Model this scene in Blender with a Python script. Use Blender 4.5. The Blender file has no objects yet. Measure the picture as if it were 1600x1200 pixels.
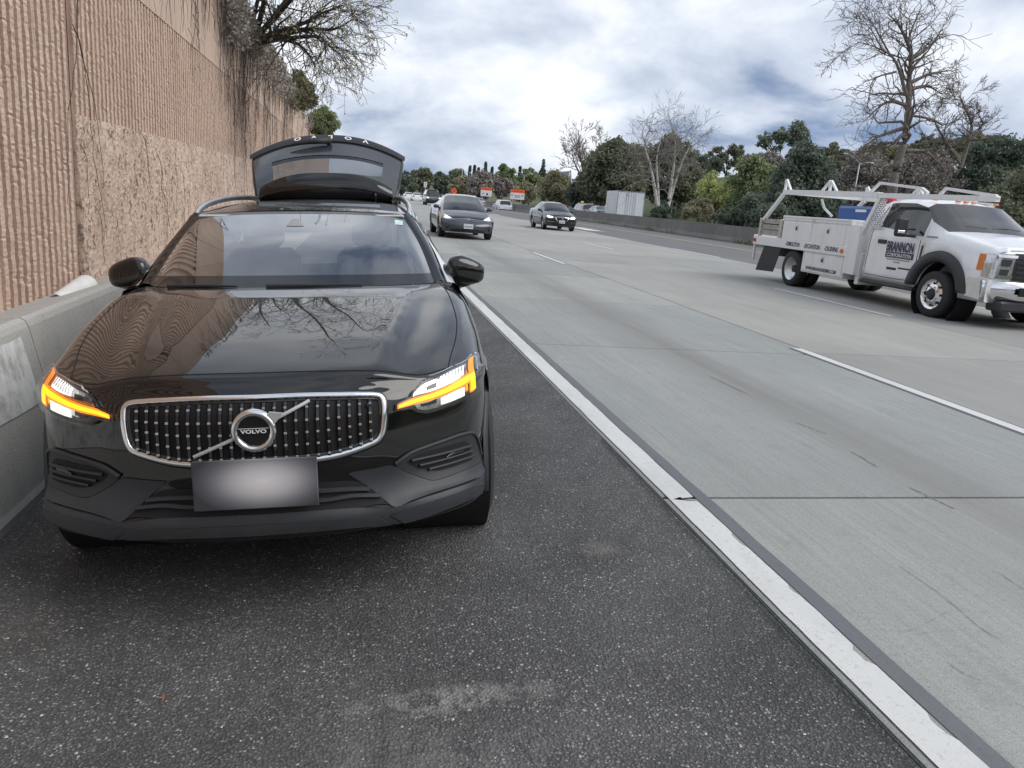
import bpy, math, random
import numpy as np
from mathutils import Vector, Matrix, noise as mnoise
from mathutils.bvhtree import BVHTree

rad = math.radians
scene = bpy.context.scene

# ------------------------------------------------------------------ camera
CAM_H = 1.381
F_PX = 1210.0
PITCH, YAW, ROLL = 0.232359, 0.208692, 0.077946
_fw = Vector((math.sin(YAW) * math.cos(PITCH), math.cos(YAW) * math.cos(PITCH), -math.sin(PITCH)))
_rt = Vector((math.cos(YAW), -math.sin(YAW), 0.0))
_dn = _fw.cross(_rt)
_c, _s = math.cos(ROLL), math.sin(ROLL)
CR = _rt * _c - _dn * _s
CD = _rt * _s + _dn * _c
CO = Vector((0, 0, CAM_H))
cam_data = bpy.data.cameras.new('camera')
cam_data.sensor_width = 36.0
cam_data.lens = 36.0 * F_PX / 1600.0
cam_data.clip_start = 0.05
cam_data.clip_end = 6000.0
cam = bpy.data.objects.new('camera', cam_data)
scene.collection.objects.link(cam)
cam.matrix_world = Matrix(((CR.x, -CD.x, -_fw.x, CO.x), (CR.y, -CD.y, -_fw.y, CO.y), (CR.z, -CD.z, -_fw.z, CO.z), (0, 0, 0, 1)))
scene.camera = cam

# ------------------------------------------------------------------ world
SUN_AZ = rad(116.0)      # clockwise from +Y (road direction)
SUN_EL = rad(43.0)
world = bpy.data.worlds.new('World')
scene.world = world
world.use_nodes = True
wn, wl = world.node_tree.nodes, world.node_tree.links
wn.clear()

def wnode(t, **kw):
    n = wn.new(t)
    for k, v in kw.items():
        setattr(n, k, v)
    return n

def wmath(op, a, b=None):
    n = wn.new('ShaderNodeMath'); n.operation = op
    for i, v in enumerate((a, b)):
        if v is None:
            continue
        if isinstance(v, (int, float)):
            n.inputs[i].default_value = v
        else:
            wl.new(v, n.inputs[i])
    return n.outputs[0]

w_out = wnode('ShaderNodeOutputWorld')
sky = wnode('ShaderNodeTexSky')
sky.sky_type = 'NISHITA'
sky.sun_disc = False
sky.sun_elevation = SUN_EL
sky.sun_rotation = SUN_AZ
bg_sky = wnode('ShaderNodeBackground')
bg_sky.inputs['Strength'].default_value = 0.10
wl.new(sky.outputs[0], bg_sky.inputs['Color'])
tc = wnode('ShaderNodeTexCoord')
sep = wnode('ShaderNodeSeparateXYZ')
wl.new(tc.outputs['Generated'], sep.inputs[0])
lift = wnode('ShaderNodeVectorMath'); lift.operation = 'ADD'; lift.inputs[1].default_value = (0, 0, 0.45)
wl.new(tc.outputs['Generated'], lift.inputs[0]); wl.new(lift.outputs[0], sky.inputs['Vector'])
zc = wmath('MAXIMUM', wmath('ADD', sep.outputs['Z'], 0.42), 0.10)
cx_ = wmath('DIVIDE', sep.outputs['X'], zc)
cy_ = wmath('DIVIDE', sep.outputs['Y'], zc)
comb = wnode('ShaderNodeCombineXYZ')
wl.new(cx_, comb.inputs[0]); wl.new(cy_, comb.inputs[1])
comb.inputs[2].default_value = 3.7

def wnoise(scale, detail, rough, dist, off):
    mp = wnode('ShaderNodeMapping')
    mp.inputs['Location'].default_value = off
    wl.new(comb.outputs[0], mp.inputs[0])
    n = wnode('ShaderNodeTexNoise')
    n.inputs['Scale'].default_value = scale
    n.inputs['Detail'].default_value = detail
    n.inputs['Roughness'].default_value = rough
    n.inputs['Distortion'].default_value = dist
    wl.new(mp.outputs[0], n.inputs['Vector'])
    return n.outputs['Fac']

def wramp(fac, stops):
    r = wnode('ShaderNodeValToRGB')
    r.color_ramp.interpolation = 'B_SPLINE'
    el = r.color_ramp.elements
    while len(el) < len(stops):
        el.new(0.5)
    for e, (p, c) in zip(el, stops):
        e.position = p
        e.color = (*c, 1)
    wl.new(fac, r.inputs[0])
    return r.outputs[0]

n_big = wnoise(1.7, 8.0, 0.52, 0.3, (12.7, 20.2, 0))
n_det = wnoise(4.6, 9.0, 0.55, 0.2, (8.0, 28.5, 2))
n_mix = wmath('ADD', wmath('MULTIPLY', n_big, 0.62), wmath('MULTIPLY', n_det, 0.38))
cloud_col = wramp(n_mix, [(0.37, (0.33, 0.385, 0.485)), (0.45, (0.435, 0.485, 0.575)), (0.515, (0.56, 0.605, 0.68)), (0.575, (0.70, 0.73, 0.78)), (0.66, (0.82, 0.835, 0.86))])
cover = wramp(n_big, [(0.36, (0.0, 0.0, 0.0)), (0.42, (1, 1, 1))])
bg_cloud = wnode('ShaderNodeBackground')
wl.new(cloud_col, bg_cloud.inputs['Color'])
bg_cloud.inputs['Strength'].default_value = 1.0
mixw = wnode('ShaderNodeMixShader')
wl.new(cover, mixw.inputs[0])
wl.new(bg_sky.outputs[0], mixw.inputs[1])
wl.new(bg_cloud.outputs[0], mixw.inputs[2])
wl.new(mixw.outputs[0], w_out.inputs['Surface'])

# ------------------------------------------------------------------ sun
sun_data = bpy.data.lights.new('sun', 'SUN')
sun_data.energy = 1.5
sun_data.angle = rad(46.0)
sun_data.color = (1.0, 0.965, 0.91)
sun = bpy.data.objects.new('sun', sun_data)
scene.collection.objects.link(sun)
_sd = Vector((math.sin(SUN_AZ) * math.cos(SUN_EL), math.cos(SUN_AZ) * math.cos(SUN_EL), math.sin(SUN_EL)))
sun.rotation_euler = _sd.to_track_quat('Z', 'Y').to_euler()
sun.location = (30, 30, 60)

# ------------------------------------------------------------------ exposure
scene.view_settings.view_transform = 'Standard'
scene.view_settings.look = 'None'
scene.view_settings.exposure = 0.56
scene.view_settings.gamma = 1.0
scene.view_settings.use_curve_mapping = False
scene.render.engine = 'CYCLES'
scene.cycles.use_denoising = True
scene.cycles.denoiser = 'OPENIMAGEDENOISE'
scene.cycles.denoising_input_passes = 'RGB_ALBEDO_NORMAL'
scene.cycles.denoising_prefilter = 'ACCURATE'
scene.cycles.max_bounces = 8
scene.cycles.transparent_max_bounces = 12
scene.cycles.caustics_reflective = False
scene.cycles.caustics_refractive = False

# ------------------------------------------------------------------ helpers
COL = scene.collection
rng = random.Random(11)

def pix_dir(px, py):
    return CR * ((px - 800.0) / F_PX) + CD * ((py - 600.0) / F_PX) + _fw

def at_y(px, py, Y):
    d = pix_dir(px, py)
    return CO + d * (Y / d.y)

def at_z(px, py, z=0.0):
    d = pix_dir(px, py)
    return CO + d * ((z - CAM_H) / d.z)

def at_x(px, py, X):
    d = pix_dir(px, py)
    return CO + d * (X / d.x)

def tag(o, label=None, cat=None, group=None, kind=None):
    if label: o['label'] = label
    if cat: o['category'] = cat
    if group: o['group'] = group
    if kind: o['kind'] = kind
    return o

def empty(name, loc=(0, 0, 0), rz=0.0, parent=None):
    o = bpy.data.objects.new(name, None)
    o.empty_display_size = 0.2
    COL.objects.link(o)
    o.location = loc
    o.rotation_euler = (0, 0, rz)
    o.parent = parent
    return o

def mesh_obj(name, verts, faces, mat=None, parent=None, smooth=False, midx=None):
    me = bpy.data.meshes.new(name)
    me.from_pydata([tuple(v) for v in verts], [], [tuple(f) for f in faces])
    if mat is not None:
        for m in (mat if isinstance(mat, (list, tuple)) else [mat]):
            me.materials.append(m)
    if midx is not None:
        me.polygons.foreach_set('material_index', midx)
    if smooth:
        me.polygons.foreach_set('use_smooth', [True] * len(me.polygons))
    me.update()
    o = bpy.data.objects.new(name, me)
    COL.objects.link(o)
    o.parent = parent
    return o

def copy_tree(o, parent=None):
    c = o.copy()
    COL.objects.link(c)
    c.parent = parent
    for ch in [x for x in bpy.data.objects if x.parent is o]:
        copy_tree(ch, c)
    return c

class MB:
    """collects simple shapes into one mesh"""
    def __init__(self):
        self.v, self.f = [], []
    def add(self, verts, faces):
        b = len(self.v)
        self.v += [tuple(p) for p in verts]
        self.f += [tuple(b + i for i in q) for q in faces]
        return self
    def box(self, c, s, rot=None, bevel=0.0):
        hx, hy, hz = s[0] / 2, s[1] / 2, s[2] / 2
        if bevel > 0:
            b = min(bevel, hx * .9, hy * .9, hz * .9)
            vs, idx = [], {}
            for sx in (-1, 1):
                for sy in (-1, 1):
                    for sz in (-1, 1):
                        for ax in range(3):
                            p = [sx * (hx - b), sy * (hy - b), sz * (hz - b)]
                            p[ax] = (sx * hx, sy * hy, sz * hz)[ax]
                            idx[(sx, sy, sz, ax)] = len(vs)
                            vs.append(p)
            fs = []
            for ax in range(3):
                o1, o2 = (ax + 1) % 3, (ax + 2) % 3
                for sg in (-1, 1):
                    q = []
                    for a, bb in ((-1, -1), (1, -1), (1, 1), (-1, 1)):
                        k = [0, 0, 0]; k[ax] = sg; k[o1] = a; k[o2] = bb
                        q.append(idx[(*k, ax)])
                    fs.append(q if sg > 0 else q[::-1])
            for ax in range(3):
                o1, o2 = (ax + 1) % 3, (ax + 2) % 3
                for a in (-1, 1):
                    for bb in (-1, 1):
                        k0 = [0, 0, 0]; k0[ax] = -1; k0[o1] = a; k0[o2] = bb
                        k1 = list(k0); k1[ax] = 1
                        q = [idx[(*k0, o1)], idx[(*k1, o1)], idx[(*k1, o2)], idx[(*k0, o2)]]
                        fs.append(q if a * bb < 0 else q[::-1])
            for sx in (-1, 1):
                for sy in (-1, 1):
                    for sz in (-1, 1):
                        q = [idx[(sx, sy, sz, 0)], idx[(sx, sy, sz, 1)], idx[(sx, sy, sz, 2)]]
                        fs.append(q if sx * sy * sz > 0 else q[::-1])
        else:
            vs = [(x, y, z) for x in (-hx, hx) for y in (-hy, hy) for z in (-hz, hz)]
            fs = [(0, 1, 3, 2), (4, 6, 7, 5), (0, 4, 5, 1), (2, 3, 7, 6), (0, 2, 6, 4), (1, 5, 7, 3)]
        if rot is not None:
            vs = [rot @ Vector(p) for p in vs]
        return self.add([(p[0] + c[0], p[1] + c[1], p[2] + c[2]) for p in vs], fs)
    def tube(self, pts, r, n=6, cap=True, squash=None):
        pts = [Vector(p) for p in pts]
        rs = r if isinstance(r, (list, tuple)) else [r] * len(pts)
        vs, fs = [], []
        up = Vector((0, 0, 1))
        for i, p in enumerate(pts):
            t = (pts[min(i + 1, len(pts) - 1)] - pts[max(i - 1, 0)])
            if t.length < 1e-9: t = Vector((0, 0, 1))
            t.normalize()
            a = t.cross(up)
            if a.length < 0.05: a = t.cross(Vector((1, 0, 0)))
            a.normalize(); b = t.cross(a)
            for k in range(n):
                th = 2 * math.pi * (k + .5) / n
                vs.append(p + a * (math.cos(th) * rs[i]) + b * (math.sin(th) * rs[i] * (squash or 1)))
        for i in range(len(pts) - 1):
            for k in range(n):
                k2 = (k + 1) % n
                fs.append((i * n + k, i * n + k2, (i + 1) * n + k2, (i + 1) * n + k))
        if cap:
            fs.append(tuple(range(n))[::-1])
            fs.append(tuple((len(pts) - 1) * n + k for k in range(n)))
        return self.add(vs, fs)
    def lathe(self, prof, n=32, axis='x', c=(0, 0, 0), closed=False):
        """prof: (axial, radius)"""
        vs, fs = [], []
        for a, r in prof:
            for k in range(n):
                th = 2 * math.pi * k / n
                u, w = r * math.cos(th), r * math.sin(th)
                p = {'x': (a, u, w), 'y': (u, a, w), 'z': (u, w, a)}[axis]
                vs.append((p[0] + c[0], p[1] + c[1], p[2] + c[2]))
        m = len(prof)
        for i in range(m - 1 + (1 if closed else 0)):
            i2 = (i + 1) % m
            for k in range(n):
                k2 = (k + 1) % n
                fs.append((i * n + k, i * n + k2, i2 * n + k2, i2 * n + k))
        return self.add(vs, fs)
    def prism(self, poly, a0, a1, axis='x'):
        """poly: 2-D outline in the other two axes (x: (y,z), y: (x,z), z: (x,y))"""
        n = len(poly)
        def P(u, w, a):
            return {'x': (a, u, w), 'y': (u, a, w), 'z': (u, w, a)}[axis]
        vs = [P(u, w, a0) for u, w in poly] + [P(u, w, a1) for u, w in poly]
        fs = [tuple(range(n))[::-1], tuple(range(n, 2 * n))]
        for k in range(n):
            k2 = (k + 1) % n
            fs.append((k, k2, n + k2, n + k))
        return self.add(vs, fs)
    def grid(self, g):
        R, Cn = len(g), len(g[0])
        return self.add([p for row in g for p in row],
                        [(i * Cn + j, i * Cn + j + 1, (i + 1) * Cn + j + 1, (i + 1) * Cn + j) for i in range(R - 1) for j in range(Cn - 1)])
    def build(self, name, mat, parent=None, smooth=False):
        return mesh_obj(name, self.v, self.f, mat, parent, smooth)

def catmull(P, n):
    """dense Catmull-Rom through the rows of P (numpy k x ...), n samples per span"""
    P = np.asarray(P, float)
    Q = np.concatenate([[2 * P[0] - P[1]], P, [2 * P[-1] - P[-2]]])
    out = []
    for i in range(1, len(Q) - 2):
        for k in range(n):
            t = k / n
            out.append(0.5 * (2 * Q[i] + (Q[i + 1] - Q[i - 1]) * t + (2 * Q[i - 1] - 5 * Q[i] + 4 * Q[i + 1] - Q[i + 2]) * t * t
                              + (3 * Q[i] - Q[i - 1] - 3 * Q[i + 1] + Q[i + 2]) * t ** 3))
    out.append(P[-1])
    return np.array(out)

def text_mesh(body, size, shear=0.0, extrude=0.0, align='CENTER', bold=0.0, sx=1.0):
    cu = bpy.data.curves.new('lettering', 'FONT')
    cu.body = body; cu.size = size; cu.shear = shear; cu.extrude = extrude
    cu.align_x = align; cu.align_y = 'CENTER'; cu.offset = bold
    cu.resolution_u = 3
    ob = bpy.data.objects.new('lettering', cu)
    me = bpy.data.meshes.new_from_object(ob)
    bpy.data.objects.remove(ob)
    vs = [(v.co.x * sx, v.co.y, v.co.z) for v in me.vertices]
    fs = [tuple(p.vertices) for p in me.polygons]
    bpy.data.meshes.remove(me)
    return vs, fs

def lettering(name, body, size, origin, xdir, ydir, mat, parent, **kw):
    """flat letters on a surface: origin, reading direction, letter-up direction (parent space)"""
    vs, fs = text_mesh(body, size, **kw)
    o, x, y = Vector(origin), Vector(xdir).normalized(), Vector(ydir).normalized()
    n = x.cross(y)
    return mesh_obj(name, [o + x * v[0] + y * v[1] + n * v[2] for v in vs], fs, mat, parent)

# ------------------------------------------------------------------ materials
class NT:
    def __init__(self, name):
        self.m = bpy.data.materials.new(name)
        self.m.use_nodes = True
        self.t = self.m.node_tree
        self.b = self.t.nodes['Principled BSDF']
        self.out = self.t.nodes['Material Output']
    def n(self, ty, **kw):
        x = self.t.nodes.new(ty)
        for k, v in kw.items():
            if k.startswith('i_'):
                x.inputs[k[2:].replace('_', ' ')].default_value = v
            else:
                setattr(x, k, v)
        return x
    def l(self, a, b):
        self.t.links.new(a, b)
    def pos(self, scale=(1, 1, 1), obj=False):
        mp = self.n('ShaderNodeMapping')
        mp.inputs['Scale'].default_value = scale
        if obj:
            self.l(self.n('ShaderNodeTexCoord').outputs['Object'], mp.inputs[0])
        else:
            self.l(self.n('ShaderNodeNewGeometry').outputs['Position'], mp.inputs[0])
        return mp.outputs[0]
    def noise(self, vec, scale, detail=4, rough=.55, dist=0.0):
        x = self.n('ShaderNodeTexNoise')
        x.inputs['Scale'].default_value = scale
        x.inputs['Detail'].default_value = detail
        x.inputs['Roughness'].default_value = rough
        x.inputs['Distortion'].default_value = dist
        self.l(vec, x.inputs['Vector'])
        return x.outputs['Fac']
    def vor(self, vec, scale, feature='F1'):
        x = self.n('ShaderNodeTexVoronoi')
        x.feature = feature
        x.inputs['Scale'].default_value = scale
        self.l(vec, x.inputs['Vector'])
        return x
    def ramp(self, fac, stops, interp='LINEAR'):
        r = self.n('ShaderNodeValToRGB')
        r.color_ramp.interpolation = interp
        el = r.color_ramp.elements
        while len(el) < len(stops): el.new(.5)
        for e, (p, c) in zip(el, stops):
            e.position = p
            e.color = (*c, 1) if not isinstance(c, (int, float)) else (c, c, c, 1)
        self.l(fac, r.inputs[0])
        return r.outputs[0]
    def mix(self, fac, a, b, mode='MIX'):
        x = self.n('ShaderNodeMix'); x.data_type = 'RGBA'; x.blend_type = mode
        for sock, v in ((x.inputs[0], fac), (x.inputs[6], a), (x.inputs[7], b)):
            if isinstance(v, (int, float)): sock.default_value = v
            elif isinstance(v, tuple): sock.default_value = (*v, 1)
            else: self.l(v, sock)
        return x.outputs[2]
    def math(self, op, a, b=None):
        x = self.n('ShaderNodeMath'); x.operation = op
        for i, v in enumerate((a, b)):
            if v is None: continue
            if isinstance(v, (int, float)): x.inputs[i].default_value = v
            else: self.l(v, x.inputs[i])
        return x.outputs[0]
    def sep(self, vec):
        x = self.n('ShaderNodeSeparateXYZ'); self.l(vec, x.inputs[0]); return x.outputs
    def color(self, c):
        if isinstance(c, tuple): self.b.inputs['Base Color'].default_value = (*c, 1)
        else: self.l(c, self.b.inputs['Base Color'])
    def rough(self, r):
        if isinstance(r, (int, float)): self.b.inputs['Roughness'].default_value = r
        else: self.l(r, self.b.inputs['Roughness'])
    def bump(self, h, dist=.01, strength=1.0):
        x = self.n('ShaderNodeBump')
        x.inputs['Distance'].default_value = dist
        x.inputs['Strength'].default_value = strength
        self.l(h, x.inputs['Height'])
        self.l(x.outputs[0], self.b.inputs['Normal'])

def simple(name, col, rough=.5, metal=0.0, var=0.12, scale=6.0, coat=0.0, spec=None, bump=0.0):
    """plain paint/plastic/metal with a little noise in colour and gloss"""
    t = NT(name)
    v = t.pos(obj=True)
    nz = t.noise(v, scale, 5, .6)
    a = tuple(max(0, c * (1 - var)) for c in col); b = tuple(min(1, c * (1 + var)) for c in col)
    t.color(t.ramp(nz, [(.3, a), (.7, b)]))
    t.rough(t.math('ADD', t.math('MULTIPLY', nz, .12), max(0, rough - .06)))
    t.b.inputs['Metallic'].default_value = metal
    t.b.inputs['Coat Weight'].default_value = coat
    t.b.inputs['Coat Roughness'].default_value = .03
    if spec is not None: t.b.inputs['Specular IOR Level'].default_value = spec
    if bump: t.bump(t.noise(v, scale * 12, 3), bump, 1)
    return t.m

def emitter(name, col, strength, base=None):
    t = NT(name)
    t.color(base or col)
    v = t.pos(obj=True)
    nz = t.noise(v, 30, 2)
    t.l(t.ramp(nz, [(.3, tuple(c * .8 for c in col)), (.7, col)]), t.b.inputs['Emission Color'])
    t.b.inputs['Emission Strength'].default_value = strength
    t.rough(.25)
    return t.m

def glassy(name, tint, rough=.02, alpha=.35, spec=1.0):
    """car glazing: mirror-like coat over a partly see-through tinted pane"""
    t = NT(name)
    tr = t.n('ShaderNodeBsdfTransparent'); tr.inputs[0].default_value = (*tint, 1)
    gl = t.n('ShaderNodeBsdfGlossy'); gl.inputs['Roughness'].default_value = rough
    gl.inputs[0].default_value = (1, 1, 1, 1)
    fr = t.n('ShaderNodeFresnel'); fr.inputs[0].default_value = 1.55
    df = t.n('ShaderNodeBsdfDiffuse')
    nz = t.noise(t.pos(obj=True), 3, 3)
    t.l(t.ramp(nz, [(.3, (.02, .022, .025)), (.7, (.03, .033, .036))]), df.inputs[0])
    m1 = t.n('ShaderNodeMixShader'); m1.inputs[0].default_value = alpha
    t.l(tr.outputs[0], m1.inputs[1]); t.l(df.outputs[0], m1.inputs[2])
    m2 = t.n('ShaderNodeMixShader')
    t.l(t.math('MINIMUM', t.math('MULTIPLY', fr.outputs[0], spec * 1.6), 1.0), m2.inputs[0])
    t.l(m1.outputs[0], m2.inputs[1]); t.l(gl.outputs[0], m2.inputs[2])
    t.l(m2.outputs[0], t.out.inputs['Surface'])
    return t.m

def concrete(name, dark, light, rough=.85, stain=.35, streak=(1, 1, 1), fine=140.0, bump=.002, obj_random=False, speck=.5):
    t = NT(name)
    p = t.pos()
    big = t.noise(p, .5, 6, .6)
    mid = t.noise(t.pos(streak), 2.2, 8, .65)
    fin = t.noise(p, fine, 3, .7)
    base = t.ramp(t.math('ADD', t.math('MULTIPLY', big, .5), t.math('MULTIPLY', mid, .5)), [(.32, dark), (.68, light)])
    base = t.mix(speck, base, t.ramp(fin, [(.3, .55), (.5, 1.0), (.72, 1.25)]), 'MULTIPLY')
    sp = t.noise(t.pos(streak), 9, 7, .75)
    base = t.mix(t.ramp(sp, [(.52, 0.0), (.75, stain)]), base, tuple(c * .45 for c in dark))
    if obj_random:
        oi = t.n('ShaderNodeObjectInfo')
        base = t.mix(1.0, base, t.ramp(oi.outputs['Random'], [(0, (.90, .91, .92)), (.5, (1, 1, .99)), (1, (1.09, 1.07, 1.04))]), 'MULTIPLY')
    t.color(base)
    t.rough(rough)
    t.bump(t.math('ADD', fin, t.math('MULTIPLY', mid, 1.5)), bump, 1)
    return t

MAT = {}
# ================================================================== setting
def rx(X, Y):
    return X + max(0.0, Y - 85.0) ** 2 / 2400.0

SH_S, SH_X0, SH_DROP = 0.0707, 1.53, 0.025
def sh_z(X):
    return -SH_DROP - SH_S * (SH_X0 - X) + .018 * min(1.0, max(0.0, (X - 1.2) / .3))

# ---- materials of the setting
t = concrete('lane_concrete', (.255, .268, .258), (.352, .362, .348), .82, .12, (1, .12, 1), 170.0, .0022, True, .75)
# rubber and oil left along the wheel paths and lane middle
_p = t.pos()
_x = t.sep(_p)[0]
_w = t.noise(t.pos((1.0, .05, 1)), 1.6, 6, .65)
_band = t.math('ABSOLUTE', t.math('SUBTRACT', t.math('FRACT', t.math('DIVIDE', t.math('SUBTRACT', _x, 1.45), 3.62)), .5))
_bm = t.ramp(_band, [(.0, .85), (.10, .45), (.2, 0.0), (.5, 0.0)])
_old = t.b.inputs['Base Color'].links[0].from_socket
_fac = t.math('MULTIPLY', _bm, t.ramp(_w, [(.34, 0.0), (.64, 1.0)]))
_lane3 = t.ramp(_x, [(0, 0.0), (1, 0.0)])
_tin = t.noise(t.pos((1.0, .02, 1)), 42.0, 3, .6)
_spk = t.noise(t.pos((1, .8, 1)), 55.0, 3, .8)
_old = t.mix(.55, _old, t.ramp(t.math('ADD', t.math('MULTIPLY', _tin, .45), t.math('MULTIPLY', _spk, .55)), [(.36, .72), (.5, 1.0), (.66, 1.2)]), 'MULTIPLY')
_pit = t.noise(t.pos((1, .7, 1)), 75.0, 4, .8)
_old = t.mix(t.ramp(_pit, [(.57, 0.0), (.66, .55)]), _old, (.12, .122, .118))
_old = t.mix(t.ramp(t.noise(t.pos((1, .6, 1)), 6.0, 8, .8), [(.54, 0.0), (.70, .38)]), _old, (.17, .172, .165))
t.color(t.mix(_fac, _old, (.19, .185, .175)))
MAT['lane'] = t.m
t = concrete('lane_concrete_worn', (.270, .268, .253), (.360, .355, .335), .84, .2, (1, .15, 1), 160.0, .0022, True, .75)
MAT['lane2'] = t.m

t = NT('shoulder_asphalt')
p = t.pos()
v1 = t.vor(p, 95.0); v2 = t.vor(p, 210.0)
stone = t.sep(v1.outputs['Color'])[0]; stone2 = t.sep(v2.outputs['Color'])[1]
big = t.noise(p, .9, 5, .6)
c1 = t.ramp(stone, [(0, (.040, .040, .041)), (.45, (.070, .070, .071)), (.74, (.118, .117, .115)), (.90, (.21, .208, .20)), (.98, (.42, .42, .40)), (1, (.58, .58, .56))])
c2 = t.ramp(stone2, [(0, (.036, .036, .037)), (.65, (.080, .080, .080)), (.92, (.19, .186, .18)), (1, (.42, .41, .39))])
edge = t.ramp(v1.outputs['Distance'], [(.25, 0.0), (.5, 1.0)])
cc = t.mix(t.ramp(t.noise(p, 160, 2), [(.45, 0.0), (.55, 1.0)]), c1, c2)
cc = t.mix(t.math('MULTIPLY', edge, .75), cc, (.028, .028, .029))
cc = t.mix(t.ramp(big, [(.35, 0.0), (.7, .35)]), cc, (.080, .077, .072))
dust = t.math('MULTIPLY', t.ramp(t.noise(p, 5.0, 8, .75), [(.56, 0.0), (.72, .55)]), t.ramp(t.noise(p, .8, 3), [(.5, 0.0), (.65, 1.0)]))
cc = t.mix(dust, cc, (.16, .155, .145))
pp = t.sep(p)
def spot(cx, cy, rx_, ry_, lo, hi):
    a = t.math('POWER', t.math('DIVIDE', t.math('SUBTRACT', pp[0], cx), rx_), 2.0); b = t.math('POWER', t.math('DIVIDE', t.math('SUBTRACT', pp[1], cy), ry_), 2.0)
    return t.ramp(t.math('SQRT', t.math('ADD', a, b)), [(lo, 1.0), (hi, 0.0)])
wear = t.noise(p, 14.0, 8, .75)
_q = at_z(700, 1085, -.09); _q2 = at_z(690, 1180, -.09); _q3 = at_z(938, 852, -.04)
cc = t.mix(t.math('MULTIPLY', spot(_q.x, _q.y, .40, .085, .3, 1.0), t.ramp(wear, [(.45, 0.0), (.56, .85)])), cc, (.20, .195, .18))
cc = t.mix(t.math('MULTIPLY', spot(_q2.x - .1, _q2.y, .75, .22, .3, 1.0), t.ramp(wear, [(.42, 0.0), (.62, .55)])), cc, (.15, .15, .145))
cc = t.mix(t.math('MULTIPLY', spot(_q3.x, _q3.y, .11, .10, .2, 1.0), t.ramp(wear, [(.40, .25), (.6, .8)])), cc, (.17, .15, .13))
cc = t.mix(1.0, cc, t.ramp(t.noise(p, 1.7, 6, .65), [(.33, .98), (.5, 1.38), (.68, 1.8)]), 'MULTIPLY')
t.color(cc)
t.rough(t.ramp(stone, [(0, .62), (1, .88)]))
hgt = t.math('ADD', t.math('MULTIPLY', t.math('SUBTRACT', 1.0, v1.outputs['Distance']), 1.0), t.math('MULTIPLY', t.math('SUBTRACT', 1.0, v2.outputs['Distance']), .4))
t.bump(hgt, .006, 1.0)
MAT['asphalt'] = t.m
MAT['hov'] = concrete('hov_asphalt', (.115, .115, .118), (.165, .163, .16), .85, .3, (1, .1, 1), 120.0, .002).m
MAT['base'] = concrete('joint_dirt', (.03, .03, .035), (.06, .06, .065), .9).m
MAT['seal'] = concrete('black_contrast_paint', (.115, .120, .132), (.155, .160, .172), .75, .2, (1, .3, 1), 160.0, .001, False, .45).m
MAT['fulldepth'] = concrete('far_road_asphalt', (.13, .13, .13), (.18, .18, .178), .85, .2, (1, .1, 1), 60, .002).m

t = NT('road_paint_white')
p = t.pos()
w1 = t.noise(p, 38, 7, .75); w2 = t.noise(p, 160, 3, .7)
col = t.mix(t.ramp(w2, [(.3, .25), (.6, 0.0)]), (.62, .625, .61), (.42, .42, .41))
col = t.mix(t.ramp(t.math('ADD', t.math('MULTIPLY', w1, .6), t.math('MULTIPLY', w2, .4)), [(.55, 0.0), (.63, .85)]), col, (.30, .305, .30))
col = t.mix(t.ramp(t.noise(t.pos((1, .25, 1)), 3.0, 7, .7), [(.48, 0.0), (.72, .5)]), col, (.36, .355, .34))
t.color(col); t.rough(.7); t.bump(w2, .0015, 1)
MAT['white'] = t.m
t = NT('road_paint_yellow')
p = t.pos((1, .3, 1))
col = t.mix(t.ramp(t.noise(p, 14, 7, .7), [(.5, 0.0), (.75, .8)]), (.66, .48, .20), (.2, .18, .15))
t.color(col); t.rough(.7)
MAT['yellow'] = t.m

# ---- ground
def terr(X, Y):
    """land right of the freeway: a bank, then a hill with a grassy flank"""
    h = 0.0
    a = (X - 44.0 + 14.0 * min(1.0, max(0.0, (Y - 55.0) / 55.0)) - max(0, Y - 85) ** 2 / 2400.0) / 34.0
    a = min(1.0, max(0.0, a)); a = a * a * (3 - 2 * a)
    ridge = 10.0 * math.exp(-((Y + 70.0) / 60.0) ** 2) + 5.6 * math.exp(-((Y - 110.0) / 80.0) ** 2) + 4.0 * math.exp(-((Y - 20.0) / 60.0) ** 2) + 3.5  # first term: unseen hill added behind the camera to darken low sky reflections
    h += a * ridge
    h += a * 2.0 * mnoise.noise(Vector((X * .02, Y * .02, 1.7)))
    return -1.0 + h

g = MB()
xs = [-900, -300, -100, -40, 0, 20, 35] + [44 + 6 * i for i in range(26)] + [230, 320, 500, 900, 1800]
ys = [-200, -60, -20] + [0 + 8 * i for i in range(38)] + [340, 420, 600, 1000, 2200]
g.grid([[(x, y, terr(x, y) if x > 0 else -1.0) for x in xs] for y in ys])
t = NT('ground_grass')
p = t.pos()
col = t.ramp(t.noise(p, .06, 6, .6), [(.35, (.055, .070, .032)), (.55, (.095, .120, .048)), (.7, (.12, .11, .065))])
col = t.mix(.6, col, t.ramp(t.noise(p, 2.5, 5, .7), [(.3, .5), (.7, 1.3)]), 'MULTIPLY')
t.color(col); t.rough(.95); t.bump(t.noise(p, 6, 5), .15, 1)
MAT['grass'] = t.m
tag(g.build('ground', MAT['grass'], None, True), kind='structure')

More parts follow.
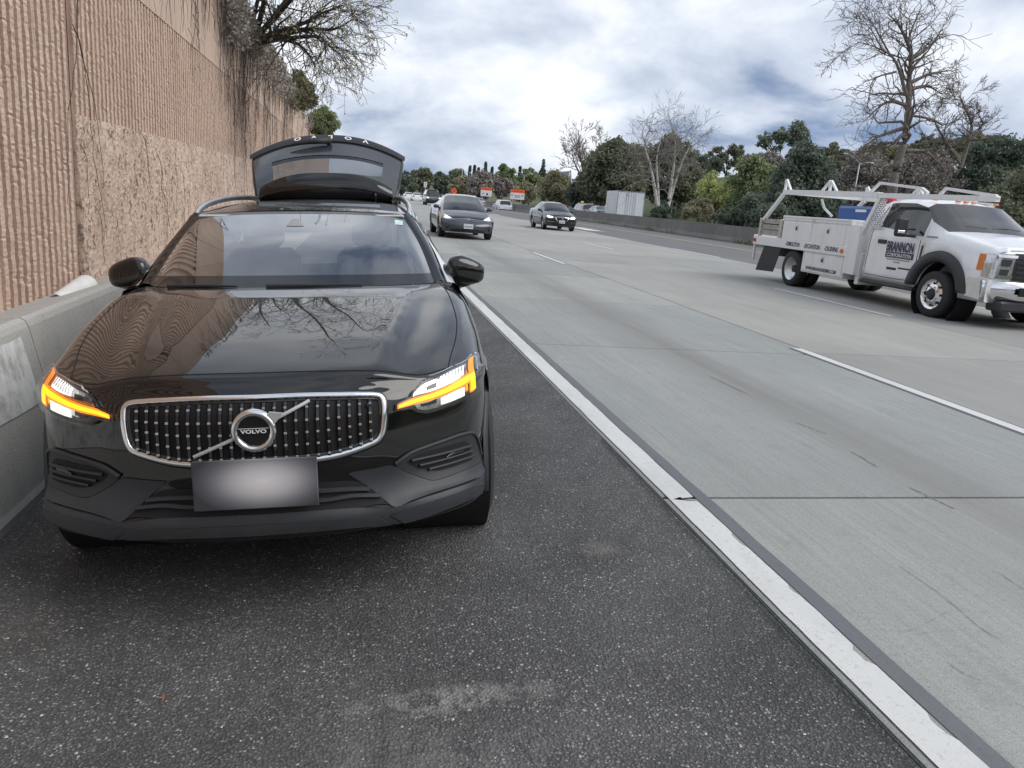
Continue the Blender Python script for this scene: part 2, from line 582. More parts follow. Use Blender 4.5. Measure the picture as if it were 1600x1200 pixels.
# ---- the road base and its concrete slabs
road = mesh_obj('road', [(1.53, -8, -.03), (12.36, -8, -.03), (12.36, 58, -.03), (1.53, 58, -.03)], [(0, 1, 2, 3)], MAT['base'])
tag(road, kind='structure')
LANES = [(1.53, 4.955), (4.972, 8.615), (8.63, 12.33)]
joints = [-8.0, -4.35, -.45, 3.40, 7.47, 11.15, 15.0, 19.0, 22.9, 26.6, 30.5, 34.4, 38.2, 42.0, 46.0, 50.0, 54.0, 58.0]
for li, (x0, x1) in enumerate(LANES):
    for k in range(len(joints) - 1):
        y0, y1 = joints[k] + .012, joints[k + 1] - .012
        sk = .13 * li
        c = .012
        vs = []
        N = 6
        top = []
        for a, b in ((x0 + c, y0 + sk + c), (x1 - c, y0 + sk + c), (x1 - c, y1 + sk - c), (x0 + c, y1 + sk - c)):
            top.append((a, b, 0.0))
        mid = [(x0, y0 + sk, -.004), (x1, y0 + sk, -.004), (x1, y1 + sk, -.004), (x0, y1 + sk, -.004)]
        low = [(a, b, -.028) for a, b, _ in mid]
        vs = top + mid + low
        fs = [(0, 1, 2, 3)]
        for q in range(4):
            r = (q + 1) % 4
            fs += [(4 + q, 4 + r, r, q), (8 + q, 8 + r, 4 + r, 4 + q)]
        mesh_obj('concrete_slab', vs, fs, MAT['lane'] if li < 1 else MAT['lane2'], road)

def strip(name, x0, x1, z, y0, y1, mat, parent=None, step=6.0):
    n = max(1, int((y1 - y0) / step))
    Y = [y0 + (y1 - y0) * i / n for i in range(n + 1)]
    return MB().grid([[(rx(x0, y), y, z), (rx(x1, y), y, z)] for y in Y]).build(name, mat, parent)

strip('far_concrete_lanes', 1.53, 12.33, 0.0, 58.15, 420, MAT['lane2'], road)
strip('carpool_lane_asphalt', 12.335, 17.9, -.004, -8, 420, MAT['hov'], road)
strip('median_shoulder_asphalt', 17.9, 23.0, -.008, -8, 420, MAT['hov'], road)
tag(strip('opposite_road', 23.0, 44.0, -.10, -8, 420, MAT['fulldepth']), kind='structure')
# ---- paint
def ragged_strip(name, x0, x1, z, y0, y1, mat, parent, amp_l, amp_r, seed, step=.05, chips=()):
    rr = random.Random(seed)
    rows = []
    n = int((y1 - y0) / step)
    for i in range(n + 1):
        y = y0 + (y1 - y0) * i / n
        a = mnoise.fractal(Vector((seed, y * 2.3, 0)), .6, 2.2, 5) * amp_l
        b = mnoise.fractal(Vector((seed + 9, y * 2.3, 0)), .6, 2.2, 5) * amp_r
        for cy, cw, cd in chips:
            if abs(y - cy) < cw: b -= cd
        rows.append([(rx(x0 + a, y), y, z), (rx((x0 + x1) / 2, y), y, z), (rx(x1 + b, y), y, z)])
    return MB().grid(rows).build(name, mat, parent)

ragged_strip('contrast_stripe', 1.700, 1.772, .003, -6, 60, MAT['seal'], road, .002, .004, 3, .1)
ragged_strip('edge_line', 1.552, 1.690, .006, -6, 60, MAT['white'], road, .003, .007, 5, .03, ((2.02, .05, .02), (2.9, .06, .012), (2.45, .04, .012), (1.66, .05, .014), (3.36, .012, .12)))
strip('edge_line_far', 1.56, 1.69, .006, 60, 400, MAT['white'], road)
def dash(xc, y0, y1, w=.115, contrast=True):
    if contrast:
        o = ragged_strip('lane_dash_contrast', xc - w / 2 - .035, xc + w / 2 + .03, .003, y0, y1 + .02, MAT['seal'], road, .003, .003, 2 + y0, .15)
    return ragged_strip('lane_dash', xc - w / 2, xc + w / 2, .006, y0, y1, MAT['white'], road, .003, .003, 7 + y0, .15)
P_ = 14.55
for k in range(-1, 12):
    dash(4.89, 4.15 + P_ * k - .0, 7.80 + P_ * k, .12) if k != 1 else dash(4.86, 18.0, 21.5, .12)
for k in range(-1, 12):
    dash(8.62, 11.15 + P_ * k, 14.9 + P_ * k, .12, False)
for k in range(-1, 12):
    dash(12.31, 25.2 + P_ * (k - 1), 29.4 + P_ * (k - 1), .14, False)
strip('yellow_edge_line', 16.98, 17.13, .004, -8, 300, MAT['yellow'], road)
# faded white marks in the carpool lane
ragged_strip('worn_lane_symbol', 13.2, 14.3, .003, 44.5, 49.5, MAT['white'], road, .3, .3, 21, .2)

# tar crack and thin cracks in the near lane
MAT['scuff'] = simple('rubber_scuff', (.13, .13, .13), .8)
def crack(pts, w, seed, name='road_crack', mat=None):
    rr = random.Random(seed)
    L, Rr = [], []
    P = catmull(np.array([(a, b, 0) for a, b in pts]), 8)
    for i, q in enumerate(P):
        j = (rr.random() - .5) * w * .9
        ww = w * (.4 + rr.random())
        L.append((q[0] + j - ww / 2, q[1] + (rr.random() - .5) * w, .0035)); Rr.append((q[0] + j + ww / 2, q[1], .0035))
    return MB().grid([L, Rr]).build(name, mat or MAT['scuff'], road)

for i, (px0, px1) in enumerate([(((1245, 661), (1290, 678)), 0), (((1420, 762), (1490, 795)), 0), (((1330, 706), (1372, 731)), 0), (((1052, 551), (1080, 560)), 0), (((1108, 588), (1168, 616)), 0)]):
    a, b = at_z(*px0[0]), at_z(*px0[1])
    crack([(a.x, a.y), ((a.x * 2 + b.x) / 3 + .004, (a.y * 2 + b.y) / 3), ((a.x + 2 * b.x) / 3, (a.y + 2 * b.y) / 3), (b.x, b.y)], .007, 40 + i, 'tyre_scuff', MAT['scuff'])
for i, pl in enumerate([[(1405, 885), (1470, 930), (1530, 980), (1568, 1004)], [(1380, 985), (1425, 985), (1490, 955), (1560, 960)], [(1440, 990), (1500, 985), (1560, 990)],
                        [(1480, 1035), (1500, 1050), (1535, 1065)], [(1560, 895), (1600, 922)], [(1345, 1035), (1375, 1025)]]):
    q = [at_z(*c) for c in pl]
    crack([(v.x, v.y) for v in q], .0026, 60 + i)

# ---- shoulder
rows = []
for i in range(60):
    y = -6 + i * 2.2
    rows.append([(rx(x, y), y, sh_z(x) + .006 * mnoise.noise(Vector((x * .8, y * .5, 3)))) for x in (-2.2, -1.6, -1.2, -.6, 0, .5, 1.0, 1.3, 1.46, 1.527)])
sh = MB().grid(rows).build('shoulder', MAT['asphalt'], None, True)
tag(sh, kind='structure')
# loose chips and grit on the shoulder
rs = np.random.RandomState(5)
gv, gf = [], []
for i in range(2600):
    y = 1.0 + 7.0 * rs.rand() ** 1.6
    x = -1.5 + 3.0 * rs.rand()
    if rs.rand() < .25: x = -1.5 + .35 * rs.rand() ** 2
    r = .0022 + .0045 * rs.rand() ** 3
    z = sh_z(x) + r * .3
    a = rs.rand() * 6.28
    b = len(gv)
    for k in range(4):
        th = a + k * 1.57
        rr_ = r * (.7 + .6 * rs.rand())
        gv.append((x + math.cos(th) * rr_, y + math.sin(th) * rr_, z))
    gv.append((x, y, z + r * .8)); 
    gf += [(b, b + 1, b + 4), (b + 1, b + 2, b + 4), (b + 2, b + 3, b + 4), (b + 3, b, b + 4)]
t = NT('grit_stone')
p = t.pos()
t.color(t.ramp(t.sep(t.vor(p, 60.0).outputs['Color'])[0], [(0, (.06, .06, .06)), (.5, (.22, .22, .21)), (1, (.55, .54, .5))])); t.rough(.8)
o = mesh_obj('loose_grit', gv, gf, t.m)
tag(o, 'loose pale grit scattered over the dark asphalt shoulder', 'grit', kind='stuff')
MAT['leaf_dead'] = simple('dead_leaf_brown', (.16, .095, .055), .7, var=.4, scale=30)
for i, (px, py) in enumerate([(30, 803), (257, 1095)]):
    d = pix_dir(px, py); tt = (sh_z(-1.2) - CAM_H) / d.z
    for _ in range(3):
        q = CO + d * tt; tt = (sh_z(q.x) - CAM_H) / d.z
    q = CO + d * tt
    a = i * 1.3 + .4
    m = MB()
    m.grid([[Vector((q.x, q.y, sh_z(q.x) + .006)) + Vector((math.cos(a) * u - math.sin(a) * w * (1 - u * u * 900), math.sin(a) * u + math.cos(a) * w * (1 - u * u * 900), .008 * abs(w) / .012 + .003)) for w in (-.007, 0, .007)] for u in (-.02, -.01, 0, .01, .02)])
    tag(m.build('dead_leaf', MAT['leaf_dead']), ['curled tan leaf lying at the foot of the concrete barrier', 'small brown leaf lying on the asphalt in front of the black car'][i], 'leaf')
# green wire along the slab edge
pts = []
for i in range(90):
    y = -1 + i * .06
    pts.append((1.508 + .006 * mnoise.noise(Vector((y * 3, 0, 1))), y, sh_z(1.5) + .012))
MAT['wire'] = simple('green_wire', (.03, .06, .05), .6)
MB().tube(pts, .0035, 5).build('edge_wire', MAT['wire'], sh)

# ---- concrete barrier under the wall
t = concrete('barrier_concrete', (.37, .36, .335), (.48, .468, .44), .88, .25, (1, 1, .35), 90.0, .003, False, .5)
MAT['barrier'] = t.m
prof = [(-1.50, -.30), (-1.50, -.20), (-1.515, -.17), (-1.675, .545), (-1.69, .575), (-1.715, .59), (-1.90, .555), (-2.02, .53), (-2.02, -.3)]
br = empty('concrete_barrier', (-1.7, 4, -.26))
tag(br, 'grey concrete safety barrier along the foot of the ribbed wall', 'barrier')
jy = [-6.0, 4.42, 10.5, 16.6, 22.7, 28.8, 35.0, 60.0]
for k in range(len(jy) - 1):
    y0, y1 = jy[k] + .006, jy[k + 1] - .006
    n = max(2, int((y1 - y0) / .5))
    m = MB()
    G = []
    for i in range(n + 1):
        y = y0 + (y1 - y0) * i / n
        G.append([(x + .004 * mnoise.noise(Vector((x * 3, y * 1.5, z * 3))) + 1.7, y - 4, z + .26 + .003 * mnoise.noise(Vector((y, z, 2)))) for x, z in prof])
    m.grid(G)
    m.add(G[0], [tuple(range(len(prof)))[::-1]]); m.add(G[-1], [tuple(range(len(prof)))])
    m.build('barrier_segment', MAT['barrier'], br, False)
# repainted patch on the barrier face
t = NT('weathered_white_paint')
p = t.pos()
a = t.noise(p, 7, 8, .75); b = t.noise(t.pos((1, 1, .4)), 22, 6, .7)
t.color(t.ramp(t.math('ADD', t.math('MULTIPLY', a, .5), t.math('MULTIPLY', b, .5)), [(.40, (.70, .70, .69)), (.50, (.60, .60, .585)), (.58, (.42, .415, .40)), (.7, (.26, .255, .24))]))
t.rough(.85); t.bump(b, .003, 1)
MAT['patch'] = t.m
def bf(y, f):   # point on the sloping barrier face, f from toe to top
    return (-1.515 + (-1.675 + 1.515) * f + .006, y, -.17 + (.545 + .17) * f)
G = []
for i in range(24):
    y = 1.0 + 3.29 * i / 23
    lo = .52 + .03 * mnoise.noise(Vector((y * 2, 4, 0))) - .05 * (y - 3.4)
    G.append([bf(y, lo), bf(y, .7), bf(y, .965 + .02 * mnoise.noise(Vector((y * 3, 7, 0))))])
o = MB().grid([[(x + 1.7, y - 4, z + .26) for x, y, z in r] for r in G]).build('white_paint_patch', MAT['patch'], br)

# ---- white curled sheet lying on the barrier
m = MB()
A, B = at_x(92, 466, -1.86), at_x(139, 443, -1.86)
rows = []
for i in range(9):
    f = i / 8
    c = A.lerp(B, f)
    rr_ = .035 + .035 * f
    rows.append([(c.x - .02 + rr_ * 1.1 * math.cos(th), c.y, c.z - .01 + rr_ * math.sin(th)) for th in np.linspace(-.35, 2.6, 10)])
m.grid(rows)
m.grid([[(x - .004 * 1, y, z - .004) for x, y, z in r] for r in rows[::-1]])
MAT['paper'] = simple('white_sheet', (.74, .73, .71), .6, var=.08, scale=20)
o = m.build('curled_sheet', MAT['paper'], None, True)
tag(o, 'curled white plastic sheet wedged between concrete barrier and ribbed wall', 'plastic sheet')

# ---- retaining wall: smooth body, fractured ribs, rough field below them
t = NT('salmon_wall_concrete')
p = t.pos()
st = t.noise(t.pos((1, 3.0, .18)), 2.2, 8, .68)
mid = t.noise(p, 1.3, 7, .65); fin = t.noise(p, 75, 4, .75)
col = t.ramp(t.math('ADD', t.math('MULTIPLY', mid, .5), t.math('MULTIPLY', st, .5)), [(.33, (.48, .345, .265)), (.5, (.61, .455, .36)), (.68, (.70, .535, .43))])
col = t.mix(.55, col, t.ramp(fin, [(.3, .62), (.52, 1.0), (.72, 1.22)]), 'MULTIPLY')
col = t.mix(t.ramp(st, [(.58, 0.0), (.76, .6)]), col, (.17, .11, .085))
t.color(col); t.rough(.92); t.bump(fin, .006, 1)
MAT['wall'] = t.m
t = NT('salmon_rough_concrete')
p = t.pos()
col = t.ramp(t.math('ADD', t.math('MULTIPLY', t.noise(p, 1.1, 6, .65), .6), t.math('MULTIPLY', t.noise(p, 30, 4, .7), .4)), [(.34, (.46, .335, .26)), (.5, (.60, .455, .365)), (.66, (.70, .55, .45))])
pit = t.noise(t.pos((1, 2.2, .7)), 12, 5, .78)
col = t.mix(t.ramp(pit, [(.53, 0.0), (.60, .85)]), col, (.13, .085, .07))
col = t.mix(t.ramp(t.noise(t.pos((1, 2.5, .2)), 2.6, 7, .7), [(.55, 0.0), (.75, .55)]), col, (.20, .14, .115))
t.color(col); t.rough(.92); t.bump(t.noise(p, 45, 5, .75), .012, 1)
MAT['rough'] = t.m
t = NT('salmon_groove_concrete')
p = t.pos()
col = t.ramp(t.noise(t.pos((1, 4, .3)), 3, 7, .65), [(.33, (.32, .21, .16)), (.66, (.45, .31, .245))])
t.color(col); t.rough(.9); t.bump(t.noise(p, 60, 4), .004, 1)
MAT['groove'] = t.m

WX = -1.995
wall = empty('retaining_wall', (WX, 6, -.3))
tag(wall, 'tall salmon retaining wall with fractured vertical ribs beside the shoulder', 'wall')
def wl_(v):       # world -> wall local
    return [(a - WX, b - 6, c + .3) for a, b, c in v]
Z_TOP, Z_RIB, Z_FLD = 3.97, 2.86, 1.735
def ztop(y):
    return Z_TOP if y < 24 else Z_TOP - .012 * (y - 24)
wpan = [-44.0, -30.0, -16.0, -8.0, 6.24, 13.6, 21.0, 28.4, 36.0, 44.0, 56.0]
for k in range(len(wpan) - 1):
    y0, y1 = wpan[k] + .008, wpan[k + 1] - .008
    m = MB()
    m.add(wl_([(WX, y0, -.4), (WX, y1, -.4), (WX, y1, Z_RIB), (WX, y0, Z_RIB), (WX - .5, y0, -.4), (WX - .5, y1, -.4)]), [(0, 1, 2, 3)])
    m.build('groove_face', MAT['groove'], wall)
    m = MB()
    xb = WX + .028
    n = 8
    ys_ = [y0 + (y1 - y0) * i / n for i in range(n + 1)]
    m.grid([wl_([(WX - .002, y, Z_RIB), (xb, y, Z_RIB + .006), (xb, y, ztop(y) - .03), (xb - .02, y, ztop(y)), (WX - .4, y, ztop(y)), (WX - .4, y, -.4)]) for y in ys_])
    m.add(wl_([(xb, y0, Z_RIB), (xb, y0, ztop(y0)), (WX - .4, y0, ztop(y0)), (WX - .4, y0, Z_RIB)]), [(0, 1, 2, 3)])
    m.build('smooth_coping_panel', MAT['wall'], wall)

def rib_mesh(z0, z1, seed, step, w=.062, d=.027):
    rr = random.Random(seed)
    n = int((z1 - z0) / step)
    G = []
    for i in range(n + 1):
        z = z0 + (z1 - z0) * i / n
        j = .0032
        q = rr.random()
        dd = d * (1.0 + .16 * mnoise.noise(Vector((seed * 3.1, z * 22, 0)))) + .0035 * mnoise.noise(Vector((seed * 7.7, z * 70, 3))) - (.006 if q < .04 else 0)
        G.append([(-.004, -w / 2 - .003, z), (dd * .88 + (rr.random() - .5) * j, -w / 2 + .004 + (rr.random() - .5) * j * 1.2, z + (rr.random() - .5) * j),
                  (dd + (rr.random() - .5) * j, (rr.random() - .5) * .02, z + (rr.random() - .5) * j * 2), (dd * .88 + (rr.random() - .5) * j, w / 2 - .004 + (rr.random() - .5) * j * 1.2, z + (rr.random() - .5) * j), (-.004, w / 2 + .003, z)])
    return G
def mk(G, name):
    m = MB().grid(G)
    mi = [(1 if k_ % 4 in (0, 3) else 0) for k_ in range(len(m.f))]
    me = bpy.data.meshes.new(name)
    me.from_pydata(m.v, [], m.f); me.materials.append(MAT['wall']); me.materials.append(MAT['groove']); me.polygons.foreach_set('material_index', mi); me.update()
    return me
long_ribs = [mk(rib_mesh(.50, Z_RIB, 100 + i, .014), 'rib') for i in range(7)]
short_ribs = [mk(rib_mesh(Z_FLD - .01, Z_RIB, 200 + i, .016), 'rib') for i in range(9)]
PITCH_RIB = .1035
y = 3.2
k = 0
while y < 26.0:
    near = y < 6.2
    if abs(y - 6.24) > .04:
        o = bpy.data.objects.new('rib', (long_ribs if near else short_ribs)[k * 5 % (7 if near else 9)])
        COL.objects.link(o); o.parent = wall
        o.location = (0, y - 6, .3)
    y += PITCH_RIB; k += 1
m = MB()
while y < 55:
    G = rib_mesh(Z_FLD - .01, Z_RIB - .0, 300 + k, .09)
    m.grid([[(a, b + y - 6, c + .3) for a, b, c in r] for r in G]); y += PITCH_RIB; k += 1
y = 3.2 - PITCH_RIB
while y > -7.5:
    G = rib_mesh(.45, Z_RIB, 700 + k, .15)
    m.grid([[(a, b + y - 6, c + .3) for a, b, c in r] for r in G]); y -= PITCH_RIB; k += 1
tag(m.build('far_ribs', MAT['wall'], wall), kind='stuff')
# rough bush-hammered field
def rough_field(y0, y1, sy, sz):
    ny, nz = int((y1 - y0) / sy), int((Z_FLD - .40) / sz)
    G = []
    for i in range(ny + 1):
        y = y0 + (y1 - y0) * i / ny
        col_ = []
        for j in range(nz + 1):
            z = .40 + (Z_FLD - .40) * j / nz
            a = mnoise.noise(Vector((y * 26, z * 9, 5)))
            b = mnoise.noise(Vector((y * 60, z * 28, 9)))
            c = mnoise.noise(Vector((y * 4, z * 3, 2)))
            h = .032 + .018 * a + .014 * b + .006 * c
            if a + b > .62: h -= .016
            col_.append((max(.002, h), y - 6, z + .3))
        G.append(col_)
    m = MB().grid(G)
    m.grid([[(-.01, G[i][-1][1], G[i][-1][2]) for i in range(ny + 1)], [G[i][-1] for i in range(ny + 1)]])
    m.grid([[(-.01, G[0][j][1], G[0][j][2]) for j in range(nz + 1)], G[0]])
    return m
rough_field(6.25, 12.0, .014, .016).build('rough_panel', MAT['rough'], wall)
rough_field(12.0, 28.0, .03, .03).build('rough_panel', MAT['rough'], wall)
rough_field(28.0, 56.0, .09, .08).build('rough_panel', MAT['rough'], wall)

# the land held up by the wall
g = MB()
g.grid([[(x, y, ztop(y) - .06 + max(0, -x - 2.4) * .12 + .25 * mnoise.noise(Vector((x * .3, y * .3, 8)))) if x < -2.4 else (x, y, ztop(y) - .05) for x in (-80, -40, -20, -10, -6, -4, -3, -2.3)] for y in range(-44, 57, 4)])
g.add([(-80, 56, -1), (-2.3, 56, -1), (-2.3, 56, 3.6), (-80, 56, 13)], [(0, 1, 2, 3)])
t = NT('dry_hillside')
p = t.pos()
t.color(t.ramp(t.noise(p, 1.2, 7, .7), [(.35, (.05, .045, .03)), (.55, (.09, .10, .04)), (.7, (.14, .11, .07))])); t.rough(.95)
tag(g.build('hillside', t.m, None, True), kind='structure')

# ---- median barrier
t = concrete('median_concrete', (.135, .13, .12), (.235, .225, .205), .9, .55, (1, 1, .25), 30, .004)
MAT['median'] = t.m
mb = empty('median_barrier', (21.2, 50, 0))
tag(mb, 'long dark stained concrete median barrier beyond the yellow line', 'barrier')
mp = [(21.0, -.05), (21.0, .07), (21.16, .28), (21.24, .92), (21.42, .92), (21.50, .28), (21.66, .07), (21.66, -.12)]
seg = list(range(6, 100, 6)) + [110, 125, 140, 160, 180, 210, 250, 300]
for k in range(len(seg) - 1):
    a, b = seg[k] + .01, seg[k + 1] - .01
    n = 3
    m = MB()
    G = [[(rx(x, y) - 21.2, y - 50, z) for x, z in mp] for y in [a + (b - a) * i / n for i in range(n + 1)]]
    m.grid(G); m.add(G[0], [tuple(range(len(mp)))[::-1]])
    m.build('barrier_segment', MAT['median'], mb)
# ================================================================== the black estate car on the shoulder
def car_paint(name, col, rough=.28, flake=.0, metal=0.0, coat=1.0):
    t = NT(name)
    v = t.pos(obj=True)
    nz = t.noise(v, 2.0, 4, .6)
    t.color(t.ramp(nz, [(.3, tuple(c * .9 for c in col)), (.7, tuple(min(1, c * 1.1) for c in col))]))
    dust = t.noise(v, 9.0, 7, .7)
    t.rough(rough)
    t.b.inputs['Metallic'].default_value = metal
    t.b.inputs['Coat Weight'].default_value = coat
    t.l(t.ramp(dust, [(.45, .004), (.8, .03)]), t.b.inputs['Coat Roughness'])
    t.b.inputs['Specular IOR Level'].default_value = .04
    t.b.inputs['Coat IOR'].default_value = 1.62
    return t.m

MAT['black_paint'] = car_paint('black_car_paint', (.0035, .0032, .0036), .3, coat=1.0)
MAT['gloss_black'] = simple('gloss_black_trim', (.010, .010, .011), .08, var=.1, coat=.6)
MAT['matte_black'] = simple('matte_black_plastic', (.022, .023, .026), .55, var=.2, scale=14)
MAT['clad'] = simple('grey_cladding_plastic', (.026, .028, .034), .50, var=.12, scale=18, bump=.0006)
MAT['void'] = simple('dark_recess', (.006, .006, .007), .8)
MAT['chrome'] = simple('satin_chrome', (.78, .78, .79), .13, 1.0, var=.05)
MAT['alu'] = simple('brushed_aluminium', (.62, .62, .63), .3, 1.0, var=.06)
MAT['tyre'] = simple('tyre_rubber', (.022, .022, .023), .75, var=.25, scale=20)
MAT['glass'] = glassy('windscreen_glass', (.34, .39, .38), .008, .10, 2.2)
MAT['glass_dark'] = glassy('privacy_glass', (.16, .17, .18), .015, .35, 1.0)
MAT['rear_glass'] = glassy('rear_window_glass', (.36, .38, .39), .02, .15, .9)
MAT['amber'] = emitter('amber_led', (1.0, .52, .012), 1.45, (.8, .4, .02))
MAT['amber_soft'] = emitter('amber_led_glow', (1.0, .24, .015), .80, (.8, .3, .03))
MAT['lamp_white'] = emitter('white_led', (1.0, .98, .92), .85, (.8, .8, .8))
MAT['reflector'] = simple('lamp_reflector', (.72, .74, .74), .16, .9, var=.2, scale=60)
MAT['lamp_dark'] = simple('lamp_housing', (.05, .05, .052), .3)
MAT['pin'] = simple('bright_satin', (.50, .50, .51), .35, .3)
MAT['interior'] = simple('charcoal_interior', (.018, .019, .021), .7, var=.2)
MAT['headliner'] = simple('pale_headliner', (.50, .51, .48), .85, var=.05)
MAT['letter'] = simple('silver_lettering', (.82, .82, .82), .3, .1, var=.03)

volvo = empty('estate_car')
tag(volvo, 'black estate car with raised tailgate and amber hazard lights on the shoulder', 'car')
_cs = (-0.2808, 2.637, -0.1472, -0.0381, -0.0707, -0.0193)
def _rm(ax, a):
    return Matrix.Rotation(a, 4, ax)
_ro = Matrix(((math.cos(_cs[4]), 0, math.sin(_cs[4]), 0), (0, 1, 0, 0), (-math.sin(_cs[4]), 0, math.cos(_cs[4]), 0), (0, 0, 0, 1)))
volvo.matrix_world = Matrix.Translation(_cs[:3]) @ _rm('Z', _cs[3]) @ _rm('X', _cs[5]) @ _ro
V_INV = volvo.matrix_world.inverted()
VO = V_INV @ CO

def vdir(px, py):
    return (V_INV.to_3x3() @ pix_dir(px, py)).normalized()

XS = np.array([0, .14, .28, .40, .50, .60, .69, .76, .81, .845, .865])
MID = np.array([0, .008, .035, .075, .115, .175, .235, .295, .37, .45, .52])
LIP = np.array([-.02, -.015, .0, .03, .058, .10, .155, .215, .29, .385, .50])
rows = []
def rowz(z, y, x=XS):
    rows.append(np.stack([x, y, np.full(11, z)], 1))
rowz(.285, LIP + .08); rowz(.30, LIP + .01); rowz(.335, LIP); rowz(.375, LIP + .004)
rowz(.405, LIP * .5 + MID * .5 + .004); rowz(.47, MID); rowz(.54, MID - .002); rowz(.61, MID + .002)
rowz(.67, MID + .008); rowz(.73, MID + .018)
rowz(.775, MID + np.array([.045, .045, .043, .038, .034, .03, .028, .026, .022, .018, .015]))
rowz(.80, MID + np.array([.07, .07, .066, .06, .052, .048, .046, .05, .045, .03, .02]))
def rowp(pts):
    rows.append(np.array(pts, float))
rowp([(0, .105, .835), (.14, .11, .835), (.28, .125, .832), (.40, .15, .825), (.50, .18, .816), (.592, .225, .807), (.69, .315, .81), (.76, .41, .818), (.81, .475, .82), (.848, .53, .805), (.872, .57, .775)])
rowp([(0, .15, .868), (.14, .153, .868), (.28, .16, .866), (.40, .172, .86), (.48, .195, .847), (.583, .24, .825), (.695, .355, .826), (.765, .44, .832), (.815, .515, .832), (.85, .57, .815), (.875, .62, .785)])
rowp([(0, .30, .908), (.14, .30, .908), (.28, .30, .905), (.41, .31, .897), (.51, .33, .884), (.61, .37, .868), (.715, .46, .856), (.775, .52, .853), (.82, .57, .845), (.853, .62, .825), (.88, .66, .785)])
rowp([(0, .50, .951), (.14, .50, .950), (.29, .50, .946), (.43, .50, .938), (.55, .52, .925), (.66, .56, .91), (.748, .62, .897), (.795, .65, .885), (.835, .68, .865), (.863, .71, .835), (.886, .73, .788)])
rowp([(0, .75, .994), (.15, .75, .993), (.30, .75, .989), (.45, .75, .980), (.57, .76, .969), (.68, .78, .957), (.770, .82, .943), (.812, .83, .928), (.848, .84, .90), (.873, .85, .86), (.892, .86, .79)])
rowp([(0, 1.0, 1.029), (.15, 1.0, 1.028), (.30, 1.0, 1.025), (.46, 1.0, 1.018), (.58, 1.01, 1.010), (.69, 1.02, 1.001), (.770, 1.04, .990), (.814, 1.04, .975), (.852, 1.04, .94), (.88, 1.04, .885), (.896, 1.04, .79)])
rowp([(0, 1.17, 1.050), (.15, 1.17, 1.050), (.30, 1.175, 1.048), (.46, 1.18, 1.044), (.58, 1.20, 1.040), (.68, 1.21, 1.036), (.758, 1.24, 1.032), (.805, 1.25, 1.018), (.848, 1.25, .98), (.88, 1.25, .91), (.898, 1.25, .79)])
rowp([(0, 1.26, 1.060), (.15, 1.263, 1.060), (.30, 1.275, 1.059), (.45, 1.30, 1.058), (.57, 1.34, 1.057), (.66, 1.39, 1.055), (.735, 1.43, 1.052), (.79, 1.45, 1.036), (.842, 1.46, 1.0), (.878, 1.46, .93), (.90, 1.46, .79)])
Rw = np.array(rows)
full = np.concatenate([Rw[:, :0:-1] * np.array([-1, 1, 1]), Rw], 1)       # mirror, columns -10..10
dense = catmull(full, 8)
dense = np.swapaxes(catmull(np.swapaxes(dense, 0, 1), 8), 0, 1)
# hood creases running from the grille corners to the windscreen pillars
yy, xx = dense[..., 1], np.abs(dense[..., 0])
xr_ = .43 + .17 * np.clip((yy - .2) / 1.1, 0, 1)
amp = np.clip((yy - .17) / .25, 0, 1) * np.clip((1.3 - yy) / .25, 0, 1) * (dense[..., 2] > .84)
dense[..., 2] += amp * (.011 * np.exp(-((xx - xr_) / .05) ** 2) + .004 * (xx < xr_)) - amp * .006 * np.exp(-((xx - xr_ - .09) / .05) ** 2)
NR, NC = dense.shape[:2]
hood_row = 8 * 13
def grid_obj(name, G, mat, parent, smooth=True):
    return MB().grid([[tuple(p) for p in r] for r in G]).build(name, mat, parent, smooth)
grid_obj('front_bumper', dense[:hood_row + 1], MAT['black_paint'], volvo)
gc = 8 * 4   # column index of the hood shut line on each side
grid_obj('hood', dense[hood_row:, gc:NC - gc], MAT['black_paint'], volvo)
for side in (0, 1):
    sl = slice(0, gc + 1) if side == 0 else slice(NC - gc - 1, NC)
    grid_obj('front_fender', dense[hood_row:, sl], MAT['black_paint'], volvo)

_v = [Vector(p) for p in dense.reshape(-1, 3)]
_f = [(i * NC + j, i * NC + j + 1, (i + 1) * NC + j + 1, (i + 1) * NC + j) for i in range(NR - 1) for j in range(NC - 1)]
BV = BVHTree.FromPolygons(_v, _f)
def hit(px, py, bvh=None):
    loc, nrm, _, _ = (bvh or BV).ray_cast(VO, vdir(px, py))
    if loc is None:
        loc, nrm, _, _ = (bvh or BV).find_nearest(VO + vdir(px, py) * 3.1)
    if nrm.dot(loc - VO) > 0: nrm = -nrm
    return loc, nrm

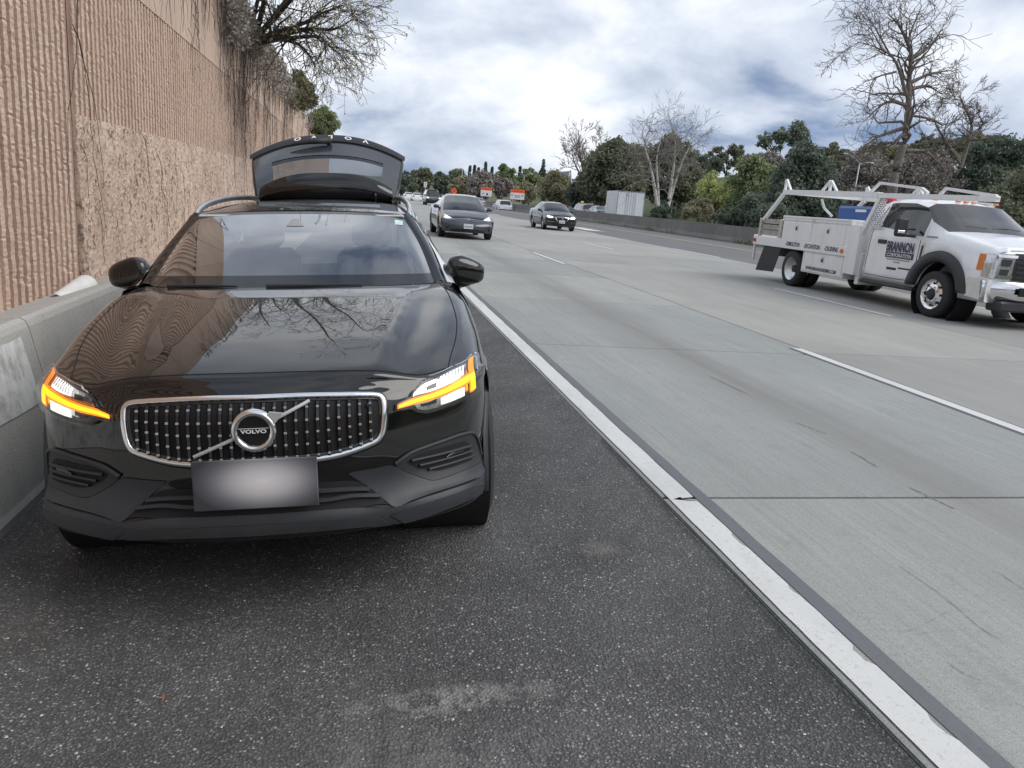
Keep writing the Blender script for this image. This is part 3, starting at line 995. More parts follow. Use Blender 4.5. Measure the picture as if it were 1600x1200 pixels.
def patch(up, lo, nu, nv, off, bvh=None, thick=0.0):
    """surface-hugging patch between two picture curves; returns grid of local points"""
    U = catmull(np.array(up, float), 6) if len(up) > 2 else np.array(up, float)
    L = catmull(np.array(lo, float), 6) if len(lo) > 2 else np.array(lo, float)
    def rs(C, n):
        d = np.concatenate([[0], np.cumsum(np.hypot(*np.diff(C, axis=0).T))]); s_ = np.linspace(0, d[-1], n)
        return np.stack([np.interp(s_, d, C[:, 0]), np.interp(s_, d, C[:, 1])], 1)
    U, L = rs(U, nu), rs(L, nu)
    G = []
    for i in range(nu):
        r = []
        for j in range(nv):
            p = U[i] + (L[i] - U[i]) * j / (nv - 1)
            l, n = hit(p[0], p[1], bvh)
            r.append(l + n * off)
        G.append(r)
    return G
def skirted(G, back=.012, clip_x=False):
    """grid plus a rim going back into the body so that the piece has thickness"""
    m = MB().grid(G)
    loop = [r for r in G[0]] + [G[i][-1] for i in range(1, len(G))] + [r for r in G[-1][-2::-1]] + [G[i][0] for i in range(len(G) - 2, 0, -1)]
    bk = [p + Vector((0, back, 0)) for p in loop]
    n = len(loop)
    m.add(loop + bk, [(k, (k + 1) % n, n + (k + 1) % n, n + k) for k in range(n)])
    return m
def mirrored(m):
    q = MB(); q.v = [(-x, y, z) for x, y, z in m.v]; q.f = [f[::-1] for f in m.f]; return q
def both(name, m, mat, parent=volvo, smooth=True, parents=None):
    a = m.build(name, mat, parents[0] if parents else parent, smooth)
    b = mirrored(m).build(name, mat, parents[1] if parents else parent, smooth)
    return a, b
def zz(pts, sc=3.75, o=(400, 540)):
    return [(x / sc + o[0], y / sc + o[1]) for x, y in pts]
def sweep(pts, nrm, w, h, closed=False, bev=.3):
    """flat bevelled bar following a line on the surface"""
    n = len(pts); m = MB(); G = []
    for i in range(n):
        a = pts[(i - 1) % n] if closed or i > 0 else pts[i]
        b = pts[(i + 1) % n] if closed or i < n - 1 else pts[i]
        tg = (b - a).normalized(); side = nrm[i].cross(tg).normalized()
        G.append([pts[i] + side * (w / 2 * sx) + nrm[i] * hh for sx, hh in ((-1, -.004), (-1, h * (1 - bev)), (-1 + bev, h), (1 - bev, h), (1, h * (1 - bev)), (1, -.004))])
    if closed: G.append(G[0])
    return m.grid(G)
def surf_line(px, n=4, bvh=None, off=0.0):
    C = catmull(np.array(px, float), n)
    a = [hit(*p, bvh) for p in C]
    return [l + nn * off for l, nn in a], [nn for l, nn in a]

# ---- shut lines
MAT['gap'] = simple('panel_gap', (.002, .002, .002), .9)
gl = [Vector(dense[hood_row, j]) for j in range(gc, NC - gc)]
m = sweep(gl, [Vector((0, -.4, .9))] * len(gl), .0065, .0008)
m.build('hood_shut_line', MAT['gap'], volvo)
for s_ in (gc, NC - 1 - gc):
    gl = [Vector(dense[i, s_]) for i in range(hood_row, NR)]
    sweep(gl, [Vector((0, 0, 1))] * len(gl), .006, .0008).build('hood_shut_line', MAT['gap'], volvo)

# ---- grille
OUT = zz([(-8, 313), (120, 307), (300, 300), (480, 296), (600, 293), (690, 293), (727, 303), (743, 335), (745, 420), (737, 495), (718, 540), (680, 568), (560, 615), (430, 650), (250, 672), (10, 682)])
pl, pn = surf_line(OUT, 5)
pl[0].x = 0; pl[-1].x = 0
for q in (0, -1): pn[q] = Vector((0, pn[q].y, pn[q].z)).normalized()
loop = pl + [Vector((-p.x, p.y, p.z)) for p in pl[-2:0:-1]]
ln = pn + [Vector((-p.x, p.y, p.z)) for p in pn[-2:0:-1]]
cx0 = sum(p.z for p in loop) / len(loop)
grille = empty('grille', (0, 0, .70), parent=volvo)
GO = Vector((0, 0, .70))
def gsub(m):
    m.v = [(x - GO.x, y - GO.y, z - GO.z) for x, y, z in m.v]; return m
gsub(sweep(loop, ln, .020, .016, True)).build('chrome_frame', MAT['chrome'], grille, True)
inner_b = [l + n * .006 for l, n in zip(loop, ln)]
gsub(sweep([l * 1 for l in loop], ln, .036, .004, True)).build('frame_seal', MAT['gloss_black'], grille, True)
# dark backing set behind the bars
half = [(p.x, p.z) for p in pl]
top_z = lambda x: np.interp(x, [p.x for p in pl if p.z > .70][0:], [p.z for p in pl if p.z > .70]) if True else 0
_tp = sorted([(p.x, p.z) for p in pl[:len(pl) // 2]]); _bt = sorted([(p.x, p.z) for p in pl[len(pl) // 2:]])
def gz_top(x): return float(np.interp(abs(x), [a for a, _ in _tp], [b for _, b in _tp]))
def gz_bot(x): return float(np.interp(abs(x), [a for a, _ in _bt], [b for _, b in _bt]))
def front_y(x, z):
    l, n, _, _ = BV.ray_cast(Vector((x, -1, z)), Vector((0, 1, 0)))
    return (l.y if l else .1), (n if n is not None and n.y < 0 else (-n if n is not None else Vector((0, -1, 0))))
GX = .425
G = []
for i in range(45):
    x = -GX + 2 * GX * i / 44
    zt, zb = gz_top(x) - .004, gz_bot(x) + .004
    G.append([Vector((x, front_y(x, zb + (zt - zb) * j / 6)[0] - .0025, zb + (zt - zb) * j / 6)) for j in range(7)])
gsub(MB().grid(G)).build('grille_backing', MAT['void'], grille, True)
pins = MB(); rim = None
NB = 23
for i in range(NB):
    x = -.395 + .79 * i / (NB - 1)
    zt, zb = gz_top(x) - .010, gz_bot(x) + .012
    pts = []
    for j in range(7):
        z = zb + (zt - zb) * j / 6
        pts.append(Vector((x, front_y(x, z)[0] - .006, z)))
    nr = [Vector((0, -1, .15)).normalized()] * 7
    b_ = gsub(sweep(pts, nr, .012, .010)).build('grille_bar', MAT['gloss_black'], grille, False)
    for j, ff in enumerate((.04, .26, .48, .70, .92)):
        z = zb + (zt - zb) * ff
        pn_ = MB().box((x, front_y(x, z)[0] - .0175, z), (.009, .007, .0062))
        gsub(pn_).build('chrome_pin', MAT['pin'], b_)
# diagonal bar and round badge
ey = front_y(0, .70)[0]
A_, Bb_ = Vector((-.20, front_y(-.20, .612)[0] - .020, .612)), Vector((.19, front_y(.19, .786)[0] - .020, .786))
dline = [A_.lerp(Bb_, f) for f in np.linspace(0, 1, 12)]
for q in dline: q.y = front_y(q.x, q.z)[0] - .018
for dl in (dline[:5], dline[8:]):
    gsub(sweep(dl, [Vector((0, -1, .1)).normalized()] * len(dl), .012, .008)).build('diagonal_bar', MAT['pin'], grille, True)
badge = MB()
bc = Vector((.006, ey - .022, .700))
prof = [(0.004, .051), (-.008, .053), (-.014, .057), (-.015, .067), (-.010, .074), (.006, .076)]
badge.lathe([(a, r) for a, r in prof], 48, 'y', bc)
gsub(badge).build('badge_ring', MAT['chrome'], grille, True)
arrow = MB().prism([(bc.x + .046, bc.z + .052), (bc.x + .054, bc.z + .066), (bc.x + .100, bc.z + .060), (bc.x + .072, bc.z + .026)], ey - .034, ey - .020, 'y')
gsub(arrow).build('badge_arrow', MAT['pin'], grille)
gsub(MB().lathe([(-.002, .0005), (-.002, .053)], 40, 'y', bc)).build('badge_disc', MAT['gloss_black'], grille)
gsub(MB().box((bc.x, ey - .028, .700), (.104, .006, .021))).build('badge_plaque', MAT['gloss_black'], grille)
o = lettering('badge_lettering', 'VOLVO', .0185, (bc.x, ey - .0325, .0 + .6995 - GO.z), (1, 0, 0), (0, 0, 1), MAT['letter'], grille, bold=.0006, sx=1.38)
gsub(MB().box((bc.x, ey - .0325, .7110), (.100, .002, .0014))).build('badge_rule', MAT['letter'], grille)
# parking camera on the grille edge
gsub(MB().box((.392, front_y(.392, .755)[0] - .014, .752), (.022, .012, .014), None, .003)).build('front_camera', MAT['matte_black'], grille)

# ---- headlamps
H = lambda pts: zz(pts, 8.571, (600, 540))
hl_up = H([(150, 790), (260, 738), (340, 692), (365, 640), (415, 580), (500, 500), (620, 448), (720, 412), (820, 360), (950, 295), (1080, 222), (1130, 182), (1185, 145), (1235, 152)])
hl_lo = H([(140, 880), (250, 860), (340, 850), (400, 880), (470, 902), (560, 902), (640, 884), (760, 845), (900, 795), (1050, 735), (1150, 680), (1225, 610), (1262, 540), (1268, 480)])
lamps = []
hsk = skirted(patch(hl_up, hl_lo, 44, 9, .0025), .02)
lampR = hsk.build('headlamp', MAT['lamp_dark'], volvo, True)
lampL = mirrored(hsk).build('headlamp', MAT['lamp_dark'], volvo, True)
LP = (lampR, lampL)
def lamp_piece(name, up, lo, nu, nv, off, mat, back=.006):
    both(name, skirted(patch(H(up), H(lo), nu, nv, off), back), mat, parents=LP)
lamp_piece('reflector', [(380, 655), (440, 590), (540, 515), (720, 440), (900, 340), (1090, 250)], [(375, 690), (480, 655), (600, 620), (760, 560), (950, 470), (1110, 385)], 24, 4, .005, MAT['reflector'])
lamp_piece('reflector', [(400, 790), (560, 745), (740, 690), (900, 620), (1050, 545), (1110, 505)], [(440, 850), (560, 860), (740, 815), (900, 755), (1050, 690), (1115, 635)], 24, 4, .005, MAT['reflector'])
lamp_piece('led_module', [(745, 440), (850, 390), (960, 335), (1060, 290)], [(750, 530), (850, 495), (960, 450), (1060, 400)], 12, 4, .0075, MAT['lamp_white'])
lamp_piece('led_module', [(750, 700), (860, 650), (960, 600), (1060, 555)], [(755, 790), (860, 755), (960, 715), (1060, 670)], 12, 4, .0075, MAT['lamp_white'])
lamp_piece('projector_lens', [(560, 560), (620, 530), (690, 505)], [(570, 600), (620, 585), (690, 560)], 6, 3, .008, MAT['lamp_dark'])
lamp_piece('projector_lens', [(480, 780), (580, 755), (690, 710)], [(490, 815), (580, 800), (690, 765)], 8, 3, .008, MAT['lamp_dark'])
for k in range(7):
    x0 = 770 + 42 * k; yb = 440 - 21 * k
    lamp_piece('reflector_fin', [(x0, yb - 12), (x0 + 12, yb - 20)], [(x0 + 4, yb + 72), (x0 + 16, yb + 62)], 2, 3, .010, MAT['reflector'])
lamp_piece('turn_signal_bar', [(168, 800), (350, 716), (600, 632), (800, 553), (1000, 452), (1100, 395), (1185, 345)], [(166, 850), (350, 800), (600, 735), (800, 660), (1000, 570), (1100, 510), (1190, 450)], 30, 4, .0085, MAT['amber_soft'])
lamp_piece('turn_signal_core', [(185, 806), (350, 738), (600, 656), (800, 578), (1000, 476), (1100, 420), (1180, 372)], [(183, 834), (350, 778), (600, 706), (800, 632), (1000, 540), (1100, 478), (1182, 425)], 30, 3, .0125, MAT['amber'])
lamp_piece('turn_signal_upright', [(1118, 205), (1150, 180), (1180, 165)], [(1125, 628), (1165, 612), (1205, 570)], 5, 12, .0085, MAT['amber_soft'])
lamp_piece('turn_signal_core', [(1135, 420), (1165, 405), (1185, 395)], [(1135, 600), (1165, 588), (1195, 560)], 5, 8, .0125, MAT['amber'])
lamp_piece('position_light', [(1190, 165), (1210, 160), (1228, 170)], [(1210, 330), (1228, 330), (1245, 340)], 4, 8, .0085, MAT['reflector'])
# clear outer lens
t = NT('clear_lamp_lens')
trn = t.n('ShaderNodeBsdfTransparent'); gls = t.n('ShaderNodeBsdfGlossy'); gls.inputs['Roughness'].default_value = .02
frn = t.n('ShaderNodeFresnel'); frn.inputs[0].default_value = 1.45
mx = t.n('ShaderNodeMixShader')
trn.inputs[0].default_value = (.97, .97, .97, 1)
t.l(frn.outputs[0], mx.inputs[0]); t.l(trn.outputs[0], mx.inputs[1]); t.l(gls.outputs[0], mx.inputs[2]); t.l(mx.outputs[0], t.out.inputs['Surface'])
MAT['lens'] = t.m
both('outer_lens', skirted(patch(hl_up, hl_lo, 44, 9, .020), .014), MAT['lens'], parents=LP)

# ---- fog pods, cladding, lower intake
Z4 = zz
pod_up = Z4([(812, 690), (900, 628), (1000, 588), (1100, 553), (1200, 518), (1262, 512), (1292, 560), (1308, 640)])
pod_lo = Z4([(814, 696), (870, 735), (950, 766), (1022, 790), (1085, 780), (1180, 745), (1270, 706), (1310, 682)])
wing_up = Z4([(540, 744), (660, 726), (800, 702), (870, 738), (950, 769), (1022, 793), (1085, 783), (1180, 748), (1270, 709), (1318, 682)])
wing_lo = Z4([(545, 752), (640, 815), (720, 878), (808, 945), (900, 914), (1000, 880), (1100, 848), (1200, 814), (1280, 782), (1325, 752)])
both('bumper_cladding', skirted(patch(wing_up, wing_lo, 46, 6, .006), .02), MAT['clad'])
pod = both('fog_lamp_pod', skirted(patch(pod_up, pod_lo, 36, 8, .007), .02), MAT['matte_black'])
pin_up = Z4([(880, 672), (960, 628), (1060, 600), (1160, 572), (1225, 560), (1245, 600), (1252, 640)])
pin_lo = Z4([(884, 678), (930, 706), (990, 722), (1040, 733), (1100, 726), (1180, 700), (1255, 670)])
both('pod_recess', MB().grid(patch(pin_up, pin_lo, 24, 6, .0095)), MAT['void'], parents=pod)
for a, b in (((900, 668), (1245, 582)), ((945, 696), (1252, 612)), ((1000, 722), (1258, 645))):
    c_ = Z4([a, ((a[0] + b[0]) / 2, (a[1] + b[1]) / 2 + 4), b])
    pts, nn = surf_line(c_, 6)
    both('pod_slat', sweep([p + n * .010 for p, n in zip(pts, nn)], nn, .010, .010), MAT['clad'], parents=pod)
pts, nn = surf_line(pod_up, 5)
both('pod_rim', sweep([p + n * .006 for p, n in zip(pts, nn)], nn, .012, .008), MAT['clad'], parents=pod, smooth=True)
pts, nn = surf_line(Z4([(1105, 655), (1140, 630), (1200, 610)]), 6)
both('fog_lamp', sweep([p + n * .010 for p, n in zip(pts, nn)], nn, .020, .008), MAT['gloss_black'], parents=pod)
def halfstrip(name, up, lo, nu, nv, off, mat, back=.02):
    G = patch(Z4(up), Z4(lo), nu, nv, off)
    for p in G[0]: p.x = 0.0
    both_g = [[Vector((-p.x, p.y, p.z)) for p in r] for r in G[:0:-1]] + G
    return skirted(both_g, back).build(name, mat, volvo, True)
halfstrip('intake_recess', [(-8, 795), (200, 796), (400, 798), (560, 792), (640, 818)], [(-8, 990), (300, 972), (600, 950), (740, 930), (800, 944)], 26, 5, .004, MAT['void'])
for a, b in ((852, 838), (908, 878)):
    G_ = [(-8, a), (200, a - 2), (400, a - 6), (560, b), (660 + (b - 838) * 1.6, b)]
    pts, nn = surf_line(Z4(G_), 5); pts[0].x = 0
    P2 = [Vector((-p.x, p.y, p.z)) for p in pts[:0:-1]] + pts; N2 = [Vector((-p.x, p.y, p.z)) for p in nn[:0:-1]] + nn
    sweep([p + n * .006 for p, n in zip(P2, N2)], N2, .016, .012).build('intake_slat', MAT['clad'], volvo)
halfstrip('bumper_lip', [(-8, 992), (300, 972), (600, 955), (800, 949), (950, 906), (1150, 845), (1270, 800), (1325, 764)], [(-8, 1086), (300, 1064), (600, 1040), (720, 1032), (850, 1034), (1050, 977), (1220, 905), (1312, 850)], 40, 5, .008, MAT['clad'])
halfstrip('skid_edge', [(-8, 1050), (300, 1030), (600, 1008), (690, 1003), (740, 1012)], [(-8, 1108), (300, 1086), (600, 1058), (700, 1050), (790, 1040)], 20, 4, .014, MAT['matte_black'])
both('skid_corner', skirted(patch(Z4([(785, 990), (900, 950), (1050, 905), (1200, 855), (1315, 805)]), Z4([(862, 1030), (950, 1008), (1060, 972), (1200, 918), (1312, 862)]), 18, 4, .013), .02), MAT['clad'])
# number plate (blank) with its bracket
t = NT('blank_plate')
cc_ = t.sep(t.n('ShaderNodeTexCoord').outputs['Generated'])
dx = t.math('POWER', t.math('ABSOLUTE', t.math('SUBTRACT', cc_[0], .56)), 2.0); dz = t.math('POWER', t.math('ABSOLUTE', t.math('SUBTRACT', cc_[2], .56)), 2.0)
dd_ = t.math('SQRT', t.math('ADD', t.math('MULTIPLY', dx, 3.0), t.math('MULTIPLY', dz, 2.0)))
t.color(t.ramp(dd_, [(.10, (.72, .69, .70)), (.42, (.46, .445, .46)), (.68, (.15, .148, .165)), (.95, (.04, .042, .05))], 'B_SPLINE')); t.rough(.5)
MAT['plate'] = t.m
pc0 = Vector((.004, -.036, .518))
MB().box(pc0 + Vector((0, .022, 0)), (.40, .03, .12)).build('plate_bracket', MAT['matte_black'], volvo)
MB().box(pc0, (.415, .008, .176), Matrix.Rotation(rad(-4), 3, 'X'), .003).build('number_plate', MAT['plate'], volvo)

# ---- side panels, wheel arches, sills
def arch_z(y, yc, R=.40, zc=.345):
    d = abs(y - yc)
    return zc + math.sqrt(R * R - d * d) if d < R else None
col10 = dense[8 * 12:, NC - 1]
ysamp = np.linspace(.56, 1.46, 31)
G = []
for y in ysamp:
    xt = float(np.interp(y, col10[:, 1], col10[:, 0])); zt = float(np.interp(y, col10[:, 1], col10[:, 2]))
    zb = arch_z(y, .87) or .31
    zb = min(zb, zt - .01)
    G.append([(xt + .012 * math.sin(math.pi * f) - (.03 if zb < .4 else 0) * f, y, zt + (zb - zt) * f) for f in (0, .25, .5, .75, 1)])
both('lower_fender', MB().grid(G), MAT['black_paint'])
G = []
for y in np.linspace(1.46, 4.35, 60):
    e = max(0, (y - 3.3)) * .05
    zb = arch_z(y, 3.745) or .30
    pr = [(.865, .30), (.895, .42), (.905, .6), (.903, .8), (.885, .94), (.835, 1.035)]
    zs = [z if z > zb else zb for _, z in pr]
    G.append([(x - e, y, max(z, zb)) for x, z in pr])
both('body_side', MB().grid(G), MAT['black_paint'])
both('sill_cladding', MB().prism([(.86, .24), (.915, .27), (.915, .36), (.895, .40)], 1.30, 3.32, 'y'), MAT['clad'])
for yc in (.87, 3.745):
    m = MB(); G = []
    xo = 0 if yc < 2 else -.03
    for a in np.linspace(-.30, math.pi + .25, 34):
        c_, s2 = math.cos(a), math.sin(a)
        def pt(r, x): return (x + xo - (.028 if c_ * (1 if yc < 2 else 1) < -.55 and yc < 2 else 0) * min(1, (-c_ - .55) / .4), yc + r * c_, max(.27, .345 + r * s2))
        G.append([pt(.392, .83), pt(.392, .882), pt(.42, .896), pt(.450, .893), pt(.456, .872)])
    m.grid(G)
    both('wheel_arch_cladding', m, MAT['clad'])
    both('wheel_well', MB().lathe([(.50, .395), (.88, .395)], 36, 'x', (0, yc, .36)), MAT['void'])
for yy_ in (2.42, 3.42):
    both('door_shut_line', MB().box((.905 - max(0, yy_ - 3.3) * .05, yy_, .68), (.006, .006, .62)), MAT['gap'])
for yy_ in (2.30, 3.30):
    both('door_handle', MB().box((.905, yy_, .90), (.03, .19, .026), None, .008), MAT['black_paint'])

# wheels
def wheel(parent, c, R, w, spokes, mat_rim, side, rimR=None, name='wheel'):
    e = empty(name, c, 0, parent)
    rimR = rimR or R * .67
    m = MB()
    h = w / 2
    pr = [(-h * .92, rimR), (-h, rimR + .02), (-h * 1.0, R * .88), (-h * .86, R * .97)]
    k = 5
    for i in range(k):
        a = -h * .80 + 1.6 * h * i / k
        b = a + 1.6 * h / k
        pr += [(a, R), (b - .010, R), (b - .009, R - .008), (b - .001, R - .008)]
    pr += [(h * .80, R), (h * .86, R * .97), (h * 1.0, R * .88), (h, rimR + .02), (h * .92, rimR)]
    m.lathe(pr, 40, 'x')
    m.build('tyre', MAT['tyre'], e, True)
    r = MB()
    r.lathe([(-h * .9, rimR), (-h * .9, rimR - .015), (h * .9, rimR - .015), (h * .92, rimR + .004)], 40, 'x')
    r.lathe([(side * h * .72, .002), (side * h * .74, .075), (side * h * .55, .09)], 24, 'x')
    for s_ in range(spokes):
        a = 2 * math.pi * s_ / spokes
        rot = Matrix.Rotation(a, 3, 'X')
        p0 = rot @ Vector((0, 0, rimR * .5 + .03))
        r.box((side * h * .66, p0.y, p0.z), (.03, rimR * .20, rimR * .92), rot, .008)
    r.build('rim', mat_rim, e, False)
    MB().lathe([(side * h * .30, .002), (side * h * .30, rimR * .8)], 24, 'x').build('brake_disc', MAT['matte_black'], e)
    return e
for sd in (-1, 1):
    wheel(volvo, (sd * .79, .87, .345), .352, .235, 10, MAT['alu'], sd)
    wheel(volvo, (sd * .77, 3.745, .40), .352, .235, 10, MAT['alu'], sd)
MB().box((0, 2.2, .42), (1.50, 3.9, .24), None, .05).build('underbody', MAT['void'], volvo)

# ---- glasshouse
ws_b = [(0, 1.285, 1.058), (.2, 1.292, 1.058), (.38, 1.32, 1.057), (.54, 1.372, 1.056), (.65, 1.425, 1.055), (.716, 1.487, 1.056)]
ws_m = [(0, 1.64, 1.262), (.2, 1.645, 1.260), (.36, 1.66, 1.256), (.50, 1.69, 1.250), (.60, 1.725, 1.242), (.655, 1.765, 1.232)]
ws_t = [(0, 2.02, 1.424), (.17, 2.02, 1.423), (.32, 2.02, 1.419), (.44, 2.018, 1.413), (.52, 2.015, 1.407), (.568, 2.012, 1.399)]
W = np.array([ws_b, ws_m, ws_t], float)
Wf = np.concatenate([W[:, :0:-1] * np.array([-1, 1, 1]), W], 1)
Wd = catmull(Wf, 16); Wd = np.swapaxes(catmull(np.swapaxes(Wd, 0, 1), 5), 0, 1)
fr = 4          # rows of printed black border at the bottom
sc_ = 2
grid_obj('windscreen_border', Wd[:fr + 1], MAT['gloss_black'], volvo)
grid_obj('windscreen', Wd[fr:31], MAT['glass'], volvo)
grid_obj('windscreen_border', Wd[30:], MAT['gloss_black'], volvo)
_wv = [Vector(p) for p in Wd.reshape(-1, 3)]; _wc = Wd.shape[1]
WB = BVHTree.FromPolygons(_wv, [(i * _wc + j, i * _wc + j + 1, (i + 1) * _wc + j + 1, (i + 1) * _wc + j) for i in range(Wd.shape[0] - 1) for j in range(_wc - 1)])
# pillars
pb = np.array([(.716, 1.487, 1.056), (.655, 1.765, 1.232), (.568, 2.012, 1.399)])
po = np.array([(.775, 1.50, 1.045), (.712, 1.80, 1.225), (.622, 2.06, 1.392)])
PB, PO = catmull(pb, 10), catmull(po, 10)
both('windscreen_pillar', MB().grid([[tuple(a + Vector((-.012, 0, .004))), tuple((Vector(a) + Vector(b)) / 2 + Vector((.004, -.004, .018))), tuple(b), (b[0] + .004, b[1] + .03, b[2] - .012)] for a, b in zip([Vector(v) for v in PB], [Vector(v) for v in PO])]), MAT['black_paint'])
# roof
rst = [(2.012, .568, 1.424, .025), (2.2, .600, 1.449, .035), (2.6, .612, 1.482, .045), (3.0, .606, 1.496, .05), (3.4, .59, 1.500, .05), (3.78, .555, 1.496, .05)]
Rg = []
for y, hw, zc_, dr in rst:
    Rg.append([(hw * s_, y + (.0 if y > 2.1 else -.0), zc_ - dr * abs(s_) ** 2.6) for s_ in (-1, -.85, -.6, -.3, 0, .3, .6, .85, 1)])
Rd = catmull(np.array(Rg), 8); Rd = np.swapaxes(catmull(np.swapaxes(Rd, 0, 1), 5), 0, 1)
grid_obj('roof', Rd, MAT['black_paint'], volvo)
# upper side frame and side glass
G1, G2 = [], []
for y in np.linspace(1.52, 3.95, 30):
    bx, bz = .83 - max(0, y - 3.0) * .06, 1.035
    if y < 2.06:
        f = (y - 1.5) / .56
        k_ = catmull(po, 12); tx, tz = float(np.interp(y, k_[:, 1], k_[:, 0])), float(np.interp(y, k_[:, 1], k_[:, 2]))
    else:
        tx = float(np.interp(y, [2.06, 2.6, 3.0, 3.4, 3.8, 4.0], [.622, .632, .625, .607, .572, .55])); tz = float(np.interp(y, [2.06, 2.6, 3.0, 3.4, 3.8, 4.0], [1.392, 1.432, 1.442, 1.442, 1.436, 1.42]))
    a, b = Vector((bx, y, bz)), Vector((tx, y, tz))
    G1.append([a.lerp(b, f) + Vector((.025 * math.sin(math.pi * f), 0, 0)) for f in (0, .06)] )
    G2.append([a.lerp(b, f) + Vector((.025 * math.sin(math.pi * f), 0, 0)) for f in (.06, .3, .6, .93)])
both('window_trim', MB().grid(G1), MAT['alu'])
both('side_window', MB().grid(G2), MAT['glass_dark'])
G3 = []
for y in np.linspace(2.02, 3.80, 16):
    hw = float(np.interp(y, [r[0] for r in rst], [r[1] for r in rst])); zc_ = float(np.interp(y, [r[0] for r in rst], [r[2] - r[3] for r in rst]))
    tx = float(np.interp(y, [2.06, 2.6, 3.0, 3.4, 3.8], [.622, .632, .625, .607, .572])); tz = float(np.interp(y, [2.06, 2.6, 3.0, 3.4, 3.8], [1.392, 1.432, 1.442, 1.442, 1.436]))
    G3.append([(hw, y, zc_), (tx - .004, y, tz + .004), (tx + .02, y, tz - .03)])
both('roof_side', MB().grid(G3), MAT['black_paint'])
# roof rails
rl = catmull(np.array([(.600, 2.06, 1.392), (.606, 2.20, 1.428), (.600, 2.45, 1.465), (.580, 2.9, 1.495), (.553, 3.35, 1.507), (.530, 3.68, 1.505), (.520, 3.78, 1.49)]), 5)
both('roof_rail', MB().tube([tuple(p) for p in rl], .0145, 8, True, 1.3), MAT['alu'])
# antenna stub
MB().box((.385, 3.62, 1.515), (.012, .04, .05), Matrix.Rotation(.5, 3, 'X')).build('antenna', MAT['matte_black'], volvo)

# windscreen furniture
o = MB().grid(patch(zz([(165, 573), (340, 573), (515, 573)], 4.21, (380, 200)), zz([(225, 640), (345, 652), (470, 638)], 4.21, (380, 200)), 14, 5, -.004, WB)).build('camera_housing', MAT['matte_black'], volvo)
MAT['grey_plastic'] = simple('grey_plastic', (.30, .31, .31), .6)
MB().grid(patch(zz([(325, 600), (345, 598), (365, 600)], 4.21, (380, 200)), zz([(283, 646), (340, 648), (398, 646)], 4.21, (380, 200)), 5, 3, .002, WB)).build('camera_window', MAT['grey_plastic'], o)
MAT['sticker'] = simple('pale_green_sticker', (.55, .72, .66), .6, var=.2, scale=40)
MB().grid(patch(zz([(995, 606), (1048, 612)], 4.21, (380, 200)), zz([(1000, 636), (1050, 641)], 4.21, (380, 200)), 3, 3, .002, WB)).build('windscreen_sticker', MAT['sticker'], volvo)
# wipers and cowl
for a, mid_, b in (((-.60, 1.372, 1.062), (-.40, 1.315, 1.067), (-.26, 1.295, 1.066)), ((-.12, 1.276, 1.066), (.08, 1.276, 1.068), (.34, 1.302, 1.066))):
    MB().tube([a, mid_, b], [.012, .009, .004], 6).build('wiper', MAT['matte_black'], volvo)
cw = MB().grid([[(x, np.interp(abs(x), [0, .3, .57, .735], [1.258, 1.273, 1.338, 1.43]) + dy, 1.052 - dz_) for x in np.linspace(-.735, .735, 25)] for dy, dz_ in ((-.012, .004), (.02, .012), (.05, .0))])
cw.build('cowl', MAT['matte_black'], volvo)

# ---- cabin
MB().box((0, 1.62, .93), (1.36, .50, .16), None, .06).build('dashboard', MAT['interior'], volvo)
MB().box((-.05, 1.42, 1.015), (.16, .09, .012), None, .004).build('dash_display', MAT['grey_plastic'], volvo)
sw = MB()
ang = rad(62)
ring = []
for k in range(33):
    a = 2 * math.pi * k / 32
    ring.append((.36 + .185 * math.cos(a), 1.93 - .185 * math.sin(a) * math.cos(ang) * -1 * .55, 1.01 + .185 * math.sin(a) * .92))
sw.tube(ring, .014, 8, False)
sw.box((.36, 1.92, 1.0), (.16, .06, .11), None, .02)
sw.build('steering_wheel', MAT['interior'], volvo, True)
for sx in (-.36, .36):
    s_ = empty('front_seat', (sx, 2.55, .5), 0, volvo)
    MB().box((0, 0, 0), (.5, .5, .2), None, .06).build('seat_cushion', MAT['interior'], s_)
    MB().box((0, .24, .37), (.48, .15, .62), Matrix.Rotation(rad(-14), 3, 'X'), .06).build('seat_backrest', MAT['interior'], s_)
    MB().box((0, .34, .76), (.27, .10, .18), Matrix.Rotation(rad(-10), 3, 'X'), .045).build('headrest', MAT['interior'], s_)
MB().box((0, 3.35, .72), (1.28, .16, .62), Matrix.Rotation(rad(-16), 3, 'X'), .05).build('rear_seat', MAT['interior'], volvo)
grid_obj('headliner', [[(p[0] * .97, p[1], p[2] - .035) for p in r] for r in Rd[2:]], MAT['headliner'], volvo)
both('pillar_trim', MB().grid([[(a[0] - .075, a[1] + .05, a[2] - .005), (b[0] - .045, b[1] + .05, b[2] - .02)] for a, b in zip(PB, PO)]), MAT['headliner'])
MB().box((.02, 1.93, 1.335), (.25, .03, .065), None, .012).build('rear_view_mirror', MAT['matte_black'], volvo)
MB().box((.36, 2.06, 1.375), (.42, .17, .02), Matrix.Rotation(rad(-12), 3, 'X'), .008).build('sun_visor', MAT['headliner'], volvo)
MB().box((-.36, 2.06, 1.375), (.42, .17, .02), Matrix.Rotation(rad(-12), 3, 'X'), .008).build('sun_visor', MAT['headliner'], volvo)

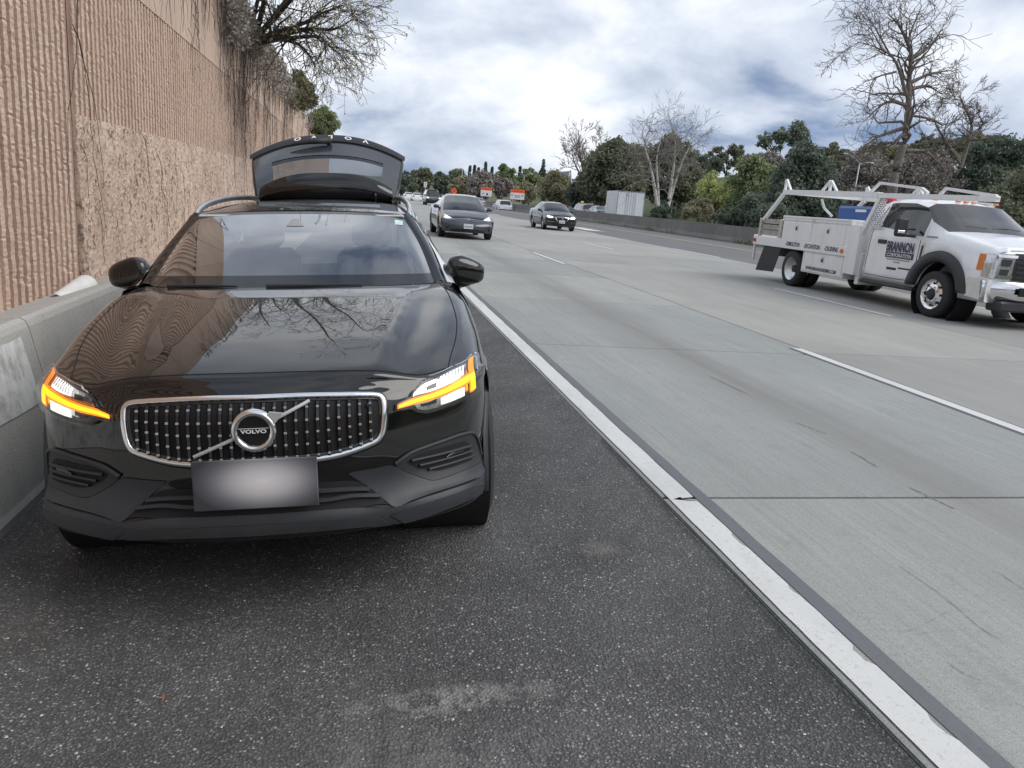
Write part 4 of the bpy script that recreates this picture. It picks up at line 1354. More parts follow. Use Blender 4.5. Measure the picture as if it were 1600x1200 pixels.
# ---- door mirrors
def superell(c, r, n=2.6, mz=24, mx=14):
    m = MB(); G = []
    def sp(v, e): return math.copysign(abs(v) ** e, v)
    for i in range(mx + 1):
        ph = -math.pi / 2 + math.pi * i / mx
        G.append([(c[0] + r[0] * sp(math.cos(ph), 2 / n) * sp(math.cos(th), 2 / n), c[1] + r[1] * sp(math.cos(ph), 2 / n) * sp(math.sin(th), 2 / n), c[2] + r[2] * sp(math.sin(ph), 2 / n)) for th in [2 * math.pi * k / mz for k in range(mz + 1)]])
    return m.grid(G)
mp = MB()
mm = superell((.905, 1.80, 1.105), (.112, .075, .078), 3.0)
# slope the housing: lower and narrower outboard
mm.v = [(x, y + (x - .9) * .30, z - max(0, x - .88) * .16 - (max(0, z - 1.105) * max(0, x - .88) * 2.2)) for x, y, z in mm.v]
mirs = both('door_mirror', mm, MAT['black_paint'])
both('mirror_lower_shell', MB().tube([(.835, 1.77, 1.035), (.89, 1.79, 1.030), (.97, 1.815, 1.036)], [.030, .034, .02], 10), MAT['gloss_black'], parents=mirs)
both('mirror_arm', MB().tube([(.88, 1.80, 1.045), (.835, 1.79, .985), (.80, 1.78, .965)], [.036, .028, .034], 8), MAT['gloss_black'], parents=mirs)
both('mirror_signal', MB().tube([(.95, 1.765, 1.060), (.985, 1.78, 1.066), (1.005, 1.80, 1.075)], [.004, .006, .004], 6), MAT['chrome'], parents=mirs)
both('mirror_glass', MB().box((.885, 1.862, 1.105), (.11, .006, .09)), MAT['chrome'], parents=mirs)

# ---- raised tailgate
tg = empty('tailgate', (0, 3.82, 1.5), parent=volvo)
TO = Vector((0, 3.82, 1.5))
def tsub(m):
    m.v = [(x - TO.x, y - TO.y, z - TO.z) for x, y, z in m.v]; return m
def Tp(s, f, off=0.0):
    """outer skin of the raised gate: s -1..1 across, f 0 (hinge) .. 1 (lettered edge)"""
    hw = .535 + .075 * f
    z = 1.50 + .50 * f + .018 - (.135 * f + .03) * abs(s) ** 2.2
    y = 3.84 + .50 * f - .10 * f * s * s
    n = Vector((s * .25, -.72, .69)).normalized()
    return Vector((hw * s, y, z)) + n * (.02 * math.sin(math.pi * min(1, max(0, f))) + off)
S_ = np.linspace(-1, 1, 41)
def tgrid(f0, f1, nf, off, s0=-1, s1=1, ns=41, edge=None):
    return [[Tp(s, f, off) for s in np.linspace(s0, s1, ns)] for f in np.linspace(f0, f1, nf)]
# gate skin as a frame round the see-through pane
W0, W1, WS = .22, .66, .76
m = MB()
m.grid(tgrid(0, W0, 5, 0)); m.grid(tgrid(W1, 1.0, 5, 0)); m.grid(tgrid(W0, W1, 8, 0, -1, -WS, 6)); m.grid(tgrid(W0, W1, 8, 0, WS, 1, 6))
MAT['gate_grey'] = simple('dark_gate_glass', (.045, .049, .057), .16, var=.1, coat=1.0)
tsub(m).build('gate_skin', MAT['gate_grey'], tg, True)
tsub(MB().grid(tgrid(W0, W1, 8, -.004, -WS, WS, 24))).build('rear_window', MAT['rear_glass'], tg, True)
m = MB(); m.grid(tgrid(0, W0 - .02, 4, -.05)); m.grid(tgrid(W1 + .02, 1.0, 4, -.05)); m.grid(tgrid(W0, W1, 6, -.05, -1, -WS - .02, 4)); m.grid(tgrid(W0, W1, 6, -.05, WS + .02, 1, 4))
tsub(m).build('gate_inner_trim', MAT['interior'], tg, True)
rimp = [Tp(-1, f, -.02) for f in np.linspace(0, 1, 8)] + [Tp(s, 1, -.02) for s in np.linspace(-.95, .95, 30)] + [Tp(1, f, -.02) for f in np.linspace(1, 0, 8)]
tsub(MB().tube(rimp, .022, 8)).build('gate_edge', MAT['black_paint'], tg, True)
# bowed edge band that carries the lettering
band = [[Tp(s, f, .012 + (.006 if 0 < i < 3 else 0)) + Vector((0, 0, .0)) for s in np.linspace(-1.03, 1.03, 41)] for i, f in enumerate((.90, .915, 1.0, 1.02))]
tsub(MB().grid(band)).build('gate_band', MAT['clad'], tg, True)
for ch, s in zip('VOLVO', (.50, .265, .03, -.195, -.41)):
    p = Tp(s, .965, .022)
    x_ = (Tp(s - .05, .965, .02) - Tp(s + .05, .965, .02)).normalized(); y_ = (Tp(s, .91, .02) - Tp(s, 1.0, .02)).normalized()
    lettering('gate_letter', ch, .058, p - TO, x_, y_, MAT['letter'], tg, bold=.0022, sx=1.25)
# rear wiper
wp = [Tp(-.06, .86, .03), Tp(.0, .855, .045), Tp(-.25, .835, .045), Tp(-.50, .825, .03)]
tsub(MB().tube([Tp(.02, .89, .03), Tp(.0, .83, .035)], [.022, .026], 8).tube([Tp(.03, .86, .04), Tp(-.2, .845, .045), Tp(-.36, .835, .045), Tp(-.52, .83, .035)], [.028, .026, .020, .006], 8)).build('rear_wiper', MAT['matte_black'], tg, True)
# roof spoiler lip that turns up with the gate
SPO = []
for i, f in enumerate(np.linspace(0, 1, 7)):
    SPO.append([Vector((s * (.525 + .0 * f) * (1 - .03 * f), 3.80 + .02 * f - .09 * f * 0 + .03 * s * s, 1.50 - .03 * abs(s) ** 3 + f * (.205 - .085 * abs(s) ** 2.6))) + Vector((0, -.035 * math.sin(math.pi * f), 0)) for s in np.linspace(-1, 1, 41)])
m = MB().grid(SPO)
m.grid([SPO[-1], [p + Vector((0, .16, -.02)) for p in SPO[-1]]])
m.grid([[SPO[i][0], SPO[i][0] + Vector((0, .16, 0))] for i in range(7)]); m.grid([[SPO[i][-1], SPO[i][-1] + Vector((0, .16, 0))] for i in range(7)])
tsub(m).build('roof_spoiler', MAT['black_paint'], tg, True)
both('gas_strut', MB().tube([(.55, 3.95, 1.15), (.56, 4.12, 1.72)], [.012, .008], 6), MAT['matte_black'])
# tail
MB().box((0, 4.32, .48), (1.62, .24, .36), None, .07).build('rear_bumper', MAT['clad'], volvo)
both('tail_lamp', MB().box((.74, 4.28, .95), (.12, .18, .42), None, .04), simple('tail_lamp_red', (.35, .01, .01), .2))
MB().box((0, 3.95, .62), (1.3, .7, .04)).build('load_floor', MAT['interior'], volvo)
# ================================================================== traffic
MAT['car_glass'] = glassy('tinted_car_glass', (.25, .28, .29), .02, .62, .85)
MAT['headlight_on'] = emitter('lit_headlamp', (1.0, .95, .78), 1.6, (.8, .8, .75))
MAT['headlight_glass'] = simple('headlamp_silver', (.55, .56, .55), .15, .6, var=.2, scale=30)
MAT['plate_white'] = simple('plate_white', (.66, .67, .69), .5, var=.06)
MAT['plate_ink'] = simple('plate_ink', (.16, .18, .26), .6, var=.5, scale=60)
MAT['tail_red'] = simple('tail_lamp', (.45, .02, .02), .25)
MAT['grey_rim'] = simple('grey_rim', (.30, .30, .31), .35, .7)

def sect(W, kind, top, belt, wr):
    if kind == 'h':
        return [(.90 * W, .22), (.985 * W, .40), (W, .60), (.955 * W, min(belt, top - .07)), (.90 * W, top - .045), (.82 * W, top - .02), (.66 * W, top - .006), (.36 * W, top + .008), (0, top + .012)]
    a, b = (.955 * W, belt), (wr, top - .075)
    lp = lambda f: (a[0] + (b[0] - a[0]) * f + .02 * math.sin(math.pi * f), a[1] + (b[1] - a[1]) * f)
    return [(.90 * W, .22), (.985 * W, .40), (W, .60), a, lp(.08), lp(.97), (.84 * wr, top - .02), (.45 * wr, top), (0, top + .006)]

def loft_car(spec, root, paint, detail=True):
    """body shell built from cross-sections; faces go to body, windscreen, side windows, rear window"""
    W, st = spec['W'], spec['stations']
    Y = np.array([s[0] for s in st])
    S = np.array([sect(W * (s[5] if len(s) > 5 else 1.0), s[1], s[2], s[3], s[4]) for s in st])     # k x 9 x 2
    if 'sill' in spec: S[:, 0, 1] = spec['sill']
    ys = set(np.round(Y, 4))
    for yc, R in spec['arches']:
        for a in np.linspace(-1, 1, 13): ys.add(round(yc + a * R, 4))
        ys.add(round(yc - R - .01, 4)); ys.add(round(yc + R + .01, 4))
    for y in np.arange(Y[0], Y[-1], .2): ys.add(round(float(y), 4))
    ys = np.array(sorted(v for v in ys if Y[0] <= v <= Y[-1]))
    sec = np.stack([np.stack([np.interp(ys, Y, S[:, c, d]) for d in (0, 1)], 1) for c in range(9)], 1)   # n x 9 x 2
    for i, y in enumerate(ys):
        for yc, R in spec['arches']:
            if abs(y - yc) < R:
                zb = spec['wr'] + math.sqrt(R * R - (y - yc) ** 2)
                for c in range(3):
                    if sec[i, c, 1] < zb: sec[i, c, 1] = zb + c * .002
    sweepb = spec.get('sweep', .0)
    P = np.zeros((len(ys), 9, 3)); P[..., 0] = sec[..., 0]; P[..., 1] = ys[:, None]; P[..., 2] = sec[..., 1]
    # windscreen and nose bow forward in the middle
    for i, y in enumerate(ys):
        bow = spec.get('bow', .10) * math.exp(-((y - spec['wsb']) / .55) ** 2)
        for c in range(9):
            P[i, c, 1] -= bow * (1 - min(1, P[i, c, 0] / W) ** 2) * (c > 3)
    full_ = np.concatenate([P[:, ::-1] * np.array([-1, 1, 1]), P[:, 0:0]], 1)
    cols = np.concatenate([P * np.array([-1, 1, 1]), P[:, 7::-1]], 1)        # 17 columns, left sill .. right sill
    parts = {'body': MB(), 'windscreen': MB(), 'side_window': MB(), 'rear_window': MB()}
    wb, wt, rb, rt = spec['wsb'], spec['wst'], spec.get('rwb', 99), spec.get('rwt', 99)
    for i in range(len(ys) - 1):
        ym = (ys[i] + ys[i + 1]) / 2
        for j in range(16):
            c = min(j, 15 - j)
            k = 'body'
            if c >= 5 and wb < ym < wt: k = 'windscreen'
            elif c >= 5 and rt < ym < rb: k = 'rear_window'
            elif c == 4 and any(a < ym < b for a, b in spec['side']): k = 'side_window'
            q = [cols[i, j], cols[i, j + 1], cols[i + 1, j + 1], cols[i + 1, j]]
            parts[k].add(q, [(0, 1, 2, 3)])
    # merge the coincident points of the body so that shading is continuous
    def merged(m):
        key, nv, mp_ = {}, [], []
        for v in m.v:
            k = (round(v[0], 4), round(v[1], 4), round(v[2], 4))
            if k not in key: key[k] = len(nv); nv.append(v)
            mp_.append(key[k])
        q = MB(); q.v = nv; q.f = [tuple(mp_[i] for i in f) for f in m.f if len(set(mp_[i] for i in f)) > 2]
        q.f = [tuple(dict.fromkeys(f)) for f in q.f]
        return q
    cap = MB()
    def capgrid(row, bulge, sg, nfade):
        G = []
        for c in range(9):
            px, py, pz = row[c]
            b = bulge * (1.0 if c < 4 else max(.25, px / W))
            G.append([(px * s_, py - sg * b * (1 - abs(s_) ** 2.2), pz + (.012 * (1 - s_ * s_) if c > 3 else 0)) for s_ in np.linspace(-1, 1, 19)])
        return G
    Gf = capgrid(P[0], spec.get('nose', .30), 1, 0); Gr = capgrid(P[-1], spec.get('tail', .14), -1, 0)
    parts['body'].grid([r[::-1] for r in Gf]); parts['body'].grid(Gr)
    b = merged(parts['body'])
    body = b.build('body', paint, root, True)
    for k in ('windscreen', 'side_window', 'rear_window'):
        if parts[k].f:
            if k == 'side_window':
                for sg in (-1, 1):
                    m = MB()
                    for f in parts[k].f:
                        q = [parts[k].v[i] for i in f]
                        if q[0][0] * sg > 0: m.add(q, [(0, 1, 2, 3)])
                    merged(m).build(k, MAT['car_glass'], root, True)
            else: merged(parts[k]).build(k, MAT['car_glass'], root, True)
    bv = BVHTree.FromPolygons([Vector(v) for v in b.v], b.f)
    return body, bv

def opatch(bv, up, lo, nu, nv, off, front=True, L=6.0):
    U, Lo = np.array(up, float), np.array(lo, float)
    def rs(C):
        if len(C) > 2: C = catmull(C, 5)
        d = np.concatenate([[0], np.cumsum(np.hypot(*np.diff(C, axis=0).T))]); s_ = np.linspace(0, d[-1], nu)
        return np.stack([np.interp(s_, d, C[:, 0]), np.interp(s_, d, C[:, 1])], 1)
    U, Lo = rs(U), rs(Lo)
    G = []
    last = None
    for i in range(nu):
        r = []
        for j in range(nv):
            x, z = U[i] + (Lo[i] - U[i]) * j / (nv - 1)
            o_, d_ = (Vector((x, -2, z)), Vector((0, 1, 0))) if front else (Vector((x, L + 3, z)), Vector((0, -1, 0)))
            l, n, _, _ = bv.ray_cast(o_, d_)
            if l is None:
                l, n, _, _ = bv.find_nearest(Vector((x, .1 if front else L, z)))
            r.append(l - d_ * off); last = l
        G.append(r)
    return MB().grid(G)
def oboth(root, name, bv, up, lo, nu, nv, off, mat, **kw):
    m = opatch(bv, up, lo, nu, nv, off, **kw)
    m.build(name, mat, root, True); return mirrored(m).build(name, mat, root, True)

def car_mirrors(root, x, y, z, mat, s=1.0):
    for sg in (-1, 1):
        m = superell((0, 0, 0), (.10 * s, .06 * s, .065 * s), 2.8, 14, 8)
        m.v = [(sg * (x + .07) + a, y + b, z + c) for a, b, c in m.v]
        o = m.build('door_mirror', mat, root, True)
        MB().tube([(sg * (x - .06), y, z - .05), (sg * (x + .03), y, z - .03)], .02, 6).build('mirror_arm', MAT['matte_black'], o)

def wheels(root, W, fy, ry, R, rim, w=.21):
    for y in (fy, ry):
        for sg in (-1, 1):
            wheel(root, (sg * (W - w / 2 - .02), y, R), R, w, 5, rim, sg)
    MB().box((0, (fy + ry) / 2, .34), (W * 1.5, ry - fy + .9, .22)).build('underbody', MAT['void'], root)

def plate(root, bv, z, y=None, w=.31, h=.155):
    l, n, _, _ = bv.ray_cast(Vector((0, -2, z)), Vector((0, 1, 0)))
    py = (l.y if l else .05) - .018
    p = MB().box((0, py, z), (w, .01, h)).build('number_plate', MAT['plate_white'], root)
    m = MB()
    for k in range(7): m.box((-.115 + k * .038, py - .006, z - .012), (.022, .002, .058))
    m.build('plate_digits', MAT['plate_ink'], p)

# ---- grey electric sedan in the near lane
MAT['grey_paint'] = car_paint('grey_car_paint', (.055, .062, .078), .3, metal=.35)
MAT['black_paint_b'] = car_paint('dark_car_paint', (.016, .018, .018), .28)
MAT['white_paint'] = car_paint('white_car_paint', (.80, .81, .82), .35)
MAT['silver_paint'] = car_paint('silver_car_paint', (.36, .38, .40), .32, metal=.5)
MAT['blue_paint'] = car_paint('blue_grey_paint', (.22, .27, .33), .32, metal=.3)

spec_ev = dict(W=.925, wr=.335, arches=[(.88, .37), (3.75, .37)], wsb=1.08, wst=2.02, rwt=3.05, rwb=4.18, bow=.16, nose=.33, tail=.2, side=[(1.75, 2.55), (2.62, 3.45)],
    stations=[(.34, 'h', .66, .60, .6, .96), (.48, 'h', .735, .66, .6), (.75, 'h', .82, .72, .6), (1.08, 'h', .905, .80, .6), (1.50, 'c', 1.17, .90, .70), (2.02, 'c', 1.395, .93, .62), (2.5, 'c', 1.445, .94, .61), (3.05, 'c', 1.405, .95, .60), (3.6, 'c', 1.27, .97, .62), (4.18, 'c', 1.10, 1.0, .74), (4.45, 'h', 1.07, .98, .6, .97), (4.52, 'h', 1.05, .95, .6, .93)])
def build_ev():
    r = empty('electric_sedan')
    body, bv = loft_car(spec_ev, r, MAT['grey_paint'])
    wheels(r, .925, .88, 3.75, .335, MAT['grey_rim'])
    oboth(r, 'headlamp', bv, [(.50, .655), (.60, .70), (.70, .755), (.78, .79)], [(.49, .645), (.60, .635), (.72, .625), (.83, .64)], 10, 4, .006, MAT['headlight_glass'])
    oboth(r, 'headlamp_beam', bv, [(.56, .665), (.64, .705), (.74, .75)], [(.57, .652), (.66, .655), (.76, .665)], 8, 3, .010, MAT['headlight_on'])
    m = opatch(bv, [(-.60, .30), (-.4, .335), (0, .345), (.4, .335), (.60, .30)], [(-.56, .235), (-.3, .235), (0, .235), (.3, .235), (.56, .235)], 22, 3, .006)
    m.build('lower_intake', MAT['void'], r, True)
    m = opatch(bv, [(-.80, .25), (-.4, .24), (0, .24), (.4, .24), (.80, .25)], [(-.78, .225), (-.4, .222), (0, .222), (.4, .222), (.78, .225)], 22, 2, .012)
    m.build('chin_trim', MAT['matte_black'], r, True)
    for sg in (-1, 1):
        MB().box((sg * .70, .13, .35), (.06, .02, .12), None, .008).build('side_vent', MAT['void'], r)
    MB().lathe([(0, .001), (0, .034)], 16, 'y', (0, .055, .66)).build('front_emblem', MAT['chrome'], r)
    plate(r, bv, .43)
    car_mirrors(r, .87, 1.62, .99, MAT['grey_paint'])
    for sg in (-1, 1):
        MB().box((sg * .925, 2.35, .80), (.012, .20, .025)).build('door_handle', MAT['matte_black'], r)
    MB().box((0, 4.60, .55), (1.5, .16, .34), None, .05).build('rear_bumper', MAT['grey_paint'], r)
    return r
ev = build_ev()
a_, b_ = at_z(690.3, 369.2), at_z(759.4, 374.3)
ev.location = ((a_.x + b_.x) / 2 - .0, (a_.y + b_.y) / 2 - .95, 0)
tag(ev, 'dark grey electric sedan driving in the lane beside the black estate car', 'car')

# ---- black compact sedan further off
spec_sd = dict(W=.89, wr=.32, arches=[(.86, .355), (3.44, .355)], wsb=1.14, wst=1.90, rwt=3.25, rwb=3.92, bow=.13, nose=.27, tail=.12, side=[(1.66, 2.40), (2.47, 3.20)],
    stations=[(.30, 'h', .74, .66, .6, .96), (.42, 'h', .80, .72, .6), (.75, 'h', .88, .78, .6), (1.14, 'h', .96, .86, .6), (1.48, 'c', 1.18, .92, .69), (1.90, 'c', 1.40, .95, .61), (2.4, 'c', 1.46, .96, .60), (2.9, 'c', 1.455, .97, .60), (3.25, 'c', 1.40, .98, .60), (3.92, 'c', 1.10, 1.0, .70), (4.2, 'h', 1.07, .98, .6), (4.42, 'h', 1.03, .95, .6, .95)])
def build_sedan(name, paint, lights_on=True):
    r = empty(name)
    body, bv = loft_car(spec_sd, r, paint)
    wheels(r, .89, .86, 3.44, .32, MAT['alu'])
    oboth(r, 'headlamp', bv, [(.43, .70), (.54, .76), (.66, .775), (.80, .75)], [(.45, .64), (.56, .625), (.68, .635), (.81, .67)], 10, 4, .006, MAT['headlight_glass'])
    if lights_on:
        oboth(r, 'headlamp_beam', bv, [(.50, .71), (.60, .75), (.74, .745)], [(.51, .655), (.62, .645), (.76, .67)], 8, 3, .012, MAT['headlight_on'])
    opatch(bv, [(-.40, .70), (0, .705), (.40, .70)], [(-.28, .50), (0, .49), (.28, .50)], 14, 4, .010).build('grille_surround', MAT['chrome'], r, True)
    opatch(bv, [(-.34, .685), (0, .69), (.34, .685)], [(-.23, .52), (0, .51), (.23, .52)], 14, 4, .018).build('grille', MAT['void'], r, True)
    MB().lathe([(0, .001), (0, .06)], 18, 'y', (0, -.035, .645)).build('front_emblem', MAT['chrome'], r)
    oboth(r, 'bumper_trim', bv, [(.42, .46), (.60, .465), (.78, .47)], [(.42, .445), (.60, .45), (.78, .455)], 8, 2, .014, MAT['chrome'])
    opatch(bv, [(-.55, .38), (0, .40), (.55, .38)], [(-.50, .26), (0, .25), (.50, .26)], 14, 3, .008).build('lower_intake', MAT['void'], r, True)
    plate(r, bv, .47)
    car_mirrors(r, .84, 1.62, 1.0, paint)
    for yy_ in (2.05, 2.9):
        for sg in (-1, 1): MB().box((sg * .888, yy_, .82), (.02, .18, .03), None, .006).build('door_handle', paint, r)
    oboth(r, 'tail_lamp', bv, [(.48, .98), (.80, .96)], [(.5, .82), (.83, .80)], 5, 3, .008, MAT['tail_red'], front=False, L=4.5)
    MB().box((0, 4.50, .45), (1.5, .12, .32), None, .04).build('rear_bumper', paint, r)
    return r
sd = build_sedan('compact_sedan', MAT['black_paint_b'])
a_, b_ = at_z(849.8, 358), at_z(892, 361.4)
sd.location = ((a_.x + b_.x) / 2, (a_.y + b_.y) / 2 - .86, 0)
tag(sd, 'black compact sedan with lit headlamps approaching left of the far barrier', 'car')

# ---- large sport utility far up the road
spec_suv = dict(W=1.0, wr=.39, arches=[(.98, .45), (3.95, .45)], wsb=1.35, wst=1.95, rwt=5.0, rwb=5.2, bow=.10, nose=.10, tail=.06, side=[(1.85, 2.7), (2.78, 3.75), (3.85, 4.85)], sill=.34,
    stations=[(.14, 'h', 1.02, .9, .7, .97), (.26, 'h', 1.08, .96, .7), (.8, 'h', 1.12, 1.0, .7), (1.35, 'h', 1.17, 1.05, .7), (1.62, 'c', 1.45, 1.10, .80), (1.95, 'c', 1.80, 1.12, .73), (2.4, 'c', 1.90, 1.13, .73), (4.6, 'c', 1.88, 1.13, .71), (5.0, 'c', 1.78, 1.13, .72), (5.2, 'c', 1.25, 1.12, .80), (5.28, 'h', 1.1, 1.0, .7, .97)])
def build_suv(name, paint, on=True):
    r = empty(name)
    body, bv = loft_car(spec_suv, r, paint)
    wheels(r, 1.0, .98, 3.95, .39, MAT['alu'], .25)
    oboth(r, 'headlamp', bv, [(.58, 1.0), (.78, 1.01), (.92, .99)], [(.60, .84), (.78, .83), (.92, .84)], 6, 3, .01, MAT['headlight_glass'])
    if on: oboth(r, 'headlamp_beam', bv, [(.62, .97), (.86, .97)], [(.63, .87), (.86, .87)], 5, 3, .018, MAT['headlight_on'])
    opatch(bv, [(-.55, 1.0), (0, 1.01), (.55, 1.0)], [(-.55, .74), (0, .73), (.55, .74)], 10, 4, .012).build('grille', MAT['chrome'], r)
    for k in range(4): MB().box((0, .0, .77 + k * .065), (1.06, .035, .03)).build('grille_slat', MAT['matte_black'], r)
    MB().box((0, .03, .55), (1.86, .16, .22), None, .04).build('front_bumper', paint, r)
    plate(r, bv, .58)
    car_mirrors(r, .97, 1.75, 1.2, paint, 1.2)
    MB().box((0, 3.4, 1.925), (1.2, 2.4, .03), None, .01).build('roof_rack', MAT['alu'], r)
    oboth(r, 'tail_lamp', bv, [(.84, 1.3), (.95, 1.3)], [(.84, .8), (.97, .8)], 3, 4, .01, MAT['tail_red'], front=False, L=5.4)
    MB().box((0, 5.30, .55), (1.86, .14, .22), None, .04).build('rear_bumper', MAT['matte_black'], r)
    return r
suv = build_suv('sport_utility', MAT['black_paint_b'])
p_ = at_y(677.5, 319, 98.0)
suv.location = (p_.x, 98.0, 0)
tag(suv, 'dark sport utility vehicle coming from far up the road under white post sign', 'car')

# ---- vehicles mostly hidden behind the raised tailgate
hd = build_sedan('far_sedan', MAT['black_paint_b'])
p_ = at_y(618, 313, 88.0); hd.location = (p_.x - .25, 88.0, 0)
tag(hd, 'dark sedan half hidden by the right edge of the raised tailgate', 'car')

# ---- traffic beyond the median
MAT['yellow_gear'] = simple('yellow_light_bar', (.75, .55, .05), .5)
def away(root, px, py, Y, z=-.10):
    """stand a vehicle at a picture column and distance, driving away"""
    p = at_y(px, py, Y)
    root.rotation_euler = (0, 0, math.pi)
    root.location = (p.x, Y, z)
c1 = build_sedan('far_car', MAT['white_paint'], False); away(c1, 637, 300, 150); tag(c1, 'leftmost white car beyond the median near the distant trees', 'car', 'cars beyond the median')
c2 = build_sedan('far_car', MAT['white_paint'], False); away(c2, 649.5, 301, 142); tag(c2, 'white car beyond the median just left of the white post sign', 'car', 'cars beyond the median')
c3 = build_suv('far_utility', MAT['white_paint'], False); away(c3, 780, 316, 112, -.55); tag(c3, 'white car beyond the median between the two orange and white boards', 'car', 'cars beyond the median')
c4 = build_sedan('far_car', MAT['silver_paint'], False); away(c4, 744, 308, 118); tag(c4, 'silver car beyond the median left of the first orange and white board', 'car', 'cars beyond the median')
c5 = build_suv('far_utility', MAT['silver_paint'], False); away(c5, 902, 326, 92, -.25); tag(c5, 'silver utility vehicle with yellow roof beacon beyond the median', 'car', 'cars beyond the median')
MB().box((0, 1.9, 2.02), (.30, .3, .26), None, .05).build('roof_beacon', MAT['yellow_gear'], c5)
c6 = build_sedan('far_car', MAT['blue_paint'], False); away(c6, 925, 328, 78, .05); tag(c6, 'pale blue car beyond the median just left of the white box truck', 'car', 'cars beyond the median')
c7 = build_sedan('parked_car', MAT['white_paint'], False); p_ = at_y(1100, 347, 62.0); c7.location = (p_.x, 62, terr(p_.x, 62) + .0); c7.rotation_euler = (0, 0, rad(70)); tag(c7, 'white rounded car parked below the bare white trunked trees', 'car')

# ---- white box truck beyond the median
bt = empty('box_truck')
t = NT('dirty_white_box')
p = t.pos(obj=True)
d1 = t.noise(t.pos((1, 4, .25), True), 2.0, 8, .7)
t.color(t.mix(t.ramp(d1, [(.48, 0.0), (.70, .8)]), (.78, .775, .75), (.24, .21, .18))); t.rough(.7)
MAT['dirty_white'] = t.m
MAT['clean_white'] = simple('white_box_doors', (.76, .78, .80), .5, var=.06)
MB().box((0, 4.0, 2.15), (2.4, 5.6, 2.6), None, .03).build('cargo_box', MAT['dirty_white'], bt)
MB().box((0, 1.193, 2.15), (2.42, .014, 2.62)).build('rear_frame', MAT['silver_paint'], bt)
for sg in (-1, 1):
    d_ = MB().box((sg * .58, 1.18, 2.13), (1.12, .02, 2.44), None, .004).build('rear_door', MAT['clean_white'], bt)
    for k in (.22, .40): MB().tube([(sg * k, 1.16, .95), (sg * k, 1.16, 3.3)], .018, 6).build('locking_bar', MAT['alu'], d_)
    for k in (1.2, 2.1, 3.0): MB().box((sg * 1.12, 1.165, k), (.12, .02, .07)).build('hinge', MAT['alu'], d_)
MB().box((0, 7.6, 1.35), (2.1, 1.5, 1.7), None, .12).build('cab', MAT['white_paint'], bt)
MB().box((0, 4.4, .70), (1.0, 6.4, .22)).build('chassis', MAT['void'], bt)
MB().box((0, 1.25, .55), (2.2, .08, .14)).build('rear_bumper', MAT['matte_black'], bt)
for y_ in (2.6, 7.5):
    for sg in (-1, 1): wheel(bt, (sg * .98, y_, .45), .45, .28, 5, MAT['alu'], sg)
p_ = at_y(979, 334, 66.0)
bt.location = (p_.x + .15, 65.0, -.55)
bt.rotation_euler = (0, 0, rad(-8))
tag(bt, 'white box truck with rust streaked side and closed rear doors beyond the median', 'truck')

# ================================================================== white flatbed work truck
MAT['truck_white'] = car_paint('white_truck_paint', (.80, .81, .82), .32)
t = NT('white_steel_body')
_v = t.pos(obj=True)
_g = t.noise(t.pos((1, 3, .4), True), 3.0, 8, .7); _g2 = t.noise(_v, 28.0, 5, .7)
_c = t.ramp(_g, [(.35, (.82, .82, .825)), (.62, (.76, .757, .75))])
t.color(t.mix(t.ramp(t.math('ADD', t.math('MULTIPLY', _g, .6), t.math('MULTIPLY', _g2, .4)), [(.56, 0.0), (.68, .6)]), _c, (.40, .37, .33)))
t.rough(.4)
MAT['body_white'] = t.m
MAT['navy'] = simple('navy_lettering', (.025, .035, .075), .5)
MAT['black_plastic'] = simple('black_moulding', (.03, .031, .034), .5, var=.15)
MAT['wood'] = simple('grey_weathered_boards', (.36, .34, .31), .8, var=.25, scale=10)
MAT['blue_box'] = simple('blue_compressor_paint', (.02, .10, .32), .4, var=.15)
MAT['red_gear'] = simple('red_gear_paint', (.45, .02, .03), .45)
MAT['orange_lens'] = simple('orange_marker_lens', (.70, .20, .04), .25, var=.1)
wt = empty('work_truck', (10.52, 10.2, 0))
tag(wt, 'white flatbed work truck with ladder rack and side toolboxes', 'truck')
spec_tr = dict(W=1.02, wr=.40, arches=[(1.22, .54)], wsb=1.40, wst=2.0, bow=.14, nose=.10, tail=.02, side=[(1.78, 2.98)], sill=.50,
    stations=[(.14, 'h', 1.20, 1.06, .8, .985), (.26, 'h', 1.26, 1.12, .8), (.8, 'h', 1.36, 1.22, .8), (1.40, 'h', 1.44, 1.30, .8), (1.70, 'c', 1.66, 1.28, .90), (2.0, 'c', 1.90, 1.27, .80), (2.3, 'c', 1.965, 1.31, .79), (2.75, 'c', 1.965, 1.37, .79), (3.1, 'c', 1.93, 1.40, .80), (3.18, 'c', 1.88, 1.40, .80)])
tb_body, tbv = loft_car(spec_tr, wt, MAT['truck_white'])
def tside(y, z):
    l, n, _, _ = tbv.ray_cast(Vector((-3, y, z)), Vector((1, 0, 0)))
    return (l.x if l else -1.02)
# front: grille, lamps, bumper
opatch(tbv, [(-.66, 1.17), (0, 1.19), (.66, 1.17)], [(-.66, .76), (0, .75), (.66, .76)], 14, 4, .012).build('grille', MAT['black_plastic'], wt)
for k in range(5):
    opatch(tbv, [(-.62, .83 + .075 * k), (0, .84 + .075 * k), (.62, .83 + .075 * k)], [(-.62, .795 + .075 * k), (0, .805 + .075 * k), (.62, .795 + .075 * k)], 14, 2, .045).build('grille_bar', MAT['matte_black'], wt)
def side_front(name, pts_up, pts_lo, mat, off, nu=8, nv=4):
    return oboth(wt, name, tbv, pts_up, pts_lo, nu, nv, off, mat)
side_front('headlamp', [(.64, 1.15), (.85, 1.155), (.99, 1.14)], [(.68, .78), (.85, .775), (.985, .775)], MAT['headlight_glass'], .012)
side_front('headlamp_projector', [(.70, 1.07), (.86, 1.07)], [(.72, .97), (.86, .97)], MAT['lamp_dark'], .024, 4, 3)
